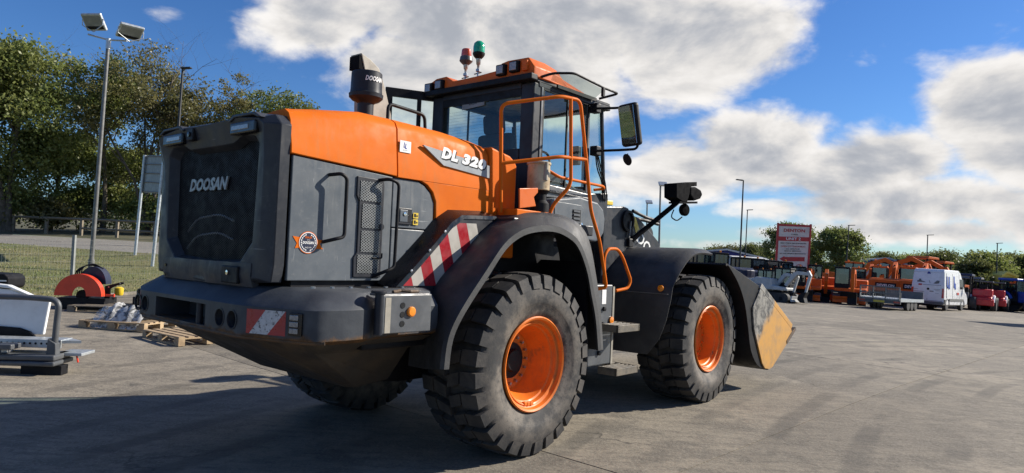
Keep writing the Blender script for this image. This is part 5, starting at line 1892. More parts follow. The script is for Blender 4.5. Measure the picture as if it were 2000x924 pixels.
# ================================================================== TREES
def make_tree(name, base, height, crown_w, leafm, seed, n_leaf=9000, leaf=0.16, crown_from=0.25, sparse=0.0, lean=0.0, trunk_r=0.18, stems=1, top_bare=0.0, parent_label=None, cat='tree', group=None, clumps=60, twig_r=0.012):
    r = np.random.RandomState(seed)
    n_leaf = int(n_leaf * 1.7)
    LEAF_K = 0.74
    root = empty(name, base)
    tag(root, parent_label, cat, group)
    tm = MB()
    tips = []
    H = height
    spread = min(1.0, 1.05 * crown_w / (height * (1 - crown_from)))

    def branch(p, d, L, rad, depth):
        pts = [Vector(p)]
        rr = [rad]
        dv = Vector(d).normalized()
        seg = 4
        for k in range(seg):
            dv = (dv + Vector((r.normal(0, .13), r.normal(0, .13), r.normal(0.03, .08)))).normalized()
            pts.append(pts[-1] + dv * L / seg)
            rr.append(rad * (1 - 0.72 * (k + 1) / seg))
        if depth > 0 and not top_bare:
            cc = Vector((lean * H * 0.5, 0, H * (crown_from + (1 - crown_from) * 0.45)))
            for i_ in range(1, len(pts)):
                q_ = pts[i_] - cc
                if (q_.x ** 2 + q_.y ** 2) / (crown_w * 0.5) ** 2 + (q_.z / (H * (1 - crown_from) * 0.5)) ** 2 > 1.15:
                    pts[i_] = pts[i_ - 1] + (pts[i_] - pts[i_ - 1]) * 0.12
        tm.tube(pts, rr, 6 if depth < 2 else 4)
        if depth >= 3:
            tips.append((pts[-1], dv))
            tips.append((pts[2], dv))
            return
        nb = {0: 6, 1: 4, 2: 3}[depth]
        for k in range(nb):
            t = 0.35 + 0.65 * (k + r.rand()) / nb
            i = min(int(t * seg), seg - 1)
            q = pts[i].lerp(pts[i + 1], t * seg - i)
            an = r.rand() * 6.283
            sp = 0.75 if depth == 0 else 0.85
            nd = (dv * (1.0 - sp * 0.45) + Vector((math.cos(an), math.sin(an), 0.15 + 0.3 * r.rand())) * sp).normalized()
            branch(q, nd, L * (0.42 + 0.22 * r.rand()) * (spread if depth == 0 else 1), rr[i] * 0.55, depth + 1)
        if depth < 3:
            tips.append((pts[-1], dv))
    for s in range(stems):
        off = Vector((r.normal(0, .35), r.normal(0, .35), 0)) if stems > 1 else Vector((0, 0, 0))
        a = r.rand() * 6.28
        d0 = Vector((math.cos(a) * 0.12 * (stems > 1) + lean, math.sin(a) * 0.12 * (stems > 1), 1))
        # trunk
        p = off + Vector((0, 0, -0.2))
        th = H * crown_from
        q = p + d0 * th
        tm.tube([p, p.lerp(q, .5) + Vector((r.normal(0, .05), r.normal(0, .05), 0)), q], [trunk_r * 1.15, trunk_r, trunk_r * 0.9], 8)
        branch(q, d0, (H - th) * 0.80, trunk_r * 0.85, 0)
    tr_ = tm.build('trunk', 'bark', root, smooth=60, fix=False)
    # leaves in clumps at the twig ends, limited to the crown's outline
    tp = np.array([t[0][:] for t in tips])
    c0 = np.array([lean * H * 0.5, 0, H * (crown_from + (1 - crown_from) * 0.45)])
    ex = np.array([crown_w / 2, crown_w / 2, H * (1 - crown_from) * 0.44])
    # extra clumps through the volume so that the crown fills its outline
    k = clumps
    u = r.normal(size=(k, 3))
    u /= np.linalg.norm(u, axis=1)[:, None]
    rad = (0.35 + 0.65 * r.rand(k)) ** 0.6
    extra = c0 + u * rad[:, None] * ex * (0.88 + 0.24 * r.rand(k))[:, None]
    ctrs = np.vstack([tp, extra]) if len(tp) else extra
    e = (ctrs - c0) / (ex * 1.08)
    ctrs = ctrs[(e ** 2).sum(1) < 1.15]
    if top_bare:
        ctrs = ctrs[ctrs[:, 2] < H * (1 - top_bare * r.rand(len(ctrs)))]
    if sparse:
        ctrs = ctrs[r.rand(len(ctrs)) > sparse]
    sizes = crown_w * (0.035 + 0.055 * r.rand(len(ctrs)))
    wts = sizes ** 2
    idx = r.choice(len(ctrs), n_leaf, p=wts / wts.sum())
    pos = ctrs[idx] + r.normal(size=(n_leaf, 3)) * sizes[idx][:, None] * np.array([1, 1, .7]) * 0.75
    pos[:, 2] = np.maximum(pos[:, 2], 0.3)
    # random quads
    a = r.normal(size=(n_leaf, 3))
    a /= np.linalg.norm(a, axis=1)[:, None]
    b_ = r.normal(size=(n_leaf, 3))
    b_ -= (a * b_).sum(1)[:, None] * a
    b_ /= np.linalg.norm(b_, axis=1)[:, None]
    sz = leaf * LEAF_K * (0.6 + 0.8 * r.rand(n_leaf))[:, None]
    v = np.stack([pos - a * sz, pos + b_ * sz * 0.55, pos + a * sz, pos - b_ * sz * 0.55], 1).reshape(-1, 3)
    f = np.arange(n_leaf * 4).reshape(-1, 4)
    me = bpy.data.meshes.new('crown')
    me.vertices.add(len(v))
    me.vertices.foreach_set('co', v.ravel())
    me.loops.add(n_leaf * 4)
    me.loops.foreach_set('vertex_index', f.ravel())
    me.polygons.add(n_leaf)
    me.polygons.foreach_set('loop_start', np.arange(0, n_leaf * 4, 4))
    me.update()
    me.validate()
    me.materials.append(MATS[leafm])
    o = bpy.data.objects.new('crown', me)
    COL.objects.link(o)
    o.parent = root
    return root


def tree_at(name, u, vtop, Y, label, hscale=1.0, **kw):
    p = AT(u, vtop, Y)
    z = terrain_left(p.x, p.y)
    H = (p.z - z) * hscale
    return make_tree(name, (p.x, p.y, z), H, label and kw.pop('cw'), kw.pop('leafm'), kw.pop('seed'), parent_label=label, **kw)


TG = 'trees behind the roadside rail fence'
tree_at('broadleaf_tree', 25, 78, 47, 'tall dense olive green tree left of the twin floodlight mast', cw=11.5, leafm='leaf_olive', seed=11, n_leaf=22000, leaf=0.16, crown_from=0.18, trunk_r=0.24, stems=3, clumps=150, group=TG)
tree_at('broadleaf_tree', -95, 110, 46, 'dense olive tree at the far end of the rail fence', cw=10, leafm='leaf_olive', seed=12, n_leaf=12000, leaf=0.18, crown_from=0.2, trunk_r=0.22, stems=2, clumps=110, group=TG)
tree_at('broadleaf_tree', 110, 255, 51, 'lower dark green tree filling the gap behind the floodlight mast', cw=9.0, leafm='leaf_green', seed=13, n_leaf=14000, leaf=0.16, crown_from=0.10, trunk_r=0.18, stems=2, clumps=110, group=TG)
tree_at('broadleaf_tree', 205, 100, 50, 'olive tree with yellowing leaves directly behind the floodlight mast', cw=7.2, leafm='leaf_olive', seed=14, n_leaf=8000, leaf=0.14, crown_from=0.2, trunk_r=0.18, stems=2, sparse=0.25, clumps=80, group=TG)
tree_at('thinning_tree', 305, 75, 49, 'tall half bare tree with pale upright stems behind the road sign', cw=8.0, leafm='leaf_dry', seed=15, n_leaf=9000, leaf=0.13, crown_from=0.12, trunk_r=0.13, stems=5, top_bare=0.45, sparse=0.35, clumps=50, group=TG)
tree_at('thinning_tree', 395, 165, 49, 'thin yellowing tree between the black lamp column and the loader', cw=6.0, leafm='leaf_pale', seed=16, n_leaf=3600, leaf=0.14, crown_from=0.2, trunk_r=0.12, stems=3, sparse=0.25, clumps=50, group=TG)
tree_at('thinning_tree', 460, 115, 52, 'nearly leafless tree with bare twigs rising above the loader', cw=4.6, leafm='leaf_dry', seed=17, n_leaf=2200, leaf=0.13, crown_from=0.3, trunk_r=0.11, stems=2, top_bare=0.6, sparse=0.55, clumps=18, group=TG)
tree_at('broadleaf_tree', 545, 165, 50, 'rounded green tree whose top shows above the loader hood', cw=6.0, leafm='leaf_green', seed=18, n_leaf=5000, leaf=0.14, crown_from=0.2, trunk_r=0.16, stems=2, clumps=70, group=TG)
tree_at('broadleaf_tree', 270, 290, 54, 'low olive tree between the sign posts and the pale stems', cw=6.5, leafm='leaf_olive', seed=19, n_leaf=8500, leaf=0.15, crown_from=0.06, trunk_r=0.14, stems=2, clumps=80, group=TG)
tree_at('broadleaf_tree', 350, 330, 52, 'low mixed green tree beside the black lamp column', cw=6.0, leafm='leaf_olive', seed=20, n_leaf=3800, leaf=0.14, crown_from=0.06, trunk_r=0.13, stems=2, clumps=60, group=TG)
# undergrowth along the rail fence
for k, (u, vt, Y, w, lm, lb) in enumerate(((20, 372, 52, 7.5, 'leaf_olive', 'dark bramble thicket under the tallest olive tree'), (105, 400, 48, 6.5, 'leaf_pale', 'straw coloured bramble bush behind the rail fence'), (160, 375, 53, 7.0, 'leaf_green', 'green bramble bush behind the floodlight mast'),
                                       (225, 372, 52, 7.0, 'leaf_olive', 'olive bush behind the left post of the road sign'), (290, 385, 50, 6.5, 'leaf_olive', 'low bush behind the right post of the road sign'), (345, 390, 49, 6.0, 'leaf_olive', 'low bush beside the loader grille'))):
    p = AT(u, vt, Y)
    z = terrain_left(p.x, p.y)
    make_tree('bramble_bush', (p.x, p.y, z), max(1.6, p.z - z), w, lm, 40 + k, n_leaf=5500, leaf=0.15, crown_from=0.03, trunk_r=0.04, stems=3, clumps=40, parent_label=lb, cat='bush', group='undergrowth along the rail fence')


# right hand tree line
def rtree(u, vtop, Y, cw, seed, label, leafm='leaf_far', n=9000, leaf=0.17, name='broadleaf_tree', group='trees along the far edge of the yard', cf=0.12):
    p = AT(u, vtop, Y)
    z = gz(p.x, p.y)
    return make_tree(name, (p.x, p.y, z), p.z - z, cw, leafm, seed, n_leaf=n, leaf=leaf, crown_from=cf, trunk_r=0.25, stems=1, clumps=90, parent_label=label, group=group)


rtree(1632, 449, 74, 6.8, 61, 'large dark green tree beside the tall red and white sign', 'leaf_green', 20000, 0.15)
rtree(1545, 433, 78, 6.2, 62, 'ragged green tree showing over the top of the red and white sign', 'leaf_green', 13000, 0.15)
rtree(1483, 478, 95, 6, 63, 'low dark tree left of the red and white sign')
rtree(1430, 482, 120, 9, 64, 'pale distant tree above the navy shed roof', 'leaf_pale', 6000, 0.2)
rtree(1385, 486, 125, 9, 65, 'distant tree behind the navy shed by the tall lamp posts', 'leaf_far', 6000, 0.2)
LBL = ['soft green tree beyond the light blue shed roof', 'rounded olive tree behind the tracked orange excavators', 'bushy tree behind the roof of the light blue shed', 'broad tree behind the lamp post over the white van', 'wide green tree behind the white van roof', 'dense dark tree right of the white van', 'tall dark tree behind the red machines', 'tree with yellow green crown above the blue tractors', 'olive tree beside the small yellow shed', 'spreading tree at the open end of the yard', 'pale green tree past the blue tractors']
for k, (u, vt, Y, cw) in enumerate(((1705, 500, 105, 9), (1745, 497, 100, 9), (1785, 502, 102, 8.5), (1822, 500, 92, 9), (1862, 497, 85, 9.5), (1895, 512, 75, 7), (1925, 496, 78, 7.5), (1955, 498, 82, 7.5), (1985, 503, 80, 7), (2030, 500, 78, 8), (2080, 500, 80, 8))):
    rtree(u, vt, Y, cw, 70 + k, LBL[k], 'leaf_far' if k % 3 else 'leaf_olive', 11000 if Y < 90 else 9000, 0.17)
hs = []
HL = ['hedge bush under the ' + q for q in ('soft green tree behind the excavators', 'rounded olive tree', 'blue shed gable', 'lamp post over the van', 'wide tree above the van roof', 'dark tree past the van', 'tall dark tree over the red loaders', 'yellow green tree above the tractors', 'olive tree past the yellow shed')]
for k in range(9):
    p = AT(1650 + 42 * k, 512 + k * 1.5, 110)
    hs.append(p)
for k, p in enumerate(hs):
    make_tree('hedge', (p.x, p.y, gz(p.x, p.y)), max(3.2, p.z - gz(p.x, p.y)), 7.5, 'leaf_far', 90 + k, n_leaf=5000, leaf=0.2, crown_from=0.02, trunk_r=0.1, stems=2, clumps=50, parent_label=HL[k], cat='hedge', group='hedge along the back of the yard')

# ================================================================== LEFT: POLES, SIGN, FENCES
LT = 0.030          # things on the left lean a little with the ground


def floodlight_mast():
    Y = 22.0
    b_ = AT(178, 516, Y)
    t = AT(212, 78, Y)
    z = terrain_left(b_.x, b_.y)
    root = empty('floodlight_mast', (b_.x, b_.y, z))
    tag(root, 'tall grey mast with two floodlights on a cross arm', 'floodlight')
    top = Vector(t) - Vector((b_.x, b_.y, z))
    m = MB()
    m.tube([Vector((0, 0, -0.1)), Vector((0, 0, 0)) + top * 0.03], 0.085, 14)
    m.tube([top * 0.03, top * 0.055], [0.095, 0.095], 14)
    m.tube([top * 0.03, top * 0.5, top], [0.070, 0.062, 0.055], 14)
    m.build('pole', 'lamp_grey', root, smooth=40)
    m = MB()
    m.tube([top - Vector((0, 0, 0.30)), top + Vector((0, 0, .04))], 0.07, 12)
    m.build('pole_sleeve', 'galv', root, smooth=40)
    al = AT(172, 67, Y) - Vector((b_.x, b_.y, z))
    ar_ = AT(248, 80, Y) - Vector((b_.x, b_.y, z))
    MB().tube([al, top, ar_], 0.028, 8).build('cross_arm', 'galv', root, smooth=40)
    # heads: tilted flat boxes
    for (u, v, rx, rz, w) in ((184, 43, -52, -8, 0.70), (254, 62, -38, 48, 0.72)):
        c_ = AT(u, v, Y) - Vector((b_.x, b_.y, z))
        R_ = Matrix.Rotation(RAD(rz), 3, 'Z') @ Matrix.Rotation(RAD(rx), 3, 'X')
        h = MB().box(c_, (w, 0.56, 0.10), R_).build('floodlight_head', 'galv', root, bevel=0.03, seg=3)
        MB().box(c_ - R_ @ Vector((0, 0, 0.053 if rx > 0 else 0.053)), (w * 0.84, 0.42, 0.012), R_).build('floodlight_glass', 'sign_back', h)
        MB().box(c_ - R_ @ Vector((0, -0.17, 0.060)), (w * 0.84, 0.10, 0.012), R_).build('floodlight_cell', 'black', h)
        for s in (-1, 1):
            q = c_ + R_ @ Vector((s * w * 0.52, -0.1, 0))
            q2 = q + Vector((0, 0, -0.20))
            MB().tube([q, q2, c_ + Vector((0, 0, -0.32))], 0.016, 6).build('bracket', 'galv', h)
    return root


floodlight_mast()


def lamp_column(u0, v0, u1, v1, Y, label, r=0.05, head=(0.5, 0.16), side=1, group=None, m='lamp_black', left=False, name='street_lamp', v_base=None):
    b_ = AT(u0, v0, Y)
    t = AT(u1, v1, Y)
    d = (t - b_).normalized()
    z = terrain_left(b_.x, b_.y) if left else gz(b_.x, b_.y)
    base = b_ + d * ((z - b_.z) / d.z)
    root = empty(name, base)
    tag(root, label, 'street lamp', group)
    top = t - base
    MB().tube([top * -0.01, top * 0.15, top * 0.16, top], [r * 1.5, r * 1.4, r, r * 0.7], 10).build('column', m, root, smooth=40)
    if head:
        L, h = head
        MB().prism([(-0.06, 0.02), (L * side, 0.03 + h * .3), (L * side, 0.0), (-0.06, -0.05)], 'y', -0.13, 0.13).build('lantern', m, root, bevel=0.01).location = top
    return root


lamp_column(345, 300, 357, 133, 34, 'black lamp column with flat lantern standing at the roadside', r=0.075, head=(0.42, 0.1), left=True)


def road_sign():
    p1 = AT(264, 489, 27.0)
    p2 = AT(298, 505, 24.5)
    z1, z2 = terrain_left(p1.x, p1.y), terrain_left(p2.x, p2.y)
    root = empty('road_sign', (p1.x, p1.y, z1))
    tag(root, 'grey back of a road sign on two galvanised posts', 'road sign')
    o = Vector((p1.x, p1.y, z1))
    t1 = AT(283, 303, 27.0) - o
    t2 = AT(321, 303, 24.5) - o
    b1, b2 = Vector((0, 0, -.1)), Vector((p2.x, p2.y, z2 - .1)) - o
    for a, t in ((b1, t1), (b2, t2)):
        MB().tube([a, t], 0.058, 12).build('post', 'galv', root, smooth=40)
    c1, c2 = AT(275, 376, 27.0) - o, AT(313, 378, 24.5) - o
    ax = (t2 - t1).normalized()
    n = ax.cross(Vector((0, 0, 1))).normalized()
    ext = 0.16
    q = [c1 - ax * ext, c2 + ax * ext, t2 + ax * ext, t1 - ax * ext]
    nn = -n * 0.075 if n.y < 0 else n * 0.075
    q = [p + nn for p in q]
    th = nn.normalized() * 0.02
    MB().add([*q, *[p + th for p in q]], [(0, 1, 2, 3), (7, 6, 5, 4), (0, 4, 5, 1), (1, 5, 6, 2), (2, 6, 7, 3), (3, 7, 4, 0)]).build('sign_panel', 'sign_back', root)
    for t in (0.03, 0.28, 0.52, 0.76, 0.97):
        a = q[0].lerp(q[3], t)
        b_ = q[1].lerp(q[2], t)
        MB().tube([a - th * 1.2, b_ - th * 1.2], 0.022, 4).build('stiffener', 'lamp_grey', root)
    for (a, b_) in ((q[0], q[3]), (q[1], q[2])):
        MB().tube([a, b_], 0.03, 6).build('edge_trim', 'galv', root)


road_sign()

# timber post and rail fence along the far side of the road
rf = empty('rail_fence', (D_l[5][0], D_l[5][1], zD[5]))
tag(rf, 'weathered timber post and rail fence along the far side of the road', 'fence')
o = Vector(rf.location)
tops = []
fpts = [Vector((x, y, z)) for (x, y), z in zip(D_l, zD)]
L = 0
samples = []
for a, b_ in zip(fpts[1:8], fpts[2:9]):
    n = max(1, int(round((b_ - a).length / 2.9)))
    for k in range(n):
        samples.append(a.lerp(b_, k / n))
for s in samples:
    z = s.z
    MB().box(s - o + Vector((0, 0, 0.50)), (0.16, 0.16, 1.10)).build('post', 'old_wood', rf, bevel=0.01)
    tops.append(s - o)
for a, b_ in zip(tops, tops[1:]):
    for h, w in ((1.06, 0.10), (0.48, 0.09)):
        if h < 0.6 and a.x < 6:
            continue
        MB().tube([a + Vector((0, -0.02, h)), b_ + Vector((0, -0.02, h))], w * 0.72, 4).build('rail', 'old_wood', rf)

# welded mesh fence along the grass
mf = empty('mesh_fence', (-11.3, 15, 0.35))
tag(mf, 'thin grey welded wire mesh fence with slim posts on the grass', 'fence')
o = Vector(mf.location)
line = [Vector((-11.9, 12.0)), Vector((-11.45, 14.7)), Vector((-11.1, 17.5)), Vector((-10.7, 20.2)), Vector((-9.6, 22.6)), Vector((-7.4, 23.9))]
for a, b_ in zip(line, line[1:]):
    za, zb2 = terrain_left(a.x, a.y), terrain_left(b_.x, b_.y)
    A3 = Vector((a.x, a.y, za)) - o
    B3 = Vector((b_.x, b_.y, zb2)) - o
    if abs(a.y - 17.5) < 0.1 or a.y < 14: MB().bb(A3.x - 0.035, A3.x + 0.035, A3.y - 0.035, A3.y + 0.035, A3.z - 0.05, A3.z + 1.42).build('post', 'sign_back', mf)
    w = MB()
    n = int((B3 - A3).length / 0.10)
    d = B3 - A3
    side_ = Vector((-d.y, d.x, 0)).normalized() * 0.0022
    for k in range(n):
        p = A3 + d * (k / n)
        w.add([p - side_ * 0 + d.normalized() * 0.0022, p - d.normalized() * 0.0022, p - d.normalized() * 0.0022 + Vector((0, 0, 1.3)), p + d.normalized() * 0.0022 + Vector((0, 0, 1.3))], [(0, 1, 2, 3)])
    for k in range(8):
        z = 0.02 + 1.28 * k / 7
        w.add([A3 + Vector((0, 0, z)), B3 + Vector((0, 0, z)), B3 + Vector((0, 0, z + 0.004)), A3 + Vector((0, 0, z + 0.004))], [(0, 1, 2, 3)])
    w.build('mesh_panel', 'mesh_wire', mf, fix=False)


# ================================================================== LEFT: THINGS ON THE YARD
def pallet(x, y, rz, label, group='timber pallets on the yard', L=1.2, W=1.0, z=None, m='pallet_wood'):
    root = empty('pallet', (x, y, gz(x, y) if z is None else z), rz)
    tag(root, label, 'pallet', group)
    for yy in (-W / 2 + 0.05, 0, W / 2 - 0.05):
        MB().bb(-L / 2, L / 2, yy - 0.05, yy + 0.05, 0.005, 0.027).build('bottom_board', m, root)
        for xx in (-L / 2 + 0.07, 0, L / 2 - 0.07):
            MB().bb(xx - 0.07, xx + 0.07, yy - 0.05, yy + 0.05, 0.027, 0.105).build('block', m, root)
    for xx in (-L / 2 + 0.05, 0, L / 2 - 0.05):
        MB().bb(xx - 0.05, xx + 0.05, -W / 2, W / 2, 0.105, 0.125).build('stringer', m, root)
    for k in range(7):
        yy = -W / 2 + 0.05 + k * (W - 0.1) / 6
        MB().bb(-L / 2, L / 2, yy - 0.045, yy + 0.045, 0.125, 0.145).build('top_board', m, root)
    return root


g1 = G(415, 676)
pallet(g1.x - 0.55, g1.y + 0.45, RAD(-38), 'empty pale timber pallet half hidden beneath the loader rear')
g2 = G(240, 645)
pallet(g2.x - 0.1, g2.y + 0.4, RAD(-6), 'timber pallet under the bundle in torn white film')
g3 = G(185, 612)
pallet(g3.x + 0.2, g3.y + 0.55, RAD(4), 'dark timber pallet next to the red saw guard', L=1.6, m='old_wood')


# torn stretch film over a bundle on the pallet
def film():
    root = empty('wrapped_bundle', (g2.x - 0.1, g2.y + 0.4, gz(g2.x, g2.y) + 0.147), RAD(-6))
    tag(root, 'bundle of parts under torn white stretch film', 'bundle')
    MB().bb(-0.42, 0.40, -0.28, 0.30, 0.0, 0.16).bb(-0.30, 0.42, -0.15, 0.15, 0.16, 0.27).build('bundle', 'black', root, bevel=0.02)
    r = np.random.RandomState(4)
    n, m_ = 22, 14
    vs, fs = [], []
    ph = r.rand(6) * 6.28
    for i in range(n):
        for j in range(m_):
            s, t = i / (n - 1), j / (m_ - 1)
            x = -0.56 + 1.10 * s
            y = -0.50 + 0.86 * t
            z = 0.27 - 0.9 * max(0, abs(y + 0.02) - 0.22) ** 1.0 - 0.55 * max(0, abs(x) - 0.36)
            z += 0.03 * math.sin(19 * x + ph[0] + 5 * y) + 0.025 * math.sin(31 * x + ph[1] + 9 * y) + 0.012 * r.normal()
            if j == 0:
                y -= 0.10 * abs(math.sin(5 * x + ph[2]))
                z = -0.13
            vs.append((x, y, max(z, -0.138)))
    for i in range(n - 1):
        for j in range(m_ - 1):
            if (i < 8 and j > 9) or (9 < i < 14 and 3 < j < 7):
                continue
            fs.append((i * m_ + j, (i + 1) * m_ + j, (i + 1) * m_ + j + 1, i * m_ + j + 1))
    MB().add(vs, fs).build('stretch_film', 'stretch_film', root, smooth=50)
    root.scale = (0.82, 0.82, 0.9)
    return root


film()


# red half-moon guard of a floor saw / trencher attachment
def saw():
    base = G(140, 606)
    root = empty('wheel_trencher', (base.x, base.y + 0.35, gz(base.x, base.y)), RAD(8))
    tag(root, 'road saw attachment with half round red guard and navy cover', 'attachment')
    R_ = 0.57
    zc = 0.36
    pts = [(math.cos(a) * R_, zc + math.sin(a) * R_) for a in np.linspace(math.pi, 0, 33)]
    inn = [(math.cos(a) * 0.17 + 0.03, zc + math.sin(a) * 0.24) for a in np.linspace(0, math.pi, 15)]
    poly = pts + inn
    gd = MB().prism(poly, 'y', -0.30, -0.28)
    gdo = gd.build('guard', 'red_paint', root, smooth=30)
    rim_ = MB()
    rim_.loft([[Vector((x, -0.29, z)), Vector((x, -0.08, z)), Vector((x * 0.985, -0.08, zc + (z - zc) * 0.985)), Vector((x * 0.985, -0.28, zc + (z - zc) * 0.985))] for x, z in pts])
    rim_.build('guard_rim', 'red_paint', gdo, smooth=30)
    MB().prism([(math.cos(a) * 0.34 + 0.16, 0.66 + math.sin(a) * 0.46) for a in np.linspace(math.pi, 0, 21)], 'y', 0.10, 0.45).build('cover', 'navy', root, smooth=30)
    hs_ = MB()
    for k in range(4):
        hs_.tube(arc_path([(-0.28 + 0.05 * k, 0.08, 0.62), (-0.24 + 0.05 * k, 0.06, 1.02 + 0.03 * k), (0.02 + 0.04 * k, 0.2, 1.18 + 0.01 * k), (0.34, 0.3, 1.06)], 0.2), 0.016, 7)
    hs_.build('hose_bundle', 'black', root, smooth=40)
    MB().prism([(0.52, 0.62), (0.92, 0.74), (0.98, 0.73), (0.97, 0.69), (0.80, 0.64), (0.66, 0.56), (0.66, 0.30), (0.52, 0.30)], 'y', 0.0, 0.05).build('mount_ear', 'black', root, bevel=0.006)
    for x, z in ((0.62, 0.60), (0.90, 0.70)):
        MB().lathe([(0.018, 0), (0.018, 0.012), (0, 0.012)], (x, 0.0, z), (0, -1, 0), 10).build('bolt', 'steel', root)
    MB().lathe([(0.09, 0), (0.11, 0.03), (0.11, 0.20), (0.05, 0.23), (0, 0.23)], (0.74, 0.35, 0.36), (0, 0, 1), 16).build('yellow_cap', 'yellow', root, smooth=35)
    MB().bb(-0.55, 0.62, -0.22, 0.55, 0.02, 0.30).build('skid', 'black', root, bevel=0.01)
    MB().lathe([(0.15, -0.1), (0.15, 0.1)], (0.02, 0.0, 0.36), (0, 1, 0), 28).build('cutting_wheel', 'black', root)
    MB().bb(0.62, 0.80, -0.18, -0.15, 0.36, 0.42).bb(0.80, 0.84, -0.20, -0.13, 0.35, 0.43).build('red_lug', 'red_paint', root, bevel=0.01)
    root.scale = (0.80, 0.80, 0.80)
    return root


saw()


# black fork frame lying on the dark pallet
def forks():
    root = empty('fork_frame', (g3.x + 0.95, g3.y + 0.95, gz(g3.x, g3.y) + 0.02), RAD(-4))
    tag(root, 'low black steel fork frame lying behind the wrapped bundle', 'attachment')
    MB().bb(-0.55, 0.95, -0.05, 0.10, 0.30, 0.46).build('beam', 'black', root, bevel=0.012)
    MB().bb(0.35, 0.98, -0.10, -0.05, 0.27, 0.42).build('beam_cover', 'black', root, bevel=0.012)
    for k in range(4):
        MB().bb(0.38, 0.92, -0.104, -0.10, 0.30 + 0.024 * k, 0.31 + 0.024 * k).build('rib', 'lamp_grey', root)
    for x in (-0.45, 0.85):
        MB().bb(x - 0.05, x + 0.05, -0.4, 0.4, 0.0, 0.30).build('leg', 'black', root, bevel=0.01)
    MB().prism([(-0.5, 0.05), (-0.1, 0.30), (0.05, 0.30), (-0.3, 0.03)], 'y', -0.55, -0.45).build('tine', 'black', root, bevel=0.006)
    MB().box((0.55, 0.0, 0.52), (0.22, 0.14, 0.12)).build('valve_block', 'steel', root, bevel=0.01)
    return root


forks()


# flatbed body parts at the left edge: hoop rail, galvanised plank, white board
def flat_rack():
    b_ = G(120, 732)
    root = empty('loading_rack', (b_.x, b_.y, gz(b_.x, b_.y)), RAD(6))
    tag(root, 'grey steel loading rack with a bent hoop rail lying on timber', 'rack')
    # bearers
    MB().bb(-0.42, 0.02, -0.05, 0.10, 0.0, 0.11).build('bearer', 'black', root, bevel=0.006)
    MB().bb(-2.4, -0.85, -0.05, 0.10, 0.0, 0.11).build('bearer', 'black', root, bevel=0.006)
    MB().bb(-3.0, -0.02, -0.14, 0.30, 0.11, 0.165).build('deck_beam', 'cab_grey', root, bevel=0.02, seg=3)
    MB().bb(-3.0, -0.03, -0.12, 0.28, 0.17, 0.235).build('deck_beam', 'cab_grey', root, bevel=0.02, seg=3)
    MB().bb(-3.0, -0.62, -0.16, 0.0, 0.30, 0.345).build('side_member', 'galv', root, bevel=0.006)
    MB().bb(-0.66, -0.46, -0.18, 0.02, 0.295, 0.355).build('member_cap', 'cab_grey', root, bevel=0.012)
    pk = MB().bb(-3.0, -0.07, 0.10, 0.34, 0.36, 0.385).bb(-3.0, -0.07, 0.085, 0.105, 0.29, 0.385).build('perforated_plank', 'galv', root, bevel=0.004)
    for k in range(16):
        MB().lathe([(0.013, 0), (0.013, 0.003), (0, 0.003)], (-0.16 - k * 0.062, 0.085, 0.340), (0, -1, 0), 10).build('plank_hole', 'black', pk)
    MB().prism([(-0.07, 0.10), (0.12, 0.16), (-0.07, 0.34)], 'z', 0.345, 0.375).build('plank_tip', 'galv', root)
    hoop = arc_path([(-0.10, 0.0, 0.17), (-0.085, 0.0, 0.62), (-0.07, 0.0, 0.86), (-0.42, 0.0, 0.88), (-3.0, 0.0, 0.86)], 0.13, 6)
    MB().tube(hoop, 0.034, 12).build('hoop_rail', 'cab_grey', root, smooth=40)
    MB().prism([(-0.16, 0.19), (-0.05, 0.19), (-0.06, 0.36), (-0.15, 0.42)], 'y', -0.05, 0.05).build('rail_socket', 'cab_grey', root, bevel=0.008)
    for x in (-0.62, -0.82, -1.0):
        MB().box((x, 0.02, 0.265), (0.07, 0.10, 0.06)).build('clamp', 'steel', root, bevel=0.008)
    MB().bb(-0.98, -0.86, -0.10, 0.05, 0.24, 0.31).build('rubber_pad', 'black', root, bevel=0.01)
    # small tray sticking out with red latch
    MB().bb(-0.12, 0.16, 0.10, 0.42, 0.20, 0.235).build('tray', 'galv', root, bevel=0.006)
    MB().tube([(0.10, 0.11, 0.21), (0.13, 0.09, 0.13)], 0.010, 6).build('latch', 'red_paint', root)
    return root


rk = flat_rack()
bb_ = rk.location
wb = empty('white_board', (bb_.x - 0.52, bb_.y + 0.42, gz(bb_.x, bb_.y) + 0.36), RAD(6))
tag(wb, 'large white moulded board propped on the grey loading rack', 'board')
MB().prism([(0.0, 0.03), (0.05, 0.44), (-0.06, 0.45), (-0.40, 0.56), (-2.2, 0.72), (-2.2, 0.0)], 'y', 0.0, 0.05).build('panel', 'white', wb, bevel=0.012)
MB().prism([(-0.02, 0.45), (-0.40, 0.58), (-2.2, 0.74), (-2.2, 0.78), (-0.42, 0.62)], 'y', -0.03, 0.06).build('panel_edge', 'white', wb, bevel=0.012)
MB().prism([(-0.06, 0.0), (-0.14, 0.07), (-0.26, 0.11), (-0.62, 0.13), (-2.2, 0.13), (-2.2, 0.0)], 'y', -0.035, -0.001).build('wheel_cutout', 'black', wb, bevel=0.01)


# roller end at the picture's left edge
def roller():
    b_ = G(-20, 592)
    root = empty('roller_attachment', (b_.x - 0.2, b_.y + 0.3, gz(b_.x, b_.y)), RAD(5))
    tag(root, 'black attachment with rounded cover and drum beside the grass', 'attachment')
    MB().prism([(-1.4, 0.30), (0.44, 0.30), (0.50, 0.36), (0.50, 0.54), (0.42, 0.62), (-1.4, 0.66)], 'y', -0.3, 0.3).build('cover', 'black', root, bevel=0.03, seg=3)
    MB().lathe([(0.16, -1.3), (0.16, 0.40)], (0, 0, 0.165), (1, 0, 0), 20).build('drum', 'lamp_grey', root, smooth=40)
    MB().bb(0.05, 0.46, -0.304, -0.30, 0.46, 0.49).build('decal', 'text_white', root)
    return root


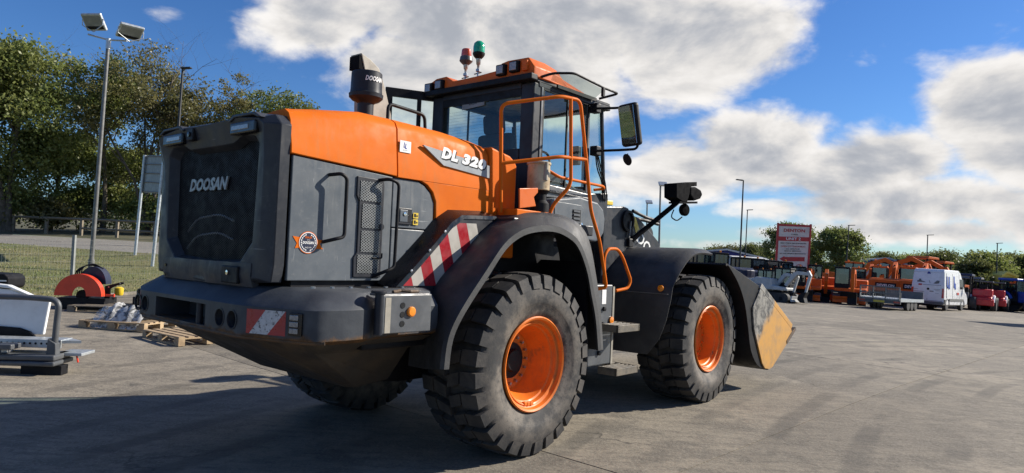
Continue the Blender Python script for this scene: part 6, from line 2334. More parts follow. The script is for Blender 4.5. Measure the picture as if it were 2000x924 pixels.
roller()

# ================================================================== RIGHT: BUILDINGS
RTL = 0.03


def shed(name, u0, u1, vt0, vt1, Y0, Y1, depth, wall_m, label, ridge=1.2, rw=None):
    """long low portal shed; its long front runs between two pixels of the eaves line"""
    a = AT(u0, vt0, Y0)
    b_ = AT(u1, vt1, Y1)
    za, zb2 = gz(a.x, a.y) - 0.2, gz(b_.x, b_.y) - 0.2
    root = empty(name, (a.x, a.y, za))
    tag(root, label, 'shed')
    o = Vector((a.x, a.y, za))
    d = Vector((b_.x - a.x, b_.y - a.y, 0)).normalized()
    n = Vector((-d.y, d.x, 0))
    if n.y < 0:
        n = -n
    A0, B0 = Vector((0, 0, 0)), Vector((b_.x, b_.y, zb2)) - o
    A1, B1 = a - o, b_ - o
    A2, B2 = A1 + n * depth, B1 + n * depth
    A3, B3 = A0 + n * depth, B0 + n * depth
    AR, BR = (A1 + A2) / 2 + Vector((0, 0, ridge)), (B1 + B2) / 2 + Vector((0, 0, ridge))
    MB().add([A0, B0, B1, A1, A3, B3, B2, A2, AR, BR], [(0, 1, 2, 3), (5, 4, 7, 6), (1, 5, 6, 9, 2), (4, 0, 3, 8, 7)]).build('wall', wall_m, root)
    # profiled cladding ribs on the front
    L_ = (B1 - A1).length
    nr = int(L_ / 1.2)
    for k in range(nr + 1):
        p, q = A0.lerp(B0, k / max(nr, 1)), A1.lerp(B1, k / max(nr, 1))
        MB().add([p - n * 0.05 - d * 0.06, p - n * 0.05 + d * 0.06, q - n * 0.05 + d * 0.06, q - n * 0.05 - d * 0.06, p, q], [(0, 1, 2, 3), (0, 3, 5, 4), (1, 4, 5, 2)]).build('cladding_rib', wall_m, root)
    e = d * 0.25
    up = Vector((0, 0, 0.06))
    f0, f1 = A1 - n * 0.3 - e + up, B1 - n * 0.3 + e + up
    g0, g1 = AR - e + up, BR + e + up
    h0, h1 = A2 + n * 0.3 - e + up, B2 + n * 0.3 + e + up
    t = Vector((0, 0, 0.14))
    MB().add([f0, f1, g1, g0, h0, h1, f0 + t, f1 + t, g1 + t, g0 + t, h0 + t, h1 + t], [(0, 3, 2, 1), (3, 4, 5, 2), (6, 7, 8, 9), (9, 8, 11, 10), (0, 1, 7, 6), (5, 4, 10, 11), (1, 2, 8, 7), (2, 5, 11, 8), (0, 6, 9, 3), (3, 9, 10, 4)]).build('roof', 'roof_sheet', root)
    return root


def gable(name, pix, Y, depth, wall_m, label, roof_m='roof_sheet'):
    """shed seen on its low-pitched gable: (u, v) of left eave, ridge, right eave"""
    P_ = [AT(u, v, Y) for u, v in pix]
    zb2 = min(gz(p.x, p.y) for p in P_) - 0.3
    o = Vector((P_[0].x, P_[0].y, zb2))
    root = empty(name, o)
    tag(root, label, 'shed')
    q = [Vector(p) - o for p in P_]
    n = Vector((0.35, 1, 0)).normalized() * depth
    base = [Vector((q[0].x, q[0].y, 0)), Vector((q[2].x, q[2].y, 0))]
    ring_ = [base[0], base[1], q[2], q[1], q[0]]
    MB().add(ring_ + [p + n for p in ring_], [(0, 1, 2, 3, 4), (9, 8, 7, 6, 5), (0, 5, 6, 1), (1, 6, 7, 2), (0, 4, 9, 5)]).build('wall', wall_m, root)
    t = Vector((0, 0, 0.22))
    fw = -n.normalized() * 0.35
    for a, b_ in ((q[0], q[1]), (q[1], q[2])):
        ee = (b_ - a).normalized() * (0.3 if b_ is q[2] else 0)
        vs = [a + fw, b_ + ee + fw, b_ + ee + n, a + n]
        MB().add(vs + [p + t for p in vs], [(0, 3, 2, 1), (4, 5, 6, 7), (0, 1, 5, 4), (1, 2, 6, 5), (2, 3, 7, 6), (3, 0, 4, 7)]).build('roof_slope', roof_m, root)
    span = (base[1] - base[0])
    for k in range(1, 24):
        x = k / 24
        p = base[0] + span * x
        h = (q[0].z + (q[1].z - q[0].z) * min(1, x / 0.5 * 0.5 / max(0.01, (q[1] - q[0]).length / ((q[1] - q[0]).length + (q[2] - q[1]).length)))) if x < 0.5 else q[2].z
        fz = min(q[0].z, q[2].z)
        MB().box(p + Vector((0, -0.03, fz * 0.5)), (0.10, 0.06, fz)).build('cladding_rib', wall_m, root)
    return root


gable('navy_shed', [(1250, 500), (1420, 489), (1540, 517)], 92, 30, 'navy_clad', 'long navy blue clad shed with pale roof behind the parked machines')
gable('blue_shed', [(1610, 516), (1735, 506), (1800, 528)], 88, 25, 'blue_clad', 'light blue clad shed with pale roof behind the orange excavators')
gable('yellow_shed', [(1955, 541), (1966, 534), (1982, 540)], 70, 8, 'yellow_clad', 'small yellow shed glimpsed above the blue tractors', 'yellow_clad')
shed('site_cabin', 1440, 1500, 507, 511, 84, 84, 5, 'roof_sheet', 'pale site cabin in front of the navy shed', ridge=0.3)

# ------------------------------------------------------------------ the tall sign
def big_sign():
    Y = 62
    bl, br_, tr_, tl = [AT(u, v, Y) for u, v in ((1513, 530), (1580, 530), (1586, 440), (1518, 437))]
    z = gz(bl.x, bl.y)
    o = Vector((bl.x, bl.y, z))
    root = empty('yard_sign', o)
    tag(root, 'tall red and white board lettered UNIT 2 with a red arrow pointing left', 'sign')
    ux = (tr_ - tl)
    uy = (tl - bl)
    nrm = Vector((0, -1, 0))

    def pt(a, b_, out=0.0):
        """a across 0..1, b up 0..1"""
        return (bl.lerp(br_, a)).lerp(tl.lerp(tr_, a), b_) - o + nrm * out

    def slab_(a0, a1, b0, b1, o0, o1, nm, m):
        vs = [pt(a0, b0, o0), pt(a1, b0, o0), pt(a1, b1, o0), pt(a0, b1, o0), pt(a0, b0, o1), pt(a1, b0, o1), pt(a1, b1, o1), pt(a0, b1, o1)]
        return MB().add(vs, [(0, 1, 2, 3), (7, 6, 5, 4), (0, 4, 5, 1), (1, 5, 6, 2), (2, 6, 7, 3), (3, 7, 4, 0)]).build(nm, m, root)
    slab_(0.05, 0.93, 0.0, 1.0, 0.0, 0.06, 'board', 'sign_white')
    for a0, a1 in ((-0.005, 0.05), (0.93, 0.985)):
        slab_(a0, a1, -0.62, 1.02, -0.02, 0.10, 'post', 'sign_red')
    slab_(0.99, 1.03, -0.62, 1.02, -0.4, -0.25, 'rear_strut', 'beige')
    slab_(0.05, 0.93, 0.955, 1.0, 0.06, 0.075, 'top_band', 'sign_red')
    slab_(0.05, 0.93, 0.645, 0.735, 0.06, 0.075, 'title_band', 'sign_red')

    def tx(s, a0, a1, b0, b1, m, bold=0.02):
        text_map('lettering', s, lambda x, y: pt(a0 + (a1 - a0) * x, b0 + (b1 - b0) * y, 0.085), m, root, bold=bold)
    tx('DENTON', 0.19, 0.80, 0.835, 0.905, 'sign_red', 0.03)
    tx('TYRES', 0.40, 0.60, 0.775, 0.795, 'black')
    tx('UNIT 2', 0.27, 0.69, 0.663, 0.722, 'text_white', 0.02)
    tx('MOT TYRE & SERVICE CENTRE', 0.12, 0.86, 0.585, 0.607, 'black')
    tx('OPEN TO THE PUBLIC', 0.13, 0.84, 0.515, 0.545, 'sign_red', 0.02)
    tx('ALL ASPECTS OF', 0.28, 0.68, 0.465, 0.485, 'black')
    tx('VEHICLE SERVICING', 0.23, 0.72, 0.42, 0.442, 'black')
    tx('AIR CON / GENERAL MAINTENANCE', 0.10, 0.86, 0.365, 0.388, 'black')
    arrow = [(0.11, 0.265), (0.25, 0.325), (0.25, 0.305), (0.84, 0.305), (0.84, 0.215), (0.25, 0.215), (0.25, 0.200)]
    n = len(arrow)
    vs = [pt(a, b_, 0.06) for a, b_ in arrow] + [pt(a, b_, 0.078) for a, b_ in arrow]
    MB().add(vs, [tuple(range(n)), tuple(range(2 * n - 1, n - 1, -1))] + [(i, i + n, (i + 1) % n + n, (i + 1) % n) for i in range(n)]).build('arrow', 'sign_red', root)
    # arched car outline at the foot
    for c0, w in ((0.35, 0.13), (0.70, 0.09)):
        MB().tube([pt(c0 + w * math.cos(a), 0.10 + 0.045 * math.sin(a), 0.08) for a in np.linspace(0, math.pi, 13)], 0.03, 5).build('car_outline', 'sign_red', root)
    return root


big_sign()

# lamp posts of the yard
LG = 'lamp posts of the yard'
lamp_column(1446, 490, 1452, 352, 52, 'tallest black lamp post standing before the navy shed', r=0.07, head=(-0.55, 0.1), side=1, group=LG)
lamp_column(1456, 490, 1460, 410, 66, 'shorter black lamp post close behind the tallest one', r=0.06, head=(0.5, 0.1), group=LG)
lamp_column(1654, 500, 1658, 440, 70, 'black lamp post rising beside the large dark green tree', r=0.07, head=(0.6, 0.1), group=LG)
lamp_column(1810, 510, 1812, 459, 74, 'black lamp post rising behind the white van', r=0.07, head=(0.6, 0.1), group=LG)
lamp_column(1947, 520, 1948, 475, 72, 'black lamp post above the red machines', r=0.07, head=(0.5, 0.1), group=LG)


def yard_flood(u0, v0, u1, v1, Y, label):
    r_ = lamp_column(u0, v0, u1, v1, Y, label, r=0.06, head=None, m='lamp_grey', name='yard_floodlight', group='floodlight poles beyond the loader')
    t = AT(u1, v1, Y) - r_.location
    R_ = Matrix.Rotation(RAD(35), 3, 'X')
    h = MB().box(t + Vector((0.12, 0, 0.12)), (0.42, 0.34, 0.10), R_).build('floodlight_head', 'galv', r_, bevel=0.02)
    MB().box(t + Vector((0.12, 0, 0.12)) - R_ @ Vector((0, 0, 0.055)), (0.34, 0.26, 0.01), R_).build('floodlight_glass', 'sign_back', h)


yard_flood(1288, 450, 1290, 364, 34, 'grey floodlight pole whose head shows behind the headlamp')
yard_flood(1263, 450, 1264, 398, 44, 'smaller grey floodlight pole between the loader hoses and headlamp')


# ================================================================== RIGHT: MACHINES
def far_wheel(root, x, y, r, w, m_rim='lamp_grey', name='wheel'):
    t = MB()
    t.lathe([(r * 0.55, -w / 2), (r * 0.92, -w / 2), (r, -w * 0.36), (r, w * 0.36), (r * 0.92, w / 2), (r * 0.55, w / 2)], (x, y, r), (0, 1, 0), 24)
    to = t.build(name, 'tyre_far', root, smooth=35)
    MB().lathe([(r * 0.56, -w * 0.46), (r * 0.5, -w * 0.40), (r * 0.2, -w * 0.30), (0, -w * 0.34)], (x, y, r), (0, 1, 0), 18, cap=False).build('rim', m_rim, to, smooth=35)
    MB().lathe([(r * 0.56, w * 0.46), (r * 0.5, w * 0.40), (r * 0.2, w * 0.30), (0, w * 0.34)], (x, y, r), (0, 1, 0), 18, cap=False).build('rim', m_rim, to, smooth=35)
    return to


def beam(path, w, hs, name, m, root, y=0.0):
    """tapered box boom along a path in the x-z plane"""
    secs = []
    for i, (x, z) in enumerate(path):
        a = Vector(path[max(0, i - 1)])
        b_ = Vector(path[min(len(path) - 1, i + 1)])
        d = (b_ - a).normalized()
        n = Vector((-d.y, d.x))
        h = hs[i] / 2
        secs.append([Vector((x + n.x * h, y - w / 2, z + n.y * h)), Vector((x + n.x * h, y + w / 2, z + n.y * h)), Vector((x - n.x * h, y + w / 2, z - n.y * h)), Vector((x - n.x * h, y - w / 2, z - n.y * h))])
    return MB().loft(secs).build(name, m, root, bevel=0.02)


def excavator(x, y, rz, s, body_m, label, group, pose='down', text=None, wheels=False, cab_side=1, roof_m=None, boom_m=None, swing=0.0):
    z = gz(x, y)
    root = empty('excavator', (x, y, z), rz, RTL)
    tag(root, label, 'excavator', group)
    boom_m = boom_m or body_m
    roof_m = roof_m or 'black'
    S = lambda *a: [v * s for v in a]
    if wheels:
        for xx in (-1.2, 1.2):
            for yy in (-0.95, 0.95):
                far_wheel(root, xx * s, yy * s, 0.52 * s, 0.42 * s)
        MB().bb(*S(-1.5, 1.5, -0.5, 0.5, 0.45, 0.95)).build('undercarriage', 'black', root, bevel=0.03)
    else:
        for yy in (-0.85, 0.85):
            pr = [(1.5 * math.cos(a) if abs(math.cos(a)) < .99 else 1.5 * math.cos(a), 0.36 + 0.36 * math.sin(a)) for a in np.linspace(-math.pi / 2, math.pi / 2, 9)]
            poly = [(1.2 + 0.36 * math.cos(a), 0.36 + 0.36 * math.sin(a)) for a in np.linspace(-math.pi / 2, math.pi / 2, 9)] + [(-1.2 + 0.36 * math.cos(a), 0.36 + 0.36 * math.sin(a)) for a in np.linspace(math.pi / 2, 1.5 * math.pi, 9)]
            tk_ = MB().prism([(a * s, b_ * s) for a, b_ in poly], 'y', (yy - 0.24) * s, (yy + 0.24) * s).build('track', 'tyre_far', root, smooth=30)
            for k in range(4):
                MB().lathe([(0.15 * s, -0.26 * s), (0.15 * s, 0.26 * s)], ((-1.0 + 0.66 * k) * s, yy * s, 0.30 * s), (0, 1, 0), 12).build('track_roller', 'black', tk_)
        MB().bb(*S(-0.8, 0.8, -0.62, 0.62, 0.35, 0.85)).build('undercarriage', 'black', root, bevel=0.03)
        MB().prism([(a * s, b_ * s) for a, b_ in ((1.75, 0.12), (1.85, 0.12), (1.80, 0.34), (1.86, 0.56), (1.76, 0.56), (1.70, 0.34))], 'y', -1.05 * s, 1.05 * s).build('dozer_blade', body_m, root, bevel=0.01)
    # house
    MB().prism([(a * s, b_ * s) for a, b_ in ((-1.35, 0.92), (1.15, 0.92), (1.15, 1.15), (0.2, 1.25), (0.1, 1.78), (-1.15, 1.84), (-1.35, 1.70))], 'y', -1.05 * s, 1.05 * s).build('engine_house', body_m, root, bevel=0.06 * s, seg=3)
    cwp = [(math.cos(a) * 0.55 - 1.25, math.sin(a) * 1.10) for a in np.linspace(math.pi / 2, 1.5 * math.pi, 11)]
    cw_ = MB().prism([(a * s, b_ * s) for a, b_ in cwp], 'z', 0.95 * s, 1.72 * s).build('tail_weight', body_m, root, bevel=0.05 * s, seg=2)
    if text:
        MB().add([Vector(((-1.25 - 0.56 * math.cos(q)) * s - 0.012, math.sin(q) * 1.105 * s, zz * s)) for zz in (1.16, 1.52) for q in np.linspace(0.62, -0.62, 7)], [(i, i + 1, i + 8, i + 7) for i in range(6)]).build('name_band', 'black', cw_)

        def tf(a, b_):
            q = 0.50 - 1.0 * a
            return Vector(((-1.25 - 0.56 * math.cos(q)) * s - 0.024, math.sin(q) * 1.105 * s, (1.25 + 0.18 * b_) * s))
        text_map('lettering', text, tf, 'text_white', cw_, bold=0.03)
    # cab
    cy = 0.55 * cab_side
    y0, y1 = (cy - 0.46) * s, (cy + 0.46) * s
    xa, xb, zb_, zt = -0.10 * s, 1.10 * s, 1.20 * s, 2.62 * s
    cb_ = MB().bb(xa - 0.03, xb + 0.03, y0 - 0.02, y1 + 0.02, zt - 0.07 * s, zt + 0.07 * s).build('cab_roof', roof_m, root, bevel=0.04 * s)
    for xx in (xa, (xa + xb) / 2 - 0.05, xb):
        for yy in (y0, y1):
            MB().box((xx, yy, (zb_ + zt) / 2), (0.08 * s, 0.08 * s, zt - zb_)).build('cab_post', 'black', cb_)
    MB().bb(xa, xb, y0, y1, zb_ - 0.05, zb_ + 0.28 * s).build('cab_base', 'black', cb_, bevel=0.02)
    for (a, b_, c_, d_) in ((xa, xb, y0, y0), (xa, xb, y1, y1), (xa, xa, y0, y1), (xb, xb, y0, y1)):
        MB().add([Vector((a, c_, zb_ + 0.28 * s)), Vector((b_, d_, zb_ + 0.28 * s)), Vector((b_, d_, zt - 0.07 * s)), Vector((a, c_, zt - 0.07 * s))], [(0, 1, 2, 3)]).build('cab_glass', 'glass_far', cb_, fix=False)
    MB().bb(xa + 0.3 * s, xa + 0.75 * s, y0 + 0.22 * s, y1 - 0.22 * s, zb_ + 0.2 * s, zb_ + 0.95 * s).build('seat', 'black', cb_, bevel=0.05)
    MB().lathe([(0.06 * s, zt + 0.06 * s), (0.07 * s, zt + 0.18 * s), (0, zt + 0.20 * s)], (xa + 0.2 * s, cy * s, 0), (0, 0, 1), 10).build('beacon', 'amber', cb_)
    # boom
    by = -0.25 * cab_side * s
    if pose == 'down':
        bp = [(0.95, 1.30), (1.65, 2.25), (1.85, 2.36), (2.75, 2.30)]
        ap = [(2.62, 2.55), (2.80, 2.20), (2.62, 1.40), (2.52, 0.85)]
        bc = (2.55, 0.55)
    elif pose == 'low':
        bp = [(0.95, 1.30), (1.45, 2.0), (2.0, 2.25), (2.9, 1.75)]
        ap = [(2.75, 2.02), (3.05, 1.55), (2.75, 0.95), (2.55, 0.65)]
        bc = (2.55, 0.42)
    elif pose == 'fold':
        bp = [(0.9, 1.5), (1.35, 2.6), (0.9, 3.05), (2.6, 3.0)]
        bp = [(0.9, 1.5), (1.5, 2.55), (2.5, 2.95), (3.6, 2.4)]
        ap = [(3.45, 2.65), (3.65, 2.15), (3.0, 1.2), (2.7, 0.8)]
        bc = (2.6, 0.55)
    sc = lambda l: [(a * s, b_ * s) for a, b_ in l]
    boom = beam(sc(bp), 0.26 * s, [v * s for v in (0.24, 0.33, 0.30, 0.20)], 'boom', boom_m, root, by)
    beam(sc(ap), 0.22 * s, [v * s for v in (0.18, 0.24, 0.18, 0.13)], 'arm', boom_m, root, by)
    MB().tube([Vector((1.05 * s, by, 1.25 * s)), Vector((bp[1][0] * s + 0.25 * s, by, bp[1][1] * s - 0.05 * s))], 0.07 * s, 8).build('boom_cylinder', 'steel', root, smooth=40)
    MB().tube([Vector((bp[1][0] * s + 0.1, by, bp[1][1] * s + 0.28 * s)), Vector((ap[0][0] * s, by, ap[0][1] * s))], 0.06 * s, 8).build('arm_cylinder', 'black', root, smooth=40)
    bx, bz = bc
    MB().prism([(a * s, b_ * s) for a, b_ in ((bx + 0.12, bz + 0.38), (bx - 0.10, bz + 0.36), (bx - 0.48, bz + 0.12), (bx - 0.55, bz - 0.22), (bx - 0.30, bz - 0.44), (bx + 0.08, bz - 0.46), (bx - 0.05, bz - 0.05))], 'y', by - 0.30 * s, by + 0.30 * s).build('bucket', 'black', root, bevel=0.02)
    return root


def head_to(az):
    return math.pi / 2 - RAD(az)


def onyard(u, Y):
    p = AT(u, 540, Y)
    return p.x, p.y


WG = 'compact white excavators in the front row'
for k, (u, Y, s, az) in enumerate(((1480, 40.5, 0.66, 136), (1496, 39.8, 0.66, 134), (1514, 39.2, 0.72, 136))):
    x, y = onyard(u, Y)
    excavator(x, y, head_to(az), s, 'pale_grey', ('small white excavator beside the loader bucket', 'small white excavator in the middle of the white front row', 'small white excavator next to the first orange excavator')[k], WG, pose='down' if k != 0 else 'low', cab_side=1)
DG = 'dark cabbed machines in the second row'
for k, (u, Y, s) in enumerate(((1385, 43, 0.95), (1420, 42.5, 0.98), (1466, 45, 0.93), (1492, 45.5, 0.93), (1519, 46, 0.92), (1546, 47, 0.92))):
    x, y = onyard(u, Y)
    excavator(x, y, head_to(350), s, 'navy' if k < 3 else 'black', ('dark excavator mostly hidden behind the loader fender', 'dark excavator with tall glazed cab above the bucket edge', 'dark excavator behind the first white excavator', 'dark excavator behind the middle white excavator', 'dark excavator behind the last white excavator', 'dark excavator below the left post of the sign')[k], DG, pose='low')
OG = 'orange excavators in the middle rows'
for k, (u, Y, s, az, lb) in enumerate(((1575, 44, 0.80, 205, 'orange excavator with arm folded down before the sign board'), (1606, 46, 0.88, 205, 'orange excavator with dark glazed cab under the sign'), (1662, 43.5, 0.86, 210, 'orange excavator reaching behind the trailer ramp'))):
    x, y = onyard(u, Y)
    excavator(x, y, head_to(az), s, 'orange_old', lb, OG, pose='low' if k % 2 else 'down', cab_side=-1)
BG = 'orange excavators with lettered tail weights'
for k, (u, Y, s, wh, lb) in enumerate(((1690, 50, 0.92, False, 'orange excavator with lettered tail weight behind the trailer ramp'), (1733, 49, 1.0, False, 'orange excavator with large white lettered tail weight beside the trailer'), (1790, 48, 1.02, True, 'wheeled orange excavator with lettering cut off by the white van'))):
    x, y = onyard(u, Y)
    excavator(x, y, head_to(30 + 3 * k), s, 'orange_old', lb, BG, pose='fold', text='DEVELON', wheels=wh, cab_side=1, roof_m='orange_old')
for k, (u, Y, s, lb) in enumerate(((1650, 58, 1.15, 'large orange excavator with raised boom beneath the leafy tree'), (1700, 60, 1.25, 'large orange excavator with arched boom before the blue shed'), (1745, 61, 1.2, 'large orange excavator with boom against the blue shed wall'))):
    x, y = onyard(u, Y)
    excavator(x, y, head_to(120 + 10 * k), s, 'orange_old', lb, 'large orange excavators in the back row', pose='fold', roof_m='orange_old')


# ------------------------------------------------------------------ plant trailer
def trailer():
    p = G(1716, 604)
    root = empty('plant_trailer', (p.x, p.y, gz(p.x, p.y)), head_to(46), RTL)
    tag(root, 'flat galvanised plant trailer with raised mesh ramp', 'trailer')
    W = 1.02
    MB().bb(0.05, 4.4, -W, W, 0.60, 0.66).build('bed', 'galv', root)
    MB().bb(0.05, 4.4, -W - 0.03, -W, 0.50, 0.68).build('side_rail', 'galv', root)
    MB().bb(0.05, 4.4, W, W + 0.03, 0.50, 0.68).build('side_rail', 'galv', root)
    MB().bb(0.0, 0.12, -W - 0.06, W + 0.06, 0.36, 0.60).build('rear_beam', 'cab_grey', root, bevel=0.01)
    rp_ = MB()
    for yy in (-W, -W * 0.33, W * 0.33, W):
        rp_.bb(-0.05, 0.0, yy - 0.03, yy + 0.03, 0.50, 1.30)
    for zz in (0.55, 0.92, 1.28):
        rp_.bb(-0.05, 0.0, -W, W, zz - 0.03, zz + 0.03)
    ro = rp_.build('loading_ramp', 'lamp_grey', root)
    rmesh = MB()
    for k in range(26):
        yy = -W + 2 * W * k / 25
        rmesh.bb(-0.03, -0.015, yy - 0.006, yy + 0.006, 0.52, 1.28)
    for k in range(12):
        rmesh.bb(-0.035, -0.012, -W, W, 0.58 + k * 0.06, 0.592 + k * 0.06)
    rmesh.build('ramp_mesh', 'lamp_grey', ro)
    tread = MB()
    for k in range(14):
        tread.box((-0.055, -0.85 + 0.12 * k, 0.64), (0.01, 0.05, 0.03), Matrix.Rotation(0.6, 3, 'X'))
    tread.build('tread_bars', 'steel', ro)
    for s in (-1, 1):
        MB().bb(-0.02, 0.0, s * (W + 0.03) - s * 0.30, s * (W + 0.03), 0.42, 0.54).build('tail_lamp', 'tail_red', root)
        MB().bb(0.1, 0.16, s * (W + 0.02) - 0.02, s * (W + 0.02) + 0.02, 0.5, 1.0).build('corner_post', 'lamp_grey', root)
        for k in range(3):
            far_wheel(root, 1.75 + 0.66 * k, s * (W - 0.12), 0.30, 0.20, 'lamp_grey')
        MB().bb(1.35, 3.5, s * (W - 0.24), s * (W + 0.02), 0.605, 0.64).build('mudguard', 'cab_grey', root)
    pl = MB().bb(-0.02, -0.005, -0.28, 0.30, 0.40, 0.53).build('number_plate', 'plate_yellow', root)
    MB().bb(4.3, 4.36, -W, W, 0.66, 1.10).build('headboard', 'cab_grey', root)
    MB().tube([(4.4, -0.7, 0.55), (5.6, 0, 0.5)], 0.05, 8).build('drawbar', 'galv', root)
    MB().tube([(4.4, 0.7, 0.55), (5.6, 0, 0.5)], 0.05, 8).build('drawbar', 'galv', root)
    MB().tube([(5.55, 0.0, 0.02), (5.55, 0, 0.65)], 0.04, 8).build('jockey_wheel', 'black', root)
    return root


trailer()


# ------------------------------------------------------------------ white van
def van():
    p = G(1845, 607)
    az = 46
    root = empty('white_van', (p.x, p.y, gz(p.x, p.y)), head_to(az), RTL)
    tag(root, 'white panel van with small dark emblems on its rear doors', 'van')
    # origin at the rear right wheel; x forward, y left
    X0 = -0.75
    W = 1.92
    yr, yl = 0.08, -0.0
    # body: side profile lofted across the width
    prof = [(X0, 0.45), (X0, 0.62), (X0 + 0.02, 1.55), (X0 + 0.14, 2.48), (X0 + 0.30, 2.62), (X0 + 3.55, 2.66), (X0 + 4.0, 2.52), (X0 + 4.35, 2.15), (X0 + 4.95, 1.32), (X0 + 5.45, 1.10), (X0 + 5.70, 0.85), (X0 + 5.72, 0.40), (X0 + 4.9, 0.35), (X0 + 0.2, 0.35)]
    secs = []
    for t, ins, zt in ((0.0, 0.10, 0.0), (0.0, 0.0, 0.0), (1.0, 0.0, 0.0), (1.0, 0.10, 0.0)):
        pass
    rows = [(-0.10, 1.0), (-0.08, 1.0), (W - 0.10 + 0.0, 1.0)]
    m = MB()

    def rowv(y, k):
        out = []
        for x, z in prof:
            lean = 0.10 * max(0, (z - 1.2) / 1.4)
            yy = y + (lean if y < W / 2 - 0.1 else -lean)
            out.append(Vector((x, yy, z)))
        return out
    m.loft([rowv(-0.12, 1), rowv(W - 0.12, 1)])
    vo = m.build('body', 'van_white', root, bevel=0.07, seg=3)
    # rear door split, hinges, window-less panels
    def rear(y, z, out=0.012):
        # on the rear face
        x = X0 + (0.02 * (z - 0.62) / 0.93 if z < 1.55 else 0.02 + 0.12 * (z - 1.55) / 0.93)
        return Vector((x - out, y, z))
    yc = W / 2 - 0.12

    def rq(y0, y1, z0, z1, nm, m_, out=0.012, par=vo):
        vs = [rear(y0, z0, 0.0), rear(y1, z0, 0.0), rear(y1, z1, 0.0), rear(y0, z1, 0.0), rear(y0, z0, out), rear(y1, z0, out), rear(y1, z1, out), rear(y0, z1, out)]
        return MB().add(vs, [(0, 1, 2, 3), (7, 6, 5, 4), (0, 4, 5, 1), (1, 5, 6, 2), (2, 6, 7, 3), (3, 7, 4, 0)]).build(nm, m_, par)
    rq(yc - 0.008, yc + 0.008, 0.62, 2.40, 'door_gap', 'black', 0.006)
    rq(0.0, W - 0.24, 2.395, 2.405, 'door_gap', 'lamp_grey', 0.006)
    rq(0.0, W - 0.24, 0.58, 0.60, 'door_gap', 'black', 0.006)
    rq(0.02 - 0.10, W - 0.14, 0.36, 0.55, 'rear_bumper', 'cab_grey', 0.08)
    rq(-0.095, 0.03, 0.80, 1.40, 'tail_lamp', 'tail_red', 0.03)
    rq(W - 0.27, W - 0.145, 0.80, 1.40, 'tail_lamp', 'tail_red', 0.03)
    rq(yc + 0.32, yc + 0.85, 0.66, 0.78, 'number_plate', 'plate_yellow', 0.016)
    rq(yc + 0.28, yc + 0.86, 0.80, 0.86, 'plate_recess', 'black', 0.012)
    rq(yc - 0.34, yc - 0.12, 1.17, 1.21, 'door_handle', 'black', 0.03)
    MB().lathe([(0.075, 0), (0.075, 0.012), (0.05, 0.014), (0, 0.014)], rear(yc - 0.03, 1.33, 0.012), (-1, 0, 0), 16).build('badge', 'black', vo)
    # emblems and lettering on the doors
    def deco(pts, m_, nm='emblem'):
        n = len(pts)
        vs = [rear(a, b_, 0.010) for a, b_ in pts] + [rear(a, b_, 0.015) for a, b_ in pts]
        MB().add(vs, [tuple(range(n)), tuple(range(2 * n - 1, n - 1, -1))] + [(i, i + n, (i + 1) % n + n, (i + 1) % n) for i in range(n)]).build(nm, m_, vo)
    deco([(yc + 0.62, 1.74), (yc + 0.62, 1.84), (yc + 0.54, 1.84), (yc + 0.52, 1.95), (yc + 0.42, 1.95), (yc + 0.38, 1.84), (yc + 0.16, 1.77), (yc + 0.16, 1.74)], 'lamp_grey')
    deco([(yc - 0.30, 1.70), (yc - 0.38, 1.77), (yc - 0.50, 1.90), (yc - 0.66, 1.88), (yc - 0.62, 1.72), (yc - 0.45, 1.68)], 'lamp_grey')
    deco([(yc - 0.06, 1.88), (yc - 0.14, 1.70), (yc - 0.11, 1.70), (yc - 0.04, 1.88)], 'lamp_grey')
    deco([(yc + 0.34, 1.54), (yc + 0.54, 1.54), (yc + 0.54, 1.64), (yc + 0.34, 1.64)], 'sign_red')
    deco([(yc - 0.12, 2.30), (yc + 0.10, 2.30), (yc + 0.06, 2.44), (yc - 0.06, 2.44)], 'text_blue')
    for (a, b_, z, h) in ((0.30, -0.75, 1.58, 0.022), (-0.35, -0.72, 1.32, 0.02), (0.82, 0.55, 1.28, 0.018), (0.80, 0.20, 1.12, 0.03), (-0.45, -0.7, 1.24, 0.015), (-0.45, -0.65, 1.05, 0.015)):
        rq(yc + min(a, b_), yc + max(a, b_), z, z + h, 'lettering', 'lamp_grey', 0.014)
    # side: lower moulding, panel lines, blue lettering, cab door glass
    ys = -0.125

    def sq(x0, x1, z0, z1, nm, m_, o=0.012):
        MB().add([Vector((x, ys + 0.10 * max(0, (z - 1.2) / 1.4) + q, z)) for q in (0.02, -o) for x, z in ((x0, z0), (x1, z0), (x1, z1), (x0, z1))], [(0, 1, 2, 3), (7, 6, 5, 4), (0, 4, 5, 1), (1, 5, 6, 2), (2, 6, 7, 3), (3, 7, 4, 0)]).build(nm, m_, vo)
    sq(X0 + 1.15, X0 + 4.55, 0.62, 0.78, 'side_moulding', 'lamp_grey', 0.03)
    sq(X0 + 0.02, X0 + 0.38, 0.42, 0.72, 'corner_bumper', 'cab_grey', 0.03)
    sq(X0 + 3.70, X0 + 4.55, 1.45, 2.10, 'door_window', 'black_gloss')
    for x in (0.55, 1.95, 3.55):
        sq(X0 + x, X0 + x + 0.012, 0.80, 2.40, 'panel_gap', 'lamp_grey', 0.006)
    for x, z0, z1 in ((0.55, 1.55, 2.2), (0.72, 1.45, 1.65), (1.05, 1.4, 2.2), (2.2, 1.5, 2.25), (2.45, 1.4, 1.8)):
        sq(X0 + x, X0 + x + 0.20, z0, z1, 'lettering', 'blue_machine', 0.014)
    sq(X0 + 2.9, X0 + 3.4, 1.05, 1.2, 'lettering', 'sign_red', 0.014)
    for xw in (0.0, 3.66):
        for yw in (0.0, W - 0.26):
            far_wheel(root, xw, yw, 0.335, 0.22, 'galv')
